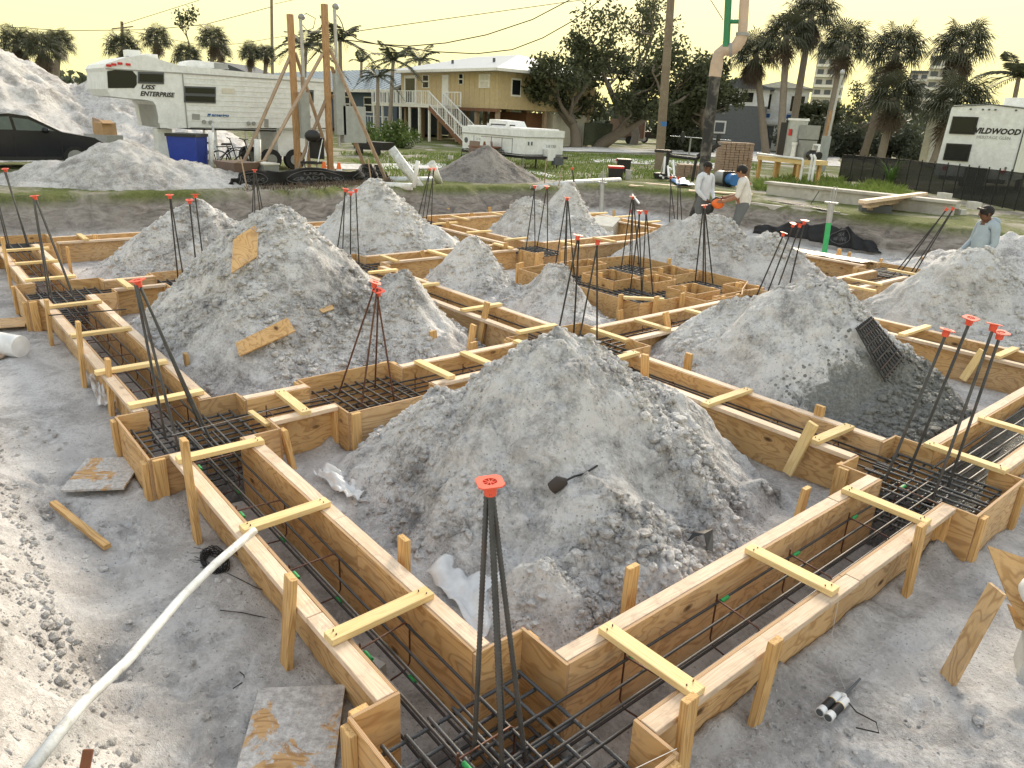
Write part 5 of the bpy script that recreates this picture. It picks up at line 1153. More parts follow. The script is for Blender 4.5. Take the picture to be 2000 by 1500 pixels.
# ---------------------------------------------------------------- houses
YC = 33.73; XC = -42.2
k = Kit('stilt_house', 'yellow wooden house raised on posts with a white railed deck', 'house', (XC, YC, STREET), 0)
def hy(px, py): q = onY(px, py, YC); return q[0]-XC, q[2]-STREET
def hx(px, py): q = onX(px, py, XC); return q[1]-YC, q[2]-STREET
z0, z1 = 2.45, 4.86; wl = hy(783, 150)[0]; dp = 9.5
k.p('wall', 'yellow_siding', lambda m: m.box((wl/2, dp/2, (z0+z1)/2), (-wl, dp, z1-z0)))
for i in range(int(-wl/.6)): k.p('batten', 'yellow_siding', lambda m: m.box((-.3-i*.6, -.012, (z0+z1)/2), (.05, .024, z1-z0-.06)))
for i in range(15): k.p('batten', 'yellow_siding', lambda m: m.box((.012, .35+i*.6, (z0+z1)/2), (.024, .05, z1-z0-.06)))
def roofh(m):
    x0, x1, y0, y1 = wl-.9, .9, -.9, dp+.9; zt = z1+1.35; V = [(x0, y0, z1), (x1, y0, z1), (x1, y1, z1), (x0, y1, z1), (x0+4.5, (y0+y1)/2, zt), (x1-4.5, (y0+y1)/2, zt)]
    V += [(a, b, c+.14) for a, b, c in V]; m.add(V, [(0, 1, 2, 3), (6, 7, 11, 10), (7, 8, 11), (8, 9, 10, 11), (9, 6, 10), (0, 1, 7, 6), (1, 2, 8, 7), (2, 3, 9, 8), (3, 0, 6, 9)])
rf = k.p('roof', 'roof_metal', roofh); k.p('fascia', 'trim', lambda m: m.box((wl/2, -.93, z1+.05), (-wl+1.8, .04, .18)), rf); k.p('fascia', 'trim', lambda m: m.box((.93, dp/2, z1+.05), (.04, dp+1.8, .18)), rf)
for px, py in ((850, 130), (930, 122)): 
    q = hy(px, py); k.p('roof_vent', 'shade', lambda m: m.tube([(q[0], 1.6, z1+.4), (q[0], 1.6, z1+1.0)], .1, 8), rf)
def hwin(name, px0, py0, px1, py1, mat='glass_dark', bars=1):
    a = hy(px0, py1); b = hy(px1, py0); c = ((a[0]+b[0])/2, 0, (a[1]+b[1])/2); w, h = b[0]-a[0], b[1]-a[1]
    f = k.box(name, 'trim', (c[0], -.03, c[2]), (w, .07, h)); n = bars
    for i in range(n): k.box('pane', mat, (c[0], -.06, c[2]+h*((i+.5)/n-.5)), (w*.78, .03, h/n*.8), None, f)
hwin('sliding_door', 791, 147, 814, 205); hwin('window', 826, 146, 839, 172, bars=2); hwin('entry_door', 864, 146, 877, 205, 'trim'); hwin('window', 897, 144, 906, 165, bars=2); hwin('window', 936, 144, 958, 172, 'cream', 2)
for (u, w, h) in ((1.6, .9, 1.2), (6.0, 1.0, 1.2)):
    f = k.box('window', 'trim', (.03, u, 3.9), (.07, w, h)); k.box('pane', 'glass_dark', (.06, u, 3.9), (.03, w*.8, h*.8), None, f)
for i in range(6):
    for j in range(3): k.box('stilt', 'old_lumber', (-.3+i*(wl+.6)/5, .3+j*(dp-.6)/2, z0/2), (.26, .26, z0))
k.box('floor_beam', 'brown_wood', (wl/2, .15, z0-.1), (-wl, .3, .22)); k.box('under_room', 'brown_wood', (-3.4, 5.5, 1.15), (4.4, 3.5, 2.3)); k.box('under_wall', 'cream', (-.6, 7.2, 1.15), (1.0, 3.5, 2.3)); k.box('under_panel', 'leaf_far', (1.2, 9.0, 1.0), (.1, 3.0, 1.6))
dy = -2.6; hyd = lambda px, py: (onY(px, py, YC+dy)[0]-XC,); dx0, dx1 = hyd(727, 200)[0], hyd(838, 200)[0]; dz = z0-.02
k.box('deck_floor', 'trim', ((dx0+dx1)/2, dy/2, dz), (dx1-dx0, -dy, .2))
for i in range(7): k.box('deck_post', 'trim', (dx0+.1+i*(dx1-dx0-.2)/6, dy+.1, dz/2), (.14, .14, dz))
def rail(name, a, b, h=1.0, n=20):
    r_ = k.p(name, 'white_paint', lambda m: m.bar((a[0], a[1], a[2]+h), (b[0], b[1], b[2]+h), .06)); k.p('bottom_rail', 'white_paint', lambda m: m.bar((a[0], a[1], a[2]+.12), (b[0], b[1], b[2]+.12), .05), r_)
    for i in range(n+1):
        t_ = i/n; q = [a[j]+(b[j]-a[j])*t_ for j in range(3)]; k.p('baluster', 'white_paint', lambda m: m.bar((q[0], q[1], q[2]+.02), (q[0], q[1], q[2]+h), .035 if i % 5 else .08), r_)
rail('railing', (dx0, dy, dz), (dx1, dy, dz), n=34); rail('railing', (dx0, 0, dz), (dx0, dy, dz), n=8); rail('railing', (dx1+.1, -1.2, dz), (dx1+1.9, -1.2, dz), n=5)
sx0, sx1 = dx1, hyd(906, 270)[0]
for yy in (dy, dy+1.2): rail('stair_rail', (sx0, yy, dz), (sx1, yy, .1), .95, 20); k.p('stringer', 'brown_wood', lambda m: m.bar((sx0, yy, dz-.1), (sx1, yy, 0), .06, .3))
for i in range(13): k.box('tread', 'old_lumber', (sx0+(sx1-sx0)*(i+.5)/13, dy+.6, dz-(dz)*(i+.6)/13), (.3, 1.15, .04))
# blue house
k = Kit('blue_house', 'dark blue house with a ribbed metal roof left of the yellow house', 'house', (-66, 34, STREET-1.5), 0)
q0 = onY(478, 200, 34)[0]+66; q1 = onY(775, 200, 34)[0]+66; W_ = q1-q0
k.box('wall', 'blue_siding', ((q0+q1)/2, 4, 2.6+.9), (W_, 8, 3.6)); 
def rfb(m): m.prism([(-.8, 4.95), (4, 6.9), (8.8, 4.95), (8.8, 5.1), (4, 7.1), (-.8, 5.12)], 'x', q0-.6, q1+.6)
rf = k.p('roof', 'roof_tin', rfb)
for i in range(44):
    x = q0-.5+i*(W_+1)/43; k.p('roof_rib', 'roof_tin', lambda m: m.bar((x, -.8, 5.14), (x, 4, 7.12), .05, .05), rf)
k.box('fascia', 'trim', ((q0+q1)/2, -.84, 5.0), (W_+1.2, .06, .24))
for u in (.12, .42, .74, .86):
    f = k.box('window', 'trim', (q0+W_*u, -.03, 3.9), (1.5, .08, 1.3)); k.box('pane', 'glass_dark', (q0+W_*u, -.07, 4.2), (1.25, .03, .5), None, f); k.box('pane', 'glass_dark', (q0+W_*u, -.07, 3.6), (1.25, .03, .5), None, f)
for i in range(8): k.box('stilt', 'shade', (q0+.5+i*(W_-1)/7, .3, .85), (.3, .3, 1.7))
rail('railing', (q1-5, -1.5, 2.0), (q1+1.5, -1.5, 2.0), 1.0, 14)
k = Kit('grey_roof_house', 'low dark roof beyond the camper', 'house', PB(480, 82), R(40)); k.p('roof', 'shade', lambda m: m.prism([(-6, 3.6), (0, 5.6), (6, 3.6)], 'y', -3, 3)); k.box('wall', 'cream', (0, 0, 1.8), (10.5, 5.6, 3.6))
# right hand buildings
k = Kit('grey_house', 'dark grey sided house behind the concrete pump hose', 'house', PB(1425, 73), R(33)); k.box('wall', 'grey_siding', (0, 3, 1.9), (5.4, 6, 3.8))
for i in range(14): k.box('clapboard', 'grey_siding', (0, -.015, .2+i*.27), (5.4, .03, .02))
k.box('upper_wall', 'white_paint', (0, 3, 4.5), (5.4, 6, 1.4)); k.box('utility_panel', 'trim', (-1.2, -.05, 1.9), (1.1, .1, 1.1)); k.box('utility_panel', 'shade', (-1.2, -.11, 1.9), (.8, .04, .8))
for u in (-1.7, .9): f = k.box('window', 'trim', (u, -.03, 4.5), (1.1, .08, 1.0)); k.box('pane', 'glass_dark', (u, -.07, 4.5), (.9, .03, .8), None, f)
k.p('roof', 'shade', lambda m: m.prism([(-3.1, 5.2), (0, 6.1), (3.1, 5.2)], 'y', -.4, 6.4))
k = Kit('white_house', 'white house under repair with blue and white wrap behind the palms', 'house', PB(1508, 76), R(30)); k.box('wall', 'white_paint', (0, 3, 2.75), (4.8, 6, 5.5)); k.p('roof', 'cream', lambda m: m.prism([(-2.7, 5.5), (0, 6.1), (2.7, 5.5)], 'y', -.5, 6.5))
for u, z in ((-1.4, 4.3), (1.5, 4.2)): f = k.box('window', 'trim', (u, -.03, z), (1.4, .08, 1.6)); k.box('pane', 'glass_dark', (u, -.07, z), (1.15, .03, 1.3), None, f)
for u in (-1.9, -1.1, 1.1): k.box('wrap_logo', 'decal_blue', (u, -.02, 3.1), (.75, .03, .35)); 
k.box('opening', 'shade', (-1.2, -.03, 1.2), (2.0, .06, 2.0)); k.box('band', 'trim', (0, -.1, 2.45), (4.8, .25, .25))
def condo(label, px, dpth, w, h, floors, yaw=0):
    k = Kit('condo_tower', label, 'building', PB(px, dpth), yaw, 'far condominium towers'); k.box('wall', 'condo', (0, 6, h/2), (w, 12, h)); k.box('parapet', 'shade', (0, 6, h+.3), (w+.6, 12.6, .8)); n = max(3, int(w/3.5))
    for i in range(floors):
        z = h*(i+.5)/floors; k.box('balcony_band', 'trim', (0, -.35, z-h/floors*.3), (w*.98, .7, h/floors*.22))
        for j in range(n): k.box('window', 'shade', (w*((j+.5)/n-.5), -.03, z+h/floors*.12), (w/n*.62, .08, h/floors*.46))
condo('pale condominium tower behind the palms, right one', 1812, 230, 8, 20.5, 8, R(22)); condo('pale condominium tower behind the palms, left one', 1594, 240, 8, 24, 9, R(30)); condo('pale condominium tower behind the trailer palm', 1772, 260, 7, 19, 8, R(24))
k = Kit('cream_shed', 'small cream building beside the white trailer', 'house', PB(1838, 62), R(18)); k.box('wall', 'cream', (0, 2, 1.6), (2.6, 4, 3.2)); k.box('door', 'white_paint', (-.3, -.03, 1.0), (1.0, .06, 2.0)); k.p('roof', 'grey_metal', lambda m: m.prism([(-1.6, 3.2), (0, 3.8), (1.6, 3.2)], 'y', -.3, 4.2))
# ---------------------------------------------------------------- vehicles and trailers behind
C_ = S(1022, 329); Lx = onY(903, 300, C_[1])[0]-C_[0]; Wy = onX(1098, 310, C_[0])[1]-C_[1]
k = Kit('popup_trailer', 'folded white pop up camping trailer on the lawn', 'trailer', C_, 0)
k.box('body', 'rv_white', (Lx/2, Wy/2, .86), (-Lx, Wy, .74)); k.box('roof', 'rv_white', (Lx/2, Wy/2, 1.37), (-Lx+.06, Wy+.06, .27)); k.box('roof_cap', 'white_paint', (Lx/2, Wy/2, 1.53), (-Lx-.3, Wy-.3, .06))
k.box('seam', 'grey_metal', (Lx/2, -.034, 1.225), (-Lx, .02, .025)); k.box('seam', 'grey_metal', (.034, Wy/2, 1.225), (.02, Wy, .025))
k.p('roof_unit', 'white_paint', lambda m: m.prism([(Lx*.62-.75, 1.56), (Lx*.62-.66, 1.84), (Lx*.62+.55, 1.8), (Lx*.62+.75, 1.56)], 'y', Wy*.35, Wy*.8)); k.box('rack_bar', 'black_plastic', (Lx*.5, .4, 1.64), (2.0, .05, .05)); 
for u in (.35, .65): k.box('rack_foot', 'white_paint', (Lx*u, .35, 1.61), (.12, .2, .12))
for u in (.18, .34, .51, .8): k.box('panel_seam', 'shade', (Lx*u, -.006, .84), (.016, .016, .62))
for z in (.55, 1.13): k.box('panel_seam', 'shade', (Lx*.43, -.007, z), (-Lx*.5, .016, .014))
k.box('skirt', 'shade', (Lx/2, -.004, .53), (-Lx, .012, .04)); k.box('skirt', 'shade', (.004, Wy/2, .53), (.012, Wy, .04)); k.box('base_rail', 'black_plastic', (Lx/2, Wy/2, .43), (-Lx+.35, Wy*.9, .1)); k.box('bumper', 'black_plastic', (.22, Wy/2, .43), (.1, Wy+.15, .12))
for u in (.1, .18): k.box('tail_lamp', 'shade', (.012, u*Wy, .98), (.03, .06, .14))
k.box('gas_box', 'rv_white', (.17, Wy*.58, .55), (.3, .42, .45)); k.box('tank_cover', 'shade', (.3, Wy*.75, .3), (.2, .5, .3)); k.text('lettering', 'grey_metal', '21B CRK', (.012, Wy*.68, .88), .16, R(90)); k.p('emblem', 'shade', lambda m: m.tube([(Lx+.28, -.02, .92), (Lx+.28, -.0, .92)], .12, 14)); k.text('lettering', 'grey_metal', 'LS  TR', (Lx*.72, -.012, 1.0), .1, 0)
w = k.p('wheel', 'black_rubber', lambda m: m.tube([(Lx*.57, -.0, .3), (Lx*.57, .2, .3)], .3, 16)); k.p('rim', 'chrome', lambda m: m.tube([(Lx*.57, -.02, .3), (Lx*.57, .05, .3)], .17, 12), w)
for u in (.03, .97): k.tube('corner_jack', 'grey_metal', [(Lx*u, .1, 0), (Lx*u, .1, .4)], .03, 6)
for v in (.25, .8): k.tube('corner_jack', 'black_plastic', [(.15, Wy*v, 0), (.15, Wy*v, .45)], .04, 6)
o = S(945, 322); k = Kit('patio_table', 'round patio table with a rusty urn base before the trailer', 'table', o, 0); k.p('top', 'rust', lambda m: m.tube([(0, 0, .72), (0, 0, .76)], .7, 20)); k.p('urn', 'rust', lambda m: m.tube([(0, 0, 0), (0, 0, .15), (0, 0, .4), (0, 0, .72), (0, 0, .95)], [.12, .16, .22, .07, .04], 12))
for px, lb in ((918, 'metal patio chair left of the round table'), (972, 'metal patio chair right of the round table')):
    o = S(px, 323); k = Kit('patio_chair', lb, 'chair', o, .3 if px < 945 else 2.6, 'patio chairs by the trailer')
    for sx_ in (-.25, .25):
        for sy in (-.25, .25): k.tube('leg', 'black_plastic', [(sx_, sy, 0), (sx_, sy, .42)], .018, 6)
    k.box('seat', 'shade', (0, 0, .43), (.55, .55, .03)); k.box('backrest', 'brown_metal', (0, .27, .72), (.52, .03, .5), rotm('X', -.15))
    for s_ in (-1, 1): k.tube('arm', 'black_plastic', [(s_*.27, -.28, .3), (s_*.29, -.2, .62), (s_*.29, .25, .66)], .018, 6)
o = S(1222, 281); k = Kit('cargo_trailer', 'brown enclosed cargo trailer beside the shell road', 'trailer', o, R(38)); k.box('body', 'brown_metal', (0, 1, 1.25), (3.3, 2, 1.9)); k.box('ramp_frame', 'rust', (1.5, -.012, 1.25), (.06, .03, 1.9)); k.box('side_door', 'brown_metal', (.75, -.015, 1.2), (.8, .03, 1.6)); k.box('stone_guard', 'grey_metal', (0, -.014, .42), (3.3, .03, .24))
for u in (.3,): k.p('wheel', 'black_rubber', lambda m: m.tube([(u, -.05, .36), (u, .2, .36)], .36, 16)); k.p('fender', 'brown_metal', lambda m: m.box((u, -.08, .75), (1.0, .2, .05)))
k.box('tail_lamp', 'red', (-1.55, -.02, .5), (.1, .04, .1))
def truck(px, py, label, yaw, mat, name='pickup_truck'):
    k = Kit(name, label, 'truck', S(px, py), yaw, 'vehicles parked beyond the oaks'); k.p('body', mat, lambda m: m.prism([(-2.7, .5), (-2.7, 1.12), (-.9, 1.12), (-.9, 1.15), (-.55, 1.85), (.75, 1.85), (1.25, 1.2), (2.6, 1.08), (2.7, .5)], 'y', 0, 1.9))
    k.p('side_window', 'glass_dark', lambda m: m.prism([(-.7, 1.22), (-.48, 1.75), (.68, 1.75), (1.05, 1.22)], 'y', -.012, .0))
    for u in (-1.7, 1.65): w = k.p('wheel', 'black_rubber', lambda m: m.tube([(u, -.02, .4), (u, .25, .4)], .4, 16)); k.p('rim', 'grey_metal', lambda m: m.tube([(u, -.04, .4), (u, 0, .4)], .22, 12), w)
    k.box('bumper', 'chrome', (-2.75, .95, .6), (.1, 1.8, .18)); k.box('tail_lamp', 'red', (-2.7, .05, .95), (.06, .12, .25))
truck(1290, 281, 'dark pickup truck parked behind the wooden utility pole', R(38), 'truck'); truck(1345, 282, 'dark car half hidden by the pump hose', R(38), 'car_black', 'parked_car')
o = S(1905, 392); yw = R(-16)
k = Kit('travel_trailer', 'white travel trailer lettered WILDWOOD, seen from behind', 'trailer', (*G(1891, 377, STREET)[:2], STREET), R(9)); w_ = 2.5; ht = 3.2
k.p('rear_wall', 'rv_white', lambda m: m.prism([(-w_/2-.08, .55), (-w_/2, ht-.18), (-w_/2+.06, ht-.08), (0, ht), (w_/2-.02, ht-.08), (w_/2, ht-.2), (w_/2, .55)], 'y', 0, 7.5))
k.p('edge_trim', 'shade', lambda m: m.bar((w_/2+.004, -.01, .55), (w_/2+.004, -.01, ht-.2), .04)); k.p('roof_trim', 'shade', lambda m: m.bar((-w_/2, -.012, ht-.12), (0, -.012, ht-.02), .035)); k.p('roof_trim', 'shade', lambda m: m.bar((0, -.012, ht-.02), (w_/2, -.012, ht-.14), .035))
for z in (2.42, 1.45):
    f = k.p('window', 'black_plastic', lambda m: m.box((-.7, -.02, z), (.86, .05, .62))); k.p('pane', 'glass_dark', lambda m: m.box((-.7, -.05, z), (.76, .03, .52)), f)
k.text('lettering', 'black_plastic', 'WILDWOOD', (.36, -.008, 2.25), .27, 0, None, .2, .012, sx=1.0); k.text('lettering', 'grey_metal', 'HERITAGE GLEN', (.36, -.008, 2.03), .15, 0)
for u in (-.6, -.2, 0, .2, .85): k.box('marker_lamp', 'shade', (u, -.02, ht-.2), (.06, .04, .05))
for u in (-1.0, .95): k.p('tail_lamp', 'red', lambda m: m.tube([(u, -.05, .85), (u, 0, .85)], .08, 10))
for z in (1.0, .92): k.p('reflector', 'shade', lambda m: m.tube([(1.0, -.03, z), (1.0, 0, z)], .04, 8))
k.box('bumper', 'black_plastic', (0, -.1, .5), (2.2, .15, .15)); k.box('roof_unit', 'white_paint', (.5, 2.5, ht+.15), (.8, 1.2, .32)); k.box('spare_wheel', 'black_rubber', (.1, -.2, .6), (.7, .2, .7))
for u in (-1, 1): k.p('wheel', 'black_rubber', lambda m: m.tube([(u*.95, 4, .36), (u*1.1, 4, .36)], .36, 14))
# ---------------------------------------------------------------- mesh pool fence
t_ = NT('mesh_fabric'); t_.fin((.012, .013, .014), .8); tb = t_.n('BsdfTransparent'); mx = t_.n('MixShader'); mx.inputs[0].default_value = .72
t_.t.links.new(tb.outputs[0], mx.inputs[1]); t_.t.links.new(t_.b.outputs[0], mx.inputs[2]); t_.t.links.new(mx.outputs[0], t_.t.nodes['Material Output'].inputs[0])
fp = [S(1637, 353), S(1740, 365), S(1850, 386), S(1940, 403), S(2060, 428)]; c = fp[2]; t = thing('mesh_fence', 'black see through mesh fence in front of the white trailer', 'fence', (c[0], c[1], STREET))
n_ = 20; B = np.array([[np.interp(a, range(len(fp)), [q[i] for q in fp]) for i in range(3)] for a in np.linspace(0, len(fp)-1, n_)])
for i in range(n_):
    m = MB(); m.tube([B[i], B[i]+[0, 0, 1.15]], .022, 6); m.obj('post', 'black_plastic', t)
    if i < n_-1:
        m = MB(); a, b = B[i]+[0, 0, .03], B[i+1]+[0, 0, .03]; up = np.array([0, 0, 1.05]); nd = np.cross(b-a, up); nd = nd/np.linalg.norm(nd)*.004
        m.add([a-nd, b-nd, b+up-nd, a+up-nd, a+nd, b+nd, b+up+nd, a+up+nd], [(0, 1, 2, 3), (7, 6, 5, 4), (0, 4, 5, 1), (3, 2, 6, 7), (0, 3, 7, 4), (1, 5, 6, 2)]); m.obj('mesh_panel', 'mesh_fabric', t)
        m = MB(); m.bar(a+up, b+up, .02); m.obj('top_hem', 'black_plastic', t)
# ---------------------------------------------------------------- utility poles
def upole(label, base, top, r=.15, mat='pole_wood'):
    tp = AT(top[0], top[1], base); m = MB(); d = tp-base; m.tube([base-[0, 0, .3], base+d*.5, base+d], [r*1.15, r, r*.85], 12); o = m.obj('utility_pole', mat); base_of(o, base); return tag(o, label, 'pole', 'utility poles')
upole('stout wooden utility pole with a blue band in front of the oak', S(1287, 330), (1313, -40), .19); 
m = MB(); q = S(1287, 330); tp = AT(1313, -40, q); c = q+(tp-q)*.24; m.tube([c, c+(tp-q)*.025], .205, 12); tag(base_of(m.obj('paint_band', 'tarp_blue'), c), 'blue painted band round the stout utility pole', 'band')
upole('tall thin utility pole between the camper and the braced poles', PB(537, 92), (530, -30), .17); upole('short leaning utility pole above the camper nose', PB(252, 86), (238, 42), .16)
m = MB(); q = AT(240, 58, PB(252, 86)); m.bar(q-[.3, .9, 0], q+[.3, .9, .35], .1); tag(base_of(m.obj('cross_arm', 'pole_wood'), q), 'broken cross arm on the short leaning pole', 'cross arm')
# ---------------------------------------------------------------- equipment platform, pavers and oddments at right
a = S(1474, 350); e = S(1562, 364); d = e-a; L_ = np.linalg.norm(d); k = Kit('equipment_platform', 'wooden platform with white pipes carrying pool equipment', 'platform', a, math.atan2(d[1], d[0])); pz = .86
k.box('deck_frame', 'stud', (L_/2, .5, pz), (L_, 1.1, .16)); 
for u in (.1, L_*.42, L_-.3):
    for v in (.05, .95): k.box('leg', 'stake', (u, v, pz/2), (.12, .12, pz))
k.tube('rail_pipe', 'pvc', [(.02, -.08, pz+.14), (L_, -.08, pz+.12), (L_+.05, -.08, pz+.05), (L_+.05, -.08, 0)], .045, 8); 
for u in (L_+.3, L_+.48): k.tube('riser_pipe', 'pvc', [(u, .1, 0), (u, .1, 1.05), (u-.12, .1, 1.15)], .045, 8)
def onpl(name, label, cat, u, v): c, s = math.cos(k0.yaw), math.sin(k0.yaw); return Kit(name, label, cat, k0.o+np.array([u*c-v*s, u*s+v*c, pz+.08]), k0.yaw)
k0 = k; q = onpl('water_tank', 'grey cylindrical water tank on the platform', 'tank', L_*.5, .55); q.tube('body', 'galv', [(0, 0, 0), (0, 0, 1.38)], .36, 24); q.tube('lid', 'white_paint', [(0, 0, 1.38), (0, 0, 1.46)], .4, 24); q.box('label', 'red', (.1, -.37, .95), (.16, .02, .24))
q = onpl('solar_collector', 'tall black panel standing left of the grey tank', 'panel', L_*.22, .6); q.box('panel', 'black_plastic', (0, 0, .65), (.55, .06, 1.3)); q.box('foot', 'black_plastic', (0, .1, .03), (.55, .3, .05))
q = onpl('pool_heater', 'grey heater cabinet right of the tank', 'heater', L_*.74, .6); q.box('cabinet', 'grey_metal', (0, 0, .35), (.42, .5, .7)); q.box('hood', 'grey_metal', (-.02, 0, .98), (.5, .55, .5)); q.box('seam', 'black_plastic', (0, 0, .72), (.44, .52, .05))
q = onpl('pool_pump', 'black pool pump with white pipe elbow on the platform', 'pump', L_*.95, .5); q.tube('motor', 'black_plastic', [(-.3, 0, .18), (.3, 0, .18)], .14, 12); q.tube('strainer', 'black_plastic', [(-.1, 0, 0), (-.1, 0, .36)], .13, 12); q.tube('elbow', 'pvc', [(-.1, 0, .3), (-.1, 0, .55), (.2, 0, .55), (.2, 0, .3)], .05, 8)
q = onpl('chlorinator', 'white chlorine feeder column in front of the heater', 'feeder', L_*.66, .2); q.tube('column', 'white_paint', [(0, 0, 0), (0, 0, .5)], [.1, .08], 10); q.tube('cap', 'white_paint', [(0, 0, .5), (0, 0, .6)], .11, 10)
o = S(1596, 352); k = Kit('meter_post', 'wooden post with grey meter boxes and tall conduit', 'post', o, R(-30)); tz = AT(1590, 215, o)[2]-STREET; board('post', k.t, o, o+[.05, .1, tz], .14, .14, 'post_wood', up=(1, 0, 0)); k.box('meter_box', 'box_grey', (-.2, -.15, 1.15), (.35, .2, .55)); k.box('meter_box', 'box_grey', (.28, -.1, 1.1), (.3, .25, 1.4)); k.tube('conduit', 'galv', [(.2, 0, 1.0), (.24, .1, tz+1.4)], .05, 8); k.p('weatherhead', 'galv', lambda m: m.ell((.24, .1, tz+1.45), (.1, .1, .12), 8, 6))
# palletised pavers: stacked columns of blocks
a = S(1402, 346); e = S(1464, 349); d = e-a; yw = math.atan2(d[1], d[0]); k = Kit('paver_pallet', 'tall pallet stack of brown pavers behind the workers', 'pavers', a, yw); L_ = np.linalg.norm(d); nx = 7; nz = 13
k.box('pallet', 'old_lumber', (L_/2, .5, .06), (L_, 1.0, .12)); 
for i in range(nx):
    for j in range(nz): k.box('paver', 'paver', (L_*(i+.5)/nx+jit(.008), .5+jit(.015), .12+(j+.5)*.098), (L_/nx-.018, 1.0, .086))
a = S(1330, 346); k = Kit('paver_stack', 'low brown paver stack behind the weight bench', 'pavers', a, yw)
for i in range(5):
    for j in range(5): k.box('paver', 'paver', (i*.24+jit(.01), .4+jit(.015), (j+.5)*.098), (.22, .8, .086))
o = S(1335, 352); k = Kit('weight_bench', 'black weight bench with a barbell, left of the hose', 'bench', o, R(15)); k.box('base', 'black_plastic', (-.9, 0, .1), (.5, .5, .2)); k.tube('upright', 'black_plastic', [(-.75, 0, .1), (-.75, 0, .95)], .07, 8); k.tube('frame', 'black_plastic', [(-.75, 0, .85), (.4, 0, .8), (1.2, 0, 1.35)], .06, 8); k.box('pad', 'black_plastic', (-.95, 0, 1.0), (.6, .3, .1)); k.tube('leg', 'black_plastic', [(.4, 0, .8), (.35, 0, 0)], .06, 8); k.box('back_pad', 'black_plastic', (.85, 0, 1.15), (.9, .3, .1), rotm('Y', -.55))
o = S(1338, 330); k = Kit('barbell', 'barbell resting on a rack behind the bench', 'barbell', o, R(20)); k.tube('bar', 'chrome', [(-.9, 0, 1.45), (2.0, 0, 1.4)], .025, 6)
for u in (-.3, 1.4): k.tube('plate', 'black_rubber', [(u-.03, 0, 1.43), (u+.03, 0, 1.43)], .26, 18)
for u in (.1, 1.1): k.tube('upright', 'grey_metal', [(u, 0, 0), (u, 0, 1.45)], .04, 6)
# coolers, blocks and racks on the far edge of the pit
for (px, py, lb, w, h) in ((1205, 336, 'black storage tote with a red latch, the upper one', .85, .55), (1188, 348, 'black tote with a red lid by the concrete blocks', .65, .45)):
    k = Kit('storage_tote', lb, 'tote', S(px, py), R(-45), 'black totes at the far edge'); k.box('tub', 'black_plastic', (0, .25, h*.42), (w, .5, h*.85), None, None, 1.06); k.box('lid', 'black_plastic' if px > 1190 else 'red', (0, .25, h*.92), (w*1.1, .57, .07)); k.box('latch', 'red', (-w*.3, -.04, h*.86), (.16, .05, .1)) if px > 1190 else None
def cmu(k, c, yaw=0.0, parent=None):
    rt_ = rotm('Z', yaw)
    def f(m):
        for y in (-.085, .085): m.box(np.array(c)+rt_ @ np.array([0, y, 0]), (.39, .025, .19), rt_)
        for x in (-.18, 0, .18): m.box(np.array(c)+rt_ @ np.array([x, 0, 0]), (.03, .146, .188), rt_)
    return k.p('block', 'block', f, parent)
def cblock(label, c, yaw, group='grey concrete blocks'):
    k = Kit('concrete_block', label, 'block', c, yaw, group)
    def f(m):
        # hollow block: outer ring with two cells
        for (x0, x1, y0, y1) in ((-.195, .195, -.097, -.065), (-.195, .195, .065, .097)): m.box(((x0+x1)/2, (y0+y1)/2, .097), (x1-x0, y1-y0, .194))
        for x in (-.178, 0, .178): m.box((x, 0, .097), (.034, .1305, .192))
    m = MB(); f(m); xf(m, k.o, yaw); k.t['label'] = label; me = m.mesh('concrete_block', 'block'); return put('shell', me, k.t)
b0 = S(1226, 353, .42); n_ = 0
for (dx_, dz_, lb) in ((0, 0, 'lower concrete block beside the black totes'), (0, .2, 'upper concrete block beside the black totes')): cblock(lb, b0+[0, 0, dz_], R(-45))
cols = S(1808, 418, .42); 
for i, (u, v, z, lb) in enumerate([(0, 0, 0, 'concrete block at the left foot of the right hand stack'), (.42, .05, 0, 'concrete block at the foot of the right stack, second from left'), (.8, .1, 0, 'concrete block at the right foot of the stack'), (.2, .1, .2, 'concrete block in the middle row, left'), (.62, .1, .2, 'concrete block in the middle row, right'), (.32, .15, .4, 'single concrete block on top of the right hand stack'), (-.02, .42, 0, 'concrete block at the back of the right stack'), (1.1, .3, .2, 'concrete block with round holes at the right end of the stack')]): cblock(lb, cols+np.array([u*.75+.0, u*.65+v, z]), R(-35)+jit(.2))
for i, (px, py, lb) in enumerate([(680, 320, ''), (880, 313, 'loose concrete block left of the patio chair'), (1000, 326, 'concrete block under the pop up trailer'), (790, 326, 'concrete block beside the gravel path')]):
    if lb: cblock(lb, S(px, py), jit(1))
k = Kit('exercise_rack', 'folded white metal exercise frame lying at the far edge', 'rack', S(1290, 350), R(-45))
for a, b in (((-.9, 0, .1), (.9, 0, .12)), ((-.9, .5, .1), (.9, .5, .12)), ((-.9, .1, .15), (-.2, .1, .8)), ((.2, .2, .5), (.9, .2, .15)), ((-.2, .1, .8), (.0, .1, .2)), ((-.6, .3, .4), (.5, .3, .42)), ((0, .4, .7), (.8, .4, .2))): k.p('tube', 'white_paint', lambda m: m.tube([a, b], .04, 8))
for u in (-.8, .8): k.box('cross_bar', 'black_plastic', (u, .25, .12), (.08, .7, .08))
k = Kit('blue_tarp', 'crumpled blue tarp and boards along the far pit edge', 'tarp', S(1330, 362, .45), R(-45)); 
def tarpf(m):
    n = 14; V = [(-1.5+3.0*i/(n-1), -.3+.6*j/5, .05+.14*vnoise(np.array([i*.7]), np.array([j*.9]))[0]) for j in range(6) for i in range(n)]; m.add(V, [(j*n+i, j*n+i+1, (j+1)*n+i+1, (j+1)*n+i) for j in range(5) for i in range(n-1)], 0, True)
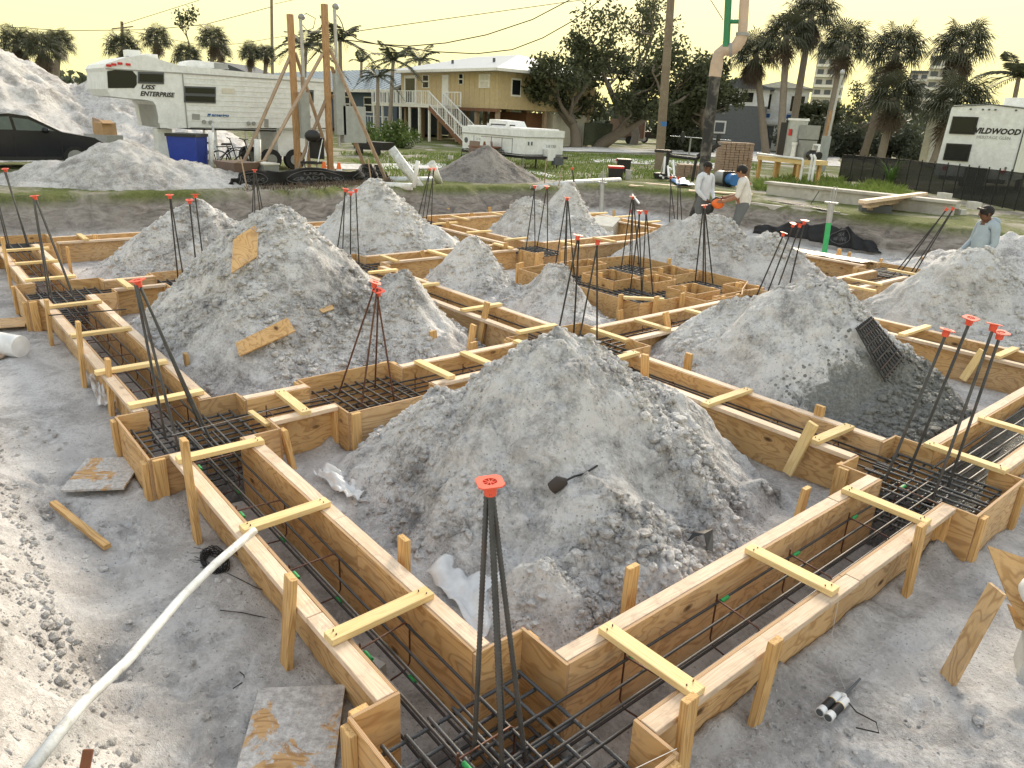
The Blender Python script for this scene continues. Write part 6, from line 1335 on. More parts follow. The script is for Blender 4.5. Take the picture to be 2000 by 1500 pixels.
o_ = k.p('sheet', 'tarp_blue', tarpf); md = o_.modifiers.new('thickness', 'SOLIDIFY'); md.thickness = .006
for i, (px, py, px2, py2, lb) in enumerate([(1230, 362, 1350, 372, 'pale board along the pit edge near the blocks'), (1260, 358, 1350, 366, 'second pale board along the pit edge'), (1345, 372, 1470, 380, 'long pale plank behind the workers')]):
    a, b = S(px, py, .46+.03*i), S(px2, py2, .46+.03*i); o_ = board('plank', None, a, b, .25, .04, 'plate'); tag(o_, lb, 'plank', 'loose planks at the far edge')
k = Kit('compressor', 'blue and grey machine lying behind the workers', 'machine', S(1415, 362), R(-30)); k.tube('drum', 'grey_metal', [(-.5, 0, .25), (.3, 0, .25)], .24, 16); k.tube('motor', 'tarp_blue', [(.35, 0, .25), (.75, 0, .25)], .2, 14); k.box('foot', 'black_plastic', (0, 0, .03), (.9, .4, .06)); k.box('band', 'black_plastic', (.32, 0, .26), (.08, .5, .5))
# old concrete slab and low wall at right
t = thing('old_slab', 'old concrete slab edge undercut by the excavation at right', 'slab', (-10.5, 20.4, -.1))
sl_ = [(-12.9, 19.62), (-12.0, 19.55), (-10.2, 19.6), (-8.6, 19.7), (-7.6, 19.65), (-7.4, 20.4), (-7.5, 22.0), (-12.9, 22.0)]
m = MB(); m.prism(sl_, 'z', .18, .43); m.obj('slab', 'concrete_old', t)
m = MB(); m.prism([(-13.4, 22.02), (-7.8, 22.02), (-7.8, 22.3), (-13.4, 22.3)], 'z', .1, .8); m.obj('upstand', 'concrete_old', t); m = MB(); m.prism([(-13.5, 21.96), (-7.7, 21.96), (-7.7, 22.4), (-13.5, 22.4)], 'z', .803, .88); m.obj('coping', 'concrete_old', t)
for i in range(5):
    a = G(1500+i*22, 392+i*3.6, .47); b = G(1600+i*10, 404+i*3, .47); o_ = rod('steel_rod', None, a, b, .018, 'rebar_dark'); tag(o_, ['black steel rod nearest the workers on the slab', 'second black steel rod on the slab', 'middle black steel rod on the slab', 'fourth black steel rod on the slab', 'black steel rod nearest the green pipe'][i], 'rod', 'steel rods on the old slab')
for i in range(5):
    a = G(1700-i*4, 412-i*4.5, .48+.1*i); b = G(1805, 384-i*3+6, .55+.09*i); o_ = board('timber', None, a, b, .2, .08, 'old_lumber' if i % 2 else 'plate'); tag(o_, ['lowest timber of the lumber stack on the slab', 'second timber of the lumber stack', 'middle timber of the lumber stack', 'fourth timber of the lumber stack', 'top pale timber of the lumber stack'][i], 'timber', 'lumber stack on the old slab')
m = MB(); c = G(1708, 414, .48); m.box(c+[0, 0, .09], (.75, .5, .2), rotm('Z', .6)); o_ = m.obj('concrete_chunk', 'shade'); tag(base_of(o_, c), 'dark broken concrete chunk on the slab edge', 'chunk')
for i, (a, b, lb) in enumerate([((1755, 470), (1795, 425), 'pale broken slab piece leaning at the spoil heap'), ((1745, 462), (1775, 428), 'second broken slab piece leaning beside it')]):
    o_ = board('slab_piece', None, G(*a, -.25), G(*b, .35), .3, .12, 'plate', bev=.02); o_.data = o_.data.copy(); o_.data.materials[0] = MATS['concrete_old']; tag(o_, lb, 'slab piece', 'broken slab pieces')
# pipes and posts at the back
def pipe(label, pts, r, mat='pvc', n=12, name='pipe', group='white pipes', open_end=True):
    m = MB(); m.tube(pts, r, n, cap=not open_end); o = m.obj(name, mat, None); base_of(o, pts[0]); tag(o, label, 'pipe', group)
    if open_end: md = o.modifiers.new('wall', 'SOLIDIFY'); md.thickness = r*.14; md.offset = -1
    return o
pipe('long white drain pipe across the far left of the pit', [G(-15, 440, -.25), G(120, 430, -.22), G(309, 415, -.2)], .085, 'pvc_dirty'); pipe('white pipe elbow at the end of the drain pipe', [G(309, 415, -.2), G(318, 410, -.15), G(324, 403, -.02)], .1, 'pvc')
pipe('buried white pipe showing above the low sand pile', [G(400, 411, -.22), G(465, 408, -.22)], .08, 'pvc_dirty')
pipe('white pipe along the far edge of the pit', [S(1040, 368, .42), S(1120, 357, .5), S(1210, 352, .52)], .1, 'pvc_dirty'); pipe('short pipe stub sticking out of the dark mound', [AT(940, 352, (-19.6, 15.2, 0)), AT(948, 362, (-18.9, 14.9, 0))], .1, 'pvc')
pa = S(760, 290); 
pipe('thick pale pipe leaning down into the pit', [AT(764, 290, S(775, 360)), G(838, 390, .1)], .13, 'pvc_dirty'); pipe('white pipe lying below the leaning one', [S(760, 352), S(860, 352)], .11, 'pvc_dirty'); pipe('short white pipe lying at the end of the silt fence', [S(745, 362), S(805, 365)], .1, 'pvc'); pipe('upright white tee pipe by the mound', [S(808, 366), S(818, 312, 1.3)*0+AT(816, 314, S(808, 366))], .06, 'pvc'); pipe('white pipe leaning right with a dark open end', [AT(843, 318, S(855, 360)), AT(858, 358, S(858, 358))], .11, 'pvc')
pipe('capped white standpipe below the camper, left one', [S(413, 344), AT(412, 258, S(413, 344))], .07, 'pvc'); pipe('capped white standpipe below the camper, right one', [S(503, 342), AT(503, 272, S(503, 342))], .1, 'pvc')
pipe('looping grey hose hanging from the camper side', [AT(415, 240, (-23.6, 8.1, 0)), AT(420, 290, (-23.4, 8.1, 0)), AT(432, 320, (-23.2, 8.2, 0)), S(440, 338), S(452, 345)], .035, 'pvc_dirty')
pipe('white pipe sticking out of the far bank', [G(1150, 378, -.0), G(1215, 386, -.1)], .085, 'pvc'); pipe('second white pipe in the far bank', [G(1205, 378, .05), G(1265, 384, -.08)], .1, 'pvc')
k = Kit('shovel', 'white shovel with a red blade against the bank', 'shovel', G(1232, 412, -.3), R(-40)); k.p('blade', 'white_paint', lambda m: m.prism([(-.28, 0), (.28, 0), (.2, .5), (-.1, .55)], 'y', 0, .03)); k.p('edge', 'red', lambda m: m.box((0, .01, .0), (.5, .06, .1))); k.tube('handle', 'white_paint', [(0, .02, .5), (.9, .1, .35)], .03, 6)
def rodpost(label, base, top, mat, r, rods=4, split=None):
    t = thing('pipe_post', label, 'post', base, 'pipe posts with rods'); tp = AT(top[0], top[1], base)
    m = MB(); d = tp-base; m.tube([base, base+d*(split or 1)], r, 12); m.obj('sleeve', mat, t)
    if split: m = MB(); m.tube([base+d*split, tp], r*1.12, 12); m.obj('upper_sleeve', 'galv', t)
    m = MB(); m.box(tp+[0, 0, .02], (r*5, r*1.5, .04)); m.obj('collar', 'galv', t)
    for i in range(rods): m = MB(); m.tube([tp+[r*(i-1.5)*.6, r*.3*(i % 2), 0], tp+[r*(i-1.5)*.6, r*.3*(i % 2), .35+.06*(i % 2)]], .012, 6); m.obj('rod', 'galv', t)
rodpost('green pipe post with grey sleeve and four rods in the pit', G(1610, 494, -.4), (1624, 398), 'pipe_green', .065, 4, .62); rodpost('grey pipe post with rods at the back of the pit', G(1174, 432, -.4), (1176, 358), 'galv', .07)
silt('black fabric draped along the foot of the old slab', [G(1470, 453, -.22), G(1560, 462, -.22), G(1640, 480, -.25), G(1722, 492, -.28)], [.16, .4, .5, .06], [(38, 5, [('USA', .62, .2, .4), ('GRADING', .4, .2, .7)])], lean=.25)
pipe('thin dark rod leaning over the four capped dowels', [G(1563, 430, .0), AT(1600, 373, G(1585, 445, -.2))], .012, 'rebar_dark', 6, 'steel_rod', 'steel rods leaning at the back', False)
for i, (px, py) in enumerate([(1063, 352), (1090, 352)]):
    o_ = board('survey_stake', None, S(px, py+8)-[0, 0, .2], AT(px+4 if i == 0 else px+8, py-42+i*18, S(px, py+8)), .06, .03, 'old_lumber'); tag(o_, ['taller grey survey stake at the pit edge', 'shorter grey survey stake at the pit edge'][i], 'stake', 'survey stakes at the pit edge')
for (px, py, lb) in ((663, 352, 'orange and white traffic cone lying behind the silt fence, left'), (634, 350, 'orange and white traffic cone behind the silt fence')):
    k = Kit('traffic_cone', lb, 'cone', S(px, py), 0, 'traffic cones'); k.tube('cone', 'orange', [(0, 0, 0), (0, 0, .5)], [.14, .04], 12); k.tube('band', 'white_paint', [(0, 0, .2), (0, 0, .32)], [.105, .08], 12); k.box('foot', 'orange', (0, 0, .015), (.34, .34, .03))
k = Kit('folding_chair', 'black folding chairs stacked between the braced poles', 'chair', S(612, 348), R(30)); k.box('seat', 'black_plastic', (0, 0, .45), (.5, .5, .06)); k.box('backrest', 'black_plastic', (0, .25, .85), (.48, .05, .6))
for u in (-.22, .22): k.tube('leg', 'chrome', [(u, -.25, 0), (u, .25, 1.15)], .02, 6); k.tube('leg', 'chrome', [(u, .3, 0), (u, -.2, .45)], .02, 6)
k.p('bag', 'black_plastic', lambda m: m.ell((.05, 0, 1.2), (.25, .2, .18), 10, 6))
k = Kit('wheelbarrow', 'dark wheelbarrow tray behind the silt fence at left', 'wheelbarrow', S(465, 352), R(10)); k.p('tray', 'brown_metal', lambda m: m.box((0, 0, .35), (.8, .6, .3), None, 0, 1.35)); k.p('wheel', 'black_rubber', lambda m: m.tube([(-.6, -.05, .2), (-.6, .05, .2)], .2, 14)); 
for s_ in (-1, 1): k.tube('handle', 'old_lumber', [(-.6, s_*.2, .25), (.9, s_*.35, .6)], .025, 6)
k = Kit('plastic_bin', 'clear grey storage bin below the camper', 'bin', S(517, 352), .2); k.box('tub', 'grey_metal', (0, 0, .22), (.7, .45, .44), None, None, 1.1); k.box('lid', 'cream', (0, 0, .46), (.8, .52, .04))
k = Kit('lawn_cart', 'dark garden cart beside the bush', 'cart', S(730, 304), .4); k.box('tray', 'black_plastic', (0, 0, .45), (1.6, .8, .35), None, None, 1.1); [k.tube('wheel', 'black_rubber', [(u, -.45, .2), (u, -.38, .2)], .2, 12) for u in (-.5, .5)]
# shell road, gravel path, concrete apron as thin sheets on the ground
def sheet(name, px, mat, dz=.012):
    C = np.array([S(*q) for q in px]); n = len(C); V = []
    for i in range(n):
        a, b = C[i], C[(i+1) % n]
        for t_ in np.linspace(0, 1, 9)[:-1]: q = a+(b-a)*t_; q = q+np.array([jit(.12), jit(.12), 0]); V.append(q)
    cen = C.mean(0); V = np.array(V); 
    rings = [V]+[cen+(V-cen)*s_ for s_ in (.8, .6, .4, .2)]; m = MB(); A = np.vstack(rings+[cen[None]]); A[:, 2] = ground_h(A[:, 0], A[:, 1])[0]+dz+.02; N = len(V)
    F = [(r_*N+i, r_*N+(i+1) % N, (r_+1)*N+(i+1) % N, (r_+1)*N+i) for r_ in range(4) for i in range(N)]+[(4*N+i, 4*N+(i+1) % N, 5*N) for i in range(N)]; m.add(A, F, 0, True); return kind(m.obj(name, mat), 'structure')
sheet('shell_road', [(1090, 289), (1300, 290), (1420, 294), (1640, 304), (1640, 322), (1500, 316), (1290, 300), (1100, 296)], 'sand_white'); sheet('gravel_path', [(640, 318), (870, 318), (880, 326), (640, 330)], 'sand_white'); sheet('gravel_strip', [(1000, 328), (1010, 326), (1100, 344), (1080, 347)], 'sand_white'); sheet('concrete_apron', [(1380, 290), (1500, 294), (1490, 305), (1385, 302)], 'sand_white'); sheet('shell_drive', [(1150, 312), (1290, 314), (1400, 322), (1400, 334), (1290, 324), (1160, 318)], 'sand_white')
# ---------------------------------------------------------------- people
def person(label, base, h, yaw, J, reg, hair='short', mats=('shirt_white', 'pants_grey', 'skin_dark', 'boot'), belly=1.0, extra=None, headturn=0.0):
    "one skinned figure; J = joint positions as fractions of the height (x to the person's right, y forward)"
    RAD = dict(pelvis=(.082, .066), waist=(.08*(belly*.5+.5), .066*belly), spine=(.083*(belly*.6+.4), .07*belly), chest=(.092*(belly*.3+.7), .068*(belly*.4+.6)), collar=(.06, .05), neck=(.034, .036), jaw=(.042, .05), skull=(.05, .058), crown=(.03, .034))
    LIM = dict(sh=.043, el=.031, wr=.02, hand=.023, hip=.062, kn=.043, an=.027, toe=.026)
    names = list(J); me = bpy.data.meshes.new('body'); E = [('pelvis', 'waist'), ('waist', 'spine'), ('spine', 'chest'), ('chest', 'collar'), ('collar', 'neck'), ('neck', 'jaw'), ('jaw', 'skull'), ('skull', 'crown')]
    for s_ in 'LR': E += [('collar', 'sh'+s_), ('sh'+s_, 'el'+s_), ('el'+s_, 'wr'+s_), ('wr'+s_, 'hand'+s_), ('pelvis', 'hip'+s_), ('hip'+s_, 'kn'+s_), ('kn'+s_, 'an'+s_), ('an'+s_, 'toe'+s_)]
    P = {n: np.array(J[n], float)*h for n in names}
    me.from_pydata([tuple(P[n]) for n in names], [(names.index(a), names.index(b)) for a, b in E], [])
    ob = bpy.data.objects.new('body', me); COL.objects.link(ob); md = ob.modifiers.new('skin', 'SKIN'); md.use_smooth_shade = True
    for n, sv in zip(names, me.skin_vertices[0].data):
        r_ = RAD.get(n) or ((LIM[n[:-1]],)*2); sv.radius = (r_[0]*h, r_[1]*h); sv.use_root = (n == 'pelvis')
    ob.modifiers.new('sub', 'SUBSURF').levels = 2; ob.modifiers['sub'].render_levels = 2
    bpy.context.view_layer.update(); bm_ = bpy.data.meshes.new_from_object(ob.evaluated_get(bpy.context.evaluated_depsgraph_get())); bpy.data.objects.remove(ob)
    V = [v.co[:] for v in bm_.vertices]; F = [tuple(p.vertices) for p in bm_.polygons]; m = MB(); C = np.array([np.mean([V[i] for i in f], 0) for f in F])
    best = np.full(len(F), 9e9); lab = [None]*len(F)
    for a, b in E:
        A, B = P[a], P[b]; d = B-A; t_ = np.clip(((C-A) @ d)/(d @ d), 0, 1); q = np.linalg.norm(C-(A+t_[:, None]*d), axis=1)/( .05*h)
        for i in np.where(q < best)[0]: best[i] = q[i]; lab[i] = (b[:-1] if b[-1] in 'LR' else b)
    m.v = [tuple(v) for v in V]; m.f = F; m.sm = [True]*len(F); m.mi = [reg.get(l, 0) for l in lab]
    # face: nose, ears, eyes, brow; fingers and thumbs
    hd = (P['skull']+P['jaw'])/2; fw = np.array([math.sin(headturn), math.cos(headturn), 0]); sd = np.array([math.cos(headturn), -math.sin(headturn), 0])
    m.ell(hd+fw*.058*h+[0, 0, -.002*h], (.008*h, .012*h, .014*h), 8, 6, 2)
    for s_ in (-1, 1): m.ell(hd+sd*s_*.05*h, (.006*h, .012*h, .018*h), 8, 6, 2); m.ell(hd+fw*.052*h+sd*s_*.018*h+[0, 0, .012*h], (.006*h, .005*h, .004*h), 6, 4, 4)
    m.box(hd+fw*.054*h+[0, 0, -.024*h], (.024*h, .008*h, .004*h), rotm('Z', -headturn), 4)
    for s_, o_ in (('L', -1), ('R', 1)):
        w, q = P['wr'+s_], P['hand'+s_]; d = q-w; d = d/(np.linalg.norm(d)+1e-6); sd2 = np.cross(d, (0, 1, 0)); sd2 = sd2/(np.linalg.norm(sd2)+1e-6); bend = np.array([0, 1, 0])*.012*h
        for k_, l_ in enumerate((.036, .044, .042, .033)):
            a = q+sd2*(k_-1.5)*.0095*h; m.tube([a, a+d*l_*.6*h, a+d*l_*.95*h+bend], [.0052*h, .005*h, .004*h], 6, reg.get('hand', 2))
        a = w+(q-w)*.6; m.tube([a, a+sd2*-o_*.024*h+d*.01*h, a+sd2*-o_*.03*h+d*.032*h], [.006*h, .0058*h, .0045*h], 6, reg.get('hand', 2))
    t = thing('person', label, 'person', base, 'workers on the site'); xf(m, base, yaw); b_ = m.obj('body', list(mats)+['hair', 'glove'], t, False)
    def sub(name, mat, fn): mm = MB(); fn(mm); xf(mm, base, yaw); return mm.obj(name, mat, t)
    sub('hair', 'hair', lambda mm: mm.ell(hd+[0, 0, .026*h]-fw*.008*h, (.0525*h, .0595*h, .047*h) if hair == 'short' else (.056*h, .064*h, .056*h), 14, 10))
    if extra: extra(sub, P, h)
    return t
def stand(px, ty, h, zf):
    "foot point of a figure of height h standing at level zf with its crown at (px,ty)"
    q = G(px, ty, zf+h); q[2] = zf; return q
JB = dict(pelvis=(0, 0, .52), waist=(0, .0, .58), spine=(0, .005, .655), chest=(0, .0, .74), collar=(0, -.005, .815), neck=(0, .0, .85), jaw=(0, .018, .885), skull=(0, .012, .935), crown=(0, .0, .972),
          hipL=(-.05, 0, .49), knL=(-.058, .015, .28), anL=(-.062, -.01, .04), toeL=(-.07, .085, .018), hipR=(.05, 0, .49), knR=(.058, .015, .28), anR=(.062, -.01, .04), toeR=(.07, .085, .018),
          shL=(-.105, 0, .805), elL=(-.135, -.01, .63), wrL=(-.12, .06, .5), handL=(-.115, .075, .46), shR=(.105, 0, .805), elR=(.135, -.01, .63), wrR=(.12, .06, .5), handR=(.115, .075, .46))
def facing(dx, dy): return math.atan2(-dx, dy)
vd = ray(1385, 400); vd = vd/np.hypot(vd[0], vd[1]); rt2 = np.array([_rt[0], _rt[1]])
REG = dict(pelvis=1, hip=1, kn=1, an=1, toe=3, neck=2, jaw=2, skull=2, crown=2, hand=2, waist=0, spine=0, chest=0, collar=0, sh=0, el=0, wr=0)
# worker left of the hose: facing the camera and to the right, both hands together at his belt
J1 = dict(JB); J1.update(shR=(.105, .0, .8), elR=(.15, .02, .64), wrR=(.07, .12, .53), handR=(.03, .14, .5), elL=(-.14, .0, .63), wrL=(-.06, .13, .53), handL=(-.02, .15, .5))
w1 = stand(1383, 312, 1.8, -.02); f1 = -vd[:2]*.75+rt2*.65
person('standing worker in a white long sleeved shirt and grey jeans beside the hose', w1, 1.8, facing(*f1), J1, REG, mats=('shirt_white', 'pants_grey', 'skin_dark', 'boot'), headturn=-.1)
# worker right of him: back to the camera, turned left, forearms out holding the orange tool, knees bent
w2 = stand(1462, 320, 1.85, -.08); f2 = vd[:2]*.35-rt2*.95
J2 = dict(JB); J2.update(chest=(0, .02, .735), collar=(0, .03, .81), neck=(0, .045, .845), jaw=(0, .07, .88), skull=(0, .065, .93), crown=(0, .055, .968), shL=(-.11, .03, .8), elL=(-.13, .06, .63), wrL=(-.1, .19, .575), handL=(-.09, .235, .565), shR=(.11, .03, .8), elR=(.13, .08, .63), wrR=(.08, .21, .6), handR=(.06, .25, .59), knL=(-.09, .06, .28), anL=(-.09, -.06, .04), toeL=(-.095, .03, .018), knR=(.085, .05, .28))
REG2 = dict(REG); REG2.update(wr=2, el=0)
def ex2(sub, P, h):
    sub('shirt_print', 'hair', lambda mm: mm.ell(P['chest']+[.0, -.062*h, .015*h], (.05*h, .012*h, .022*h), 10, 6, 0, rotm('Y', -.5))); sub('shirt_print', 'red', lambda mm: mm.ell(P['chest']+[.028*h, -.062*h, .04*h], (.016*h, .01*h, .022*h), 8, 6))
person('worker in a pale tee with dark back print holding an orange tool', w2, 1.85, facing(*f2), J2, REG2, mats=('shirt_tee', 'pants_grey', 'skin_tan', 'boot'), belly=1.5, extra=ex2, hair='full')
c_, s_ = math.cos(facing(*f2)), math.sin(facing(*f2)); q = np.array([0.0, .27, .57])*1.85; tl = w2+np.array([q[0]*c_-q[1]*s_, q[0]*s_+q[1]*c_, q[2]-.08])
k = Kit('power_tool', 'orange handheld power tool held by the worker in the tee', 'tool', tl, facing(*f2)); k.p('motor', 'orange', lambda m: m.ell((0, .02, .0), (.11, .14, .11), 14, 10)); k.tube('handle', 'black_plastic', [(-.06, -.1, .03), (-.06, -.04, .13), (.06, .08, .13), (.06, .16, .03)], .018, 8); k.tube('shaft', 'black_plastic', [(0, .12, -.02), (-.05, .45, -.35)], .025, 8); k.p('guard', 'black_plastic', lambda m: m.ell((-.02, .22, -.12), (.12, .14, .12), 10, 6))
# worker at right: profile to the left, looking down, gloved hand low in front
vd3 = ray(1930, 450); vd3 = vd3/np.hypot(vd3[0], vd3[1]); w3 = stand(1948, 396, 1.84, -.36); f3 = -rt2*.97-vd3[:2]*.1
J3 = dict(JB); J3.update(waist=(0, .035, .58), spine=(0, .04, .655), chest=(0, .025, .74), collar=(0, .03, .81), neck=(0, .05, .84), jaw=(0, .085, .868), skull=(0, .085, .918), crown=(0, .08, .956), shL=(-.108, .03, .795), elL=(-.14, .02, .63), wrL=(-.11, .12, .52), handL=(-.09, .16, .49), shR=(.108, .03, .795), elR=(.135, .05, .63), wrR=(.09, .17, .54), handR=(.07, .2, .51))
REG3 = dict(REG); REG3.update(hand=5)
def ex3(sub, P, h):
    sub('hood', 'hoodie', lambda mm: mm.ell(P['collar']+[0, -.045*h, .022*h], (.075*h, .042*h, .04*h), 12, 8)); sub('sunglasses', 'black_plastic', lambda mm: mm.box((P['skull']+P['jaw'])/2+[0, .05*h, .045*h], (.09*h, .03*h, .018*h)))
person('worker in a blue grey hoodie and khaki trousers looking down at the right', w3, 1.84, facing(*f3), J3, REG3, mats=('hoodie', 'pants_khaki', 'skin_dark', 'boot'), belly=1.5, extra=ex3, hair='full')
# ---------------------------------------------------------------- concrete pump hose hanging into the pit
B = stand(1378, 312, 1.78, -.02)+np.array([-.35, .25, 0]); hp = lambda px, py: AT(px, py, B)
t = thing('pump_hose', 'black concrete pump hose hanging from a green boom above the workers', 'hose', (B[0], B[1], PIT))
for nm, mat, pts, r in [('hose', 'hose_black', [(1352, 432), (1366, 395), (1374, 340), (1382, 270), (1390, 200), (1397, 148)], .125), ('coupling', 'pump_tan', [(1396, 150), (1399, 132), (1401, 118)], .14), ('elbow', 'pump_tan', [(1400, 122), (1404, 106), (1414, 97), (1428, 98), (1440, 88), (1448, 74), (1450, 64)], .13), ('clamp', 'grey_metal', [(1424, 98), (1430, 97)], .15), ('clamp', 'grey_metal', [(1450, 70), (1451, 64)], .15), ('riser', 'pump_tan', [(1450, 66), (1456, -30)], .105), ('boom_arm', 'pump_green', [(1418, 100), (1424, -30)], .075), ('boom_tip', 'pump_green', [(1412, 92), (1422, 90)], .12), ('boom_bracket', 'pump_green', [(1420, 42), (1460, 42)], .045)]:
    m = MB(); m.tube([hp(*q) for q in pts], r, 14); m.obj(nm, mat, t)
# ---------------------------------------------------------------- foreground oddments
def flatboard(label, px, z=PIT, w=None, th=.018, mat='ply_old', cat='plywood', group=None, name='plywood_sheet', lift=None):
    "a board lying where its four photo corners meet the ground"
    Q = [G(*q, z) for q in px]
    if lift: Q = [q+np.array([0, 0, l]) for q, l in zip(Q, lift)]
    c = sum(Q)/4; u = (Q[1]-Q[0]+Q[2]-Q[3])/2; v = (Q[3]-Q[0]+Q[2]-Q[1])/2; L = np.linalg.norm(u); x = u/L; v = v-x*np.dot(x, v); Wd = np.linalg.norm(v); y = v/Wd; n = np.cross(x, y)
    if n[2] < 0: y = -y; n = -n
    M = Matrix(((x[0], y[0], n[0], 0), (x[1], y[1], n[1], 0), (x[2], y[2], n[2], 0), (0, 0, 0, 1))); M = Matrix.Translation((c+n*th*.5+[0, 0, .012]).tolist()) @ M
    o = put(name, board_mesh(L, Wd, th, mat, .001), None, M); return tag(o, label, cat, group)
GP = 'plywood scraps lying about'
flatboard('muddy plywood sheet on the ground at the bottom left of the corner pad', [(478, 1355), (652, 1345), (680, 1520), (488, 1530)], PIT+.03, mat='ply_muddy', group=GP)
flatboard('dusty plywood piece on the sand left of the pad with leaning dowels', [(128, 903), (250, 898), (280, 958), (165, 962)], PIT+.04, mat='ply_muddy', group=GP)
flatboard('plywood strip at the left edge beside the second pad', [(-40, 630), (50, 622), (56, 640), (-40, 645)], PIT+.04, mat='ply_old', group=GP)
def onheap(label, px, depthpt, nrm, mat='ply', group=GP, th=.02):
    "offcut lying on a slope through depthpt with normal nrm"
    n = np.array(nrm, float); n /= np.linalg.norm(n); o = np.array([0, 0, CH]); Q = []
    for q in px: d = ray(*q); Q.append(o+d*(np.dot(np.array(depthpt)-o, n)/np.dot(d, n)))
    c = sum(Q)/4; m = MB(); V = [tuple(q) for q in Q]+[tuple(q+n*th) for q in Q]; m.add(V, [(3, 2, 1, 0), (4, 5, 6, 7), (0, 1, 5, 4), (1, 2, 6, 5), (2, 3, 7, 6), (3, 0, 4, 7)]); ob = m.obj('plywood_offcut', mat); base_of(ob, c); return tag(ob, label, 'plywood', group)
def heap_hit(px, py):
    dg = bpy.context.evaluated_depsgraph_get(); d = Vector(ray(px, py)).normalized(); r_ = SC.ray_cast(dg, Vector((0, 0, CH)), d); return np.array(r_[1]), np.array(r_[2])
bpy.context.view_layer.update()
p, n = heap_hit(485, 490); n = np.array([.62, -.05, .78]); onheap('plywood offcut leaning high on the tall sand pile, front one', [(455, 470), (505, 446), (502, 502), (452, 535)], p+n*.05, n)
onheap('plywood offcut behind the front one on the tall sand pile', [(462, 464), (519, 430), (527, 480), (503, 510)], p+n*.02, n)
p, n = heap_hit(520, 655); n = np.array([.5, -.3, .82]); onheap('plywood offcut lying low on the tall sand pile', [(460, 672), (562, 622), (577, 648), (468, 697)], p+n*.06, n)
p, n = heap_hit(637, 605); onheap('small half buried wood chip on the tall sand pile', [(622, 605), (648, 596), (652, 604), (630, 612)], p+n*.02, n, 'ply_old')
# loose stake and blocks
a, b = G(103, 982, PIT+.06), G(210, 1068, PIT+.04); o = board('loose_stake', None, a, b, .05, .035, 'stake', pt=.0); tag(o, 'loose pointed wooden stake on the sand at left', 'stake')
a, b = G(974, 1172, PIT+.12), G(1010, 1165, PIT+.12); o = board('wood_block', None, a, b, .09, .04, 'stud'); tag(o, 'small wood block beside the plastic sheet', 'wood block')
# long white pipe in the left foreground, bent and scuffed
P0 = G(496, 1036, .07); P1 = G(300, 1220, -.02)
pts = [G(497, 1036, .09), G(420, 1102, .06), G(357, 1165, .05), G(345, 1178, .05), G(250, 1290, .12), G(165, 1370, .2), G(152, 1385, .21), G(50, 1515, .32)]
o = pipe('long scuffed white pipe lying from the beam form to the lower left', pts, .024, 'pvc_dirty', 14, 'pipe', 'white pipes', True)
# rusty steel bit at the bottom edge
o = board('rusty_bar', None, G(163, 1515, .05), G(173, 1462, .12), .04, .012, 'ply_old'); o.data = o.data.copy(); o.data.materials[0] = MATS['rust']; tag(o, 'rusty steel strip sticking up at the bottom left', 'steel strip')
# bundle of tie wire
rs = np.random.RandomState(8); t = thing('tie_wire', 'bundle of black tie wire on the sand by the white pipe', 'wire', G(420, 1100, PIT))
c = G(420, 1098, PIT+.03)
for i in range(46):
    a = rs.rand()*6.28; r0 = .07+.05*rs.rand(); pt = [c+np.array([r0*1.3*math.cos(a+u), r0*.7*math.sin(a+u), .03*rs.rand()+.02*math.sin(u*2)]) for u in np.linspace(0, 2.5+2*rs.rand(), 9)]
    if i < 16: d = np.array([-.8+.4*rs.rand(), -.9+.6*rs.rand(), .1*rs.rand()]); pt.append(pt[-1]+d*.1); 
    m = MB(); m.tube(pt, .0022, 4); m.obj('strand', 'black_plastic', t)
for i, (L_, lb) in enumerate([([(445, 1120), (470, 1132), (505, 1150), (550, 1158)], 'single loose wire curling from the tie wire bundle'), ([(430, 1192), (470, 1196), (545, 1212)], 'thin straight wire on the sand left of the stake'), ([(455, 1345), (478, 1330), (476, 1318), (468, 1312)], 'curl of wire on the sand above the muddy plywood')]):
    m = MB(); m.tube([G(*q, PIT+.02) for q in L_], .003, 5); o = m.obj('loose_wire', 'wire'); base_of(o, G(*L_[0], PIT)); tag(o, lb, 'wire', 'loose wires on the sand')
# clear plastic sheeting, crumpled
t_ = NT('plastic_film'); t_.fin((.85, .86, .87), .25, Specular_IOR_Level=.6); tb = t_.n('BsdfTransparent'); mx = t_.n('MixShader'); fr = t_.noise(t_.pos(), 9, 4, .6); t_.set(mx.inputs[0], t_.math('ADD', .4, t_.math('MULTIPLY', fr, .4)))
t_.t.links.new(tb.outputs[0], mx.inputs[1]); t_.t.links.new(t_.b.outputs[0], mx.inputs[2]); t_.t.links.new(mx.outputs[0], t_.t.nodes['Material Output'].inputs[0])
def film(label, px, seed, amp=.07, zf=PIT):
    C = [G(*q, zf) for q in px]; n = 26; rs = np.random.RandomState(seed); V = []
    for j in range(n):
        for i in range(n):
            u, v = i/(n-1), j/(n-1); p = (C[0]*(1-u)+C[1]*u)*(1-v)+(C[3]*(1-u)+C[2]*u)*v; edge = .04*fbm(np.array([u*4+seed]), np.array([v*4.0]), 3)[0]
            z = gz(p[0], p[1]); hz = amp*(abs(fbm(np.array([u*3+seed*5]), np.array([v*3+seed]), 3)[0])*2.6+.6*abs(math.sin(u*7+v*3+seed))*.4)+.012; V.append((p[0]+edge, p[1]-edge, max(z, zf)+hz+.02))
    m = MB(); m.add(V, [(j*n+i, j*n+i+1, (j+1)*n+i+1, (j+1)*n+i) for j in range(n-1) for i in range(n-1)], 0, True); o = m.obj('plastic_sheet', 'plastic_film', None, False); base_of(o, C[0]); md = o.modifiers.new('t', 'SOLIDIFY'); md.thickness = .0015; return tag(o, label, 'plastic sheet', 'crumpled clear plastic sheets')
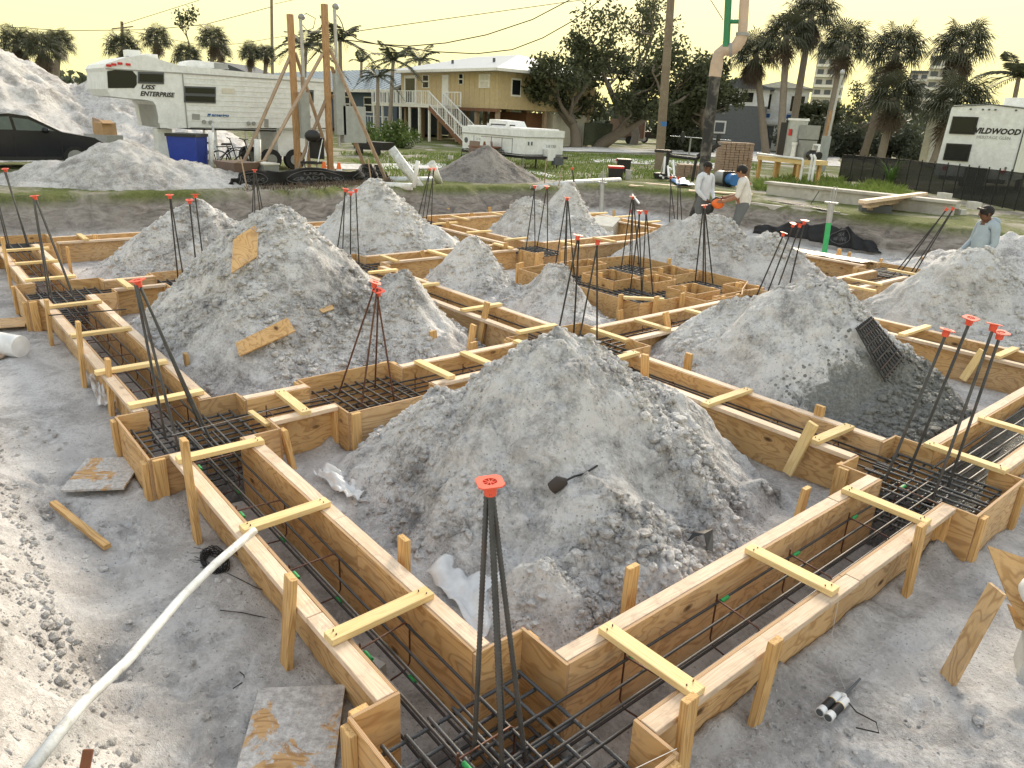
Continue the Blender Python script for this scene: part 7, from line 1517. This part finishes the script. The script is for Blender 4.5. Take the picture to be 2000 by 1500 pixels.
film('crumpled clear plastic sheet behind the nearest dowels', [(832, 1128), (1010, 1065), (985, 1200), (940, 1270)], 3, .09)
film('clear plastic sheet on the sand beside the left beam form', [(612, 935), (650, 928), (742, 952), (690, 998)], 5, .08)
film('plastic sheet caught under the left beam form', [(175, 742), (208, 738), (232, 800), (190, 800)], 6, .06)
# black scraps, boot, cartridge
t = thing('black_scrap', 'torn black plastic scrap on the sand inside the right beam form', 'plastic scrap', G(1372, 1072, PIT+.02)); m = MB()
hz_ = heap_hit(1368, 1070)[0][2]+.005; Q = [G(*q, hz_) for q in [(1338, 1066), (1352, 1056), (1390, 1052), (1392, 1082), (1380, 1080), (1372, 1064), (1355, 1062)]]; zz = [.02, .07, .08, .02, .03, .09, .06]; m.add([q+[0, 0, z] for q, z in zip(Q, zz)], [(0, 1, 6), (1, 2, 5, 6), (2, 3, 4, 5)]); o = m.obj('scrap', 'black_plastic', t); o.modifiers.new('t', 'SOLIDIFY').thickness = .004
p, n = heap_hit(1092, 955); k = Kit('dark_bottle', 'dark crushed bottle with a strap half buried in the near sand pile', 'bottle', p, .8); k.p('bottle', 'boot', lambda m: m.tube([(-.05, 0, .0), (.0, .0, .05), (.05, .01, .06)], [.045, .05, .02], 10)); k.p('strap', 'black_plastic', lambda m: m.tube([(.03, .02, .05), (.1, .05, .08), (.17, .12, .07), (.26, .2, .1)], .008, 5))
k = Kit('caulk_cartridge', 'white twin adhesive cartridge with a mixing nozzle on the sand', 'cartridge', G(1625, 1390, PIT+.02), 0)
hz_ = heap_hit(1625, 1385)[0][2]+.026; a, b = G(1606, 1400, hz_), G(1647, 1360, hz_); d = (b-a)/np.linalg.norm(b-a); sd = np.cross(d, (0, 0, 1))
for s_ in (-1, 1):
    c = (a+b)/2+sd*s_*.023-k.o; L_ = .1
    tb_ = k.tube('tube', 'white_paint', [c-d*L_, c+d*L_], .023, 18); k.tube('rim', 'white_paint', [c-d*L_, c-d*(L_-.012)], .0255, 18, tb_); k.tube('wrap', 'black_plastic', [c-d*.055, c+d*.03], .0236, 18, tb_); k.tube('stripe', 'cap_top' if False else 'stud', [c+d*.03, c+d*.036], .0237, 18, tb_)
    k.tube('well', 'shade', [c-d*(L_+.001), c-d*(L_-.004)], .019, 16, tb_)
e = (a+b)/2-k.o+d*.1; k.tube('shoulder', 'white_paint', [e, e+d*.03], [.03, .014], 12); k.tube('nozzle', 'shade', [e+d*.03, e+d*.21+[0, 0, .01]], [.008, .006], 8)
k.tube('string', 'wire', [e+sd*.02+[0, 0, .005], e+sd*.1+[0, 0, .01]+d*-.05, e+sd*.2+[0, 0, .012]-d*.04, e+sd*.24+[0, 0, .012]-d*.1, e+sd*.15+[0, 0, .012]-d*.16], .004, 5)
# leaning plywood and a paper sack at the right edge
A = G(1846, 1332, PIT)-[0, 0, .03]; vw = np.array([A[0], A[1], 0]); vw /= np.linalg.norm(vw); Bt = AT(1948, 1150, A+vw*.1); sd_ = np.array([_rt[0], _rt[1], .12])+vw*.22
o = board('plywood_sheet', None, A, Bt, .11, .022, 'ply_old', up=tuple(sd_), bev=.001); tag(o, 'plywood sheet leaning on edge at the right', 'plywood', GP)
o = onheap('triangular plywood offcut behind the paper sack at right', [(1928, 1066), (2030, 1100), (2030, 1270), (1968, 1170)], G(2000, 1290, PIT)+[0, 0, .25], (.3, -.75, .5), 'ply', th=.02)
o = onheap('narrow plywood strip below the paper sack at right', [(1966, 1180), (2030, 1225), (2030, 1250), (1984, 1226)], G(2000, 1300, PIT)+[0, 0, .12], (.4, -.6, .6), 'ply', th=.02)
k = Kit('paper_sack', 'off white paper sack with a dark seam at the right edge', 'sack', G(2010, 1235, PIT), .4); bpy.context.view_layer.update(); q = heap_hit(1992, 1150)[0]; q = q-ray(1992, 1150)/np.linalg.norm(ray(1992, 1150))*.16-np.array([_rt[0], _rt[1], 0])*.0-k.o; k.p('sack', 'white_paint', lambda m: m.ell(q, (.11, .2, .12), 20, 12, 0, rotm('Z', .9))); k.p('seam', 'black_plastic', lambda m: m.tube([q+np.array([-.1, -.12+.03*i, .09+.012*i]) for i in range(6)], .004, 5)); k.box('prop', 'block', (q[0], q[1], q[2]/2-.06), (.16, .2, q[2]-.1))
k = Kit('plastic_bucket', 'white plastic bucket lying at the left edge', 'bucket', G(-2, 690, PIT), .3); a, b = G(-40, 660, PIT+.14)-k.o, G(22, 682, PIT+.13)-k.o; bd = k.p('shell', 'white_paint', lambda m: m.tube([a, b], [.15, .13], 20)); k.p('rim', 'white_paint', lambda m: m.tube([a, a+(b-a)*.08], .158, 20), bd)
flatboard('grey board under the white bucket at the left edge', [(-40, 705), (20, 700), (42, 668), (10, 665)], PIT+.02, mat='old_lumber', group=GP)
# loose rebar across the left form, rebar hook and mesh on the splashed pile
o = rod('loose_rebar', None, G(95, 616, .02), G(247, 604, .03), .008, 'rebar_dark'); tag(o, 'loose rebar lying across the left beam form', 'rebar')
p, n = heap_hit(1720, 670); n = np.array([.72, -.35, .62]); n /= np.linalg.norm(n); t = thing('rebar_grid', 'sooty rebar grid panel leaning on the splashed sand pile', 'rebar', p)
def onpl2(px, py, lift=0.0): d = ray(px, py); o_ = np.array([0, 0, CH]); return o_+d*(np.dot(p+n*(.12+lift)-o_, n)/np.dot(d, n))
c4 = [(1684, 612), (1700, 620), (1764, 695), (1728, 742), (1672, 642)]
TL, TR, BR, BL = onpl2(1690, 612), onpl2(1708, 622), onpl2(1766, 700), onpl2(1730, 745); TL = onpl2(1672, 640); TR = onpl2(1700, 618)
for i in range(9):
    u = i/8; rod('bar', t, TL*(1-u)+TR*u, BL*(1-u)+BR*u, .012, 'rebar_dark')
for i in range(7):
    v = .06+.88*i/6; rod('bar', t, (TL*(1-v)+BL*v)+n*.02, (TR*(1-v)+BR*v)+n*.02, .009, 'rebar_mid')
# wet concrete already placed in the right run and splashes
def wet_mat():
    t = NT('wet_concrete'); p_ = t.pos(); f = t.noise(p_, 22, 6, .75); c_ = t.mix(t.rampf(f, .35, .65), (.05, .055, .052), (.17, .18, .17)); t.fin(c_, .32, t.bump(t.math('ADD', t.noise(p_, 40, 5, .7), f), .8, .03), Specular_IOR_Level=.5)
wet_mat()
def conc(name, x0, x1, y0, y1, z, mat='wet_concrete', slope=0.0):
    X, Y = np.meshgrid(np.arange(x0, x1+.01, .03), np.arange(y0, y1+.01, .03), indexing='ij'); Z = z+.03*fbm(X*4, Y*4, 4)+.012*lumps(X, Y, 14)-slope*(y1-Y); o = grid_obj(name, X, Y, Z, mat); o['kind'] = 'stuff'; o['label'] = 'fresh wet concrete in the right hand form' if slope else 'fresh concrete in the back form'; return o
conc('wet_concrete', R1[0]+.003, R1[1]-.003, 6.2, 9.85, -.05, slope=.09); conc('wet_concrete', -10.9, -6.7, L4[0]+.003, L4[1]-.003, .012)
# mason's string lines
for a, b, lb in [((1322, 1462, .0), (1180, 1530, .0), 'white string line at the corner pad'), ((335, 850, .0), (640, 772, .0), 'thin string line across the pad with leaning dowels')]:
    o = rod('string_line', None, G(*a), G(*b), .0016, 'pvc', 5); tag(o, lb, 'string', 'string lines')
m = MB(); m.tube([G(1640, 1160, .0), G(1625, 1240, -.3), G(1632, 1300, -.37), G(1650, 1345, -.37)], .0015, 4); tag(base_of(m.obj('string_line', 'pvc'), G(1640, 1160, 0)), 'string hanging from the right beam form to the sand', 'string', 'string lines')
# concrete pavers used as chairs under the steel
m = MB(); c = np.array([-3.05, 1.62, -.55]); m.box(c+[0, 0, .04], (.2, .1, .07), rotm('Z', .3)); tag(base_of(m.obj('spacer_brick', 'block'), c), 'small concrete spacer brick under the rebar in the left form', 'brick')
p, n = heap_hit(1410, 440); 
m = MB(); c = G(1190, 447, -.2)+[0, 0, .0]; m.box(G(1180, 452, -.3)+[0, 0, .12], (.7, .6, .35), rotm('Z', .4) @ rotm('X', .3)); tag(base_of(m.obj('paper_bag', 'cream'), c), 'pale cement bag beside the twin peaked pile', 'bag')
m = MB(); m.box(G(820, 534, PIT+.08), (.16, .1, .12), rotm('Z', .3)); tag(base_of(m.obj('red_carton', 'red'), G(820, 534, PIT)), 'small red carton by the central form', 'carton')
print("done")
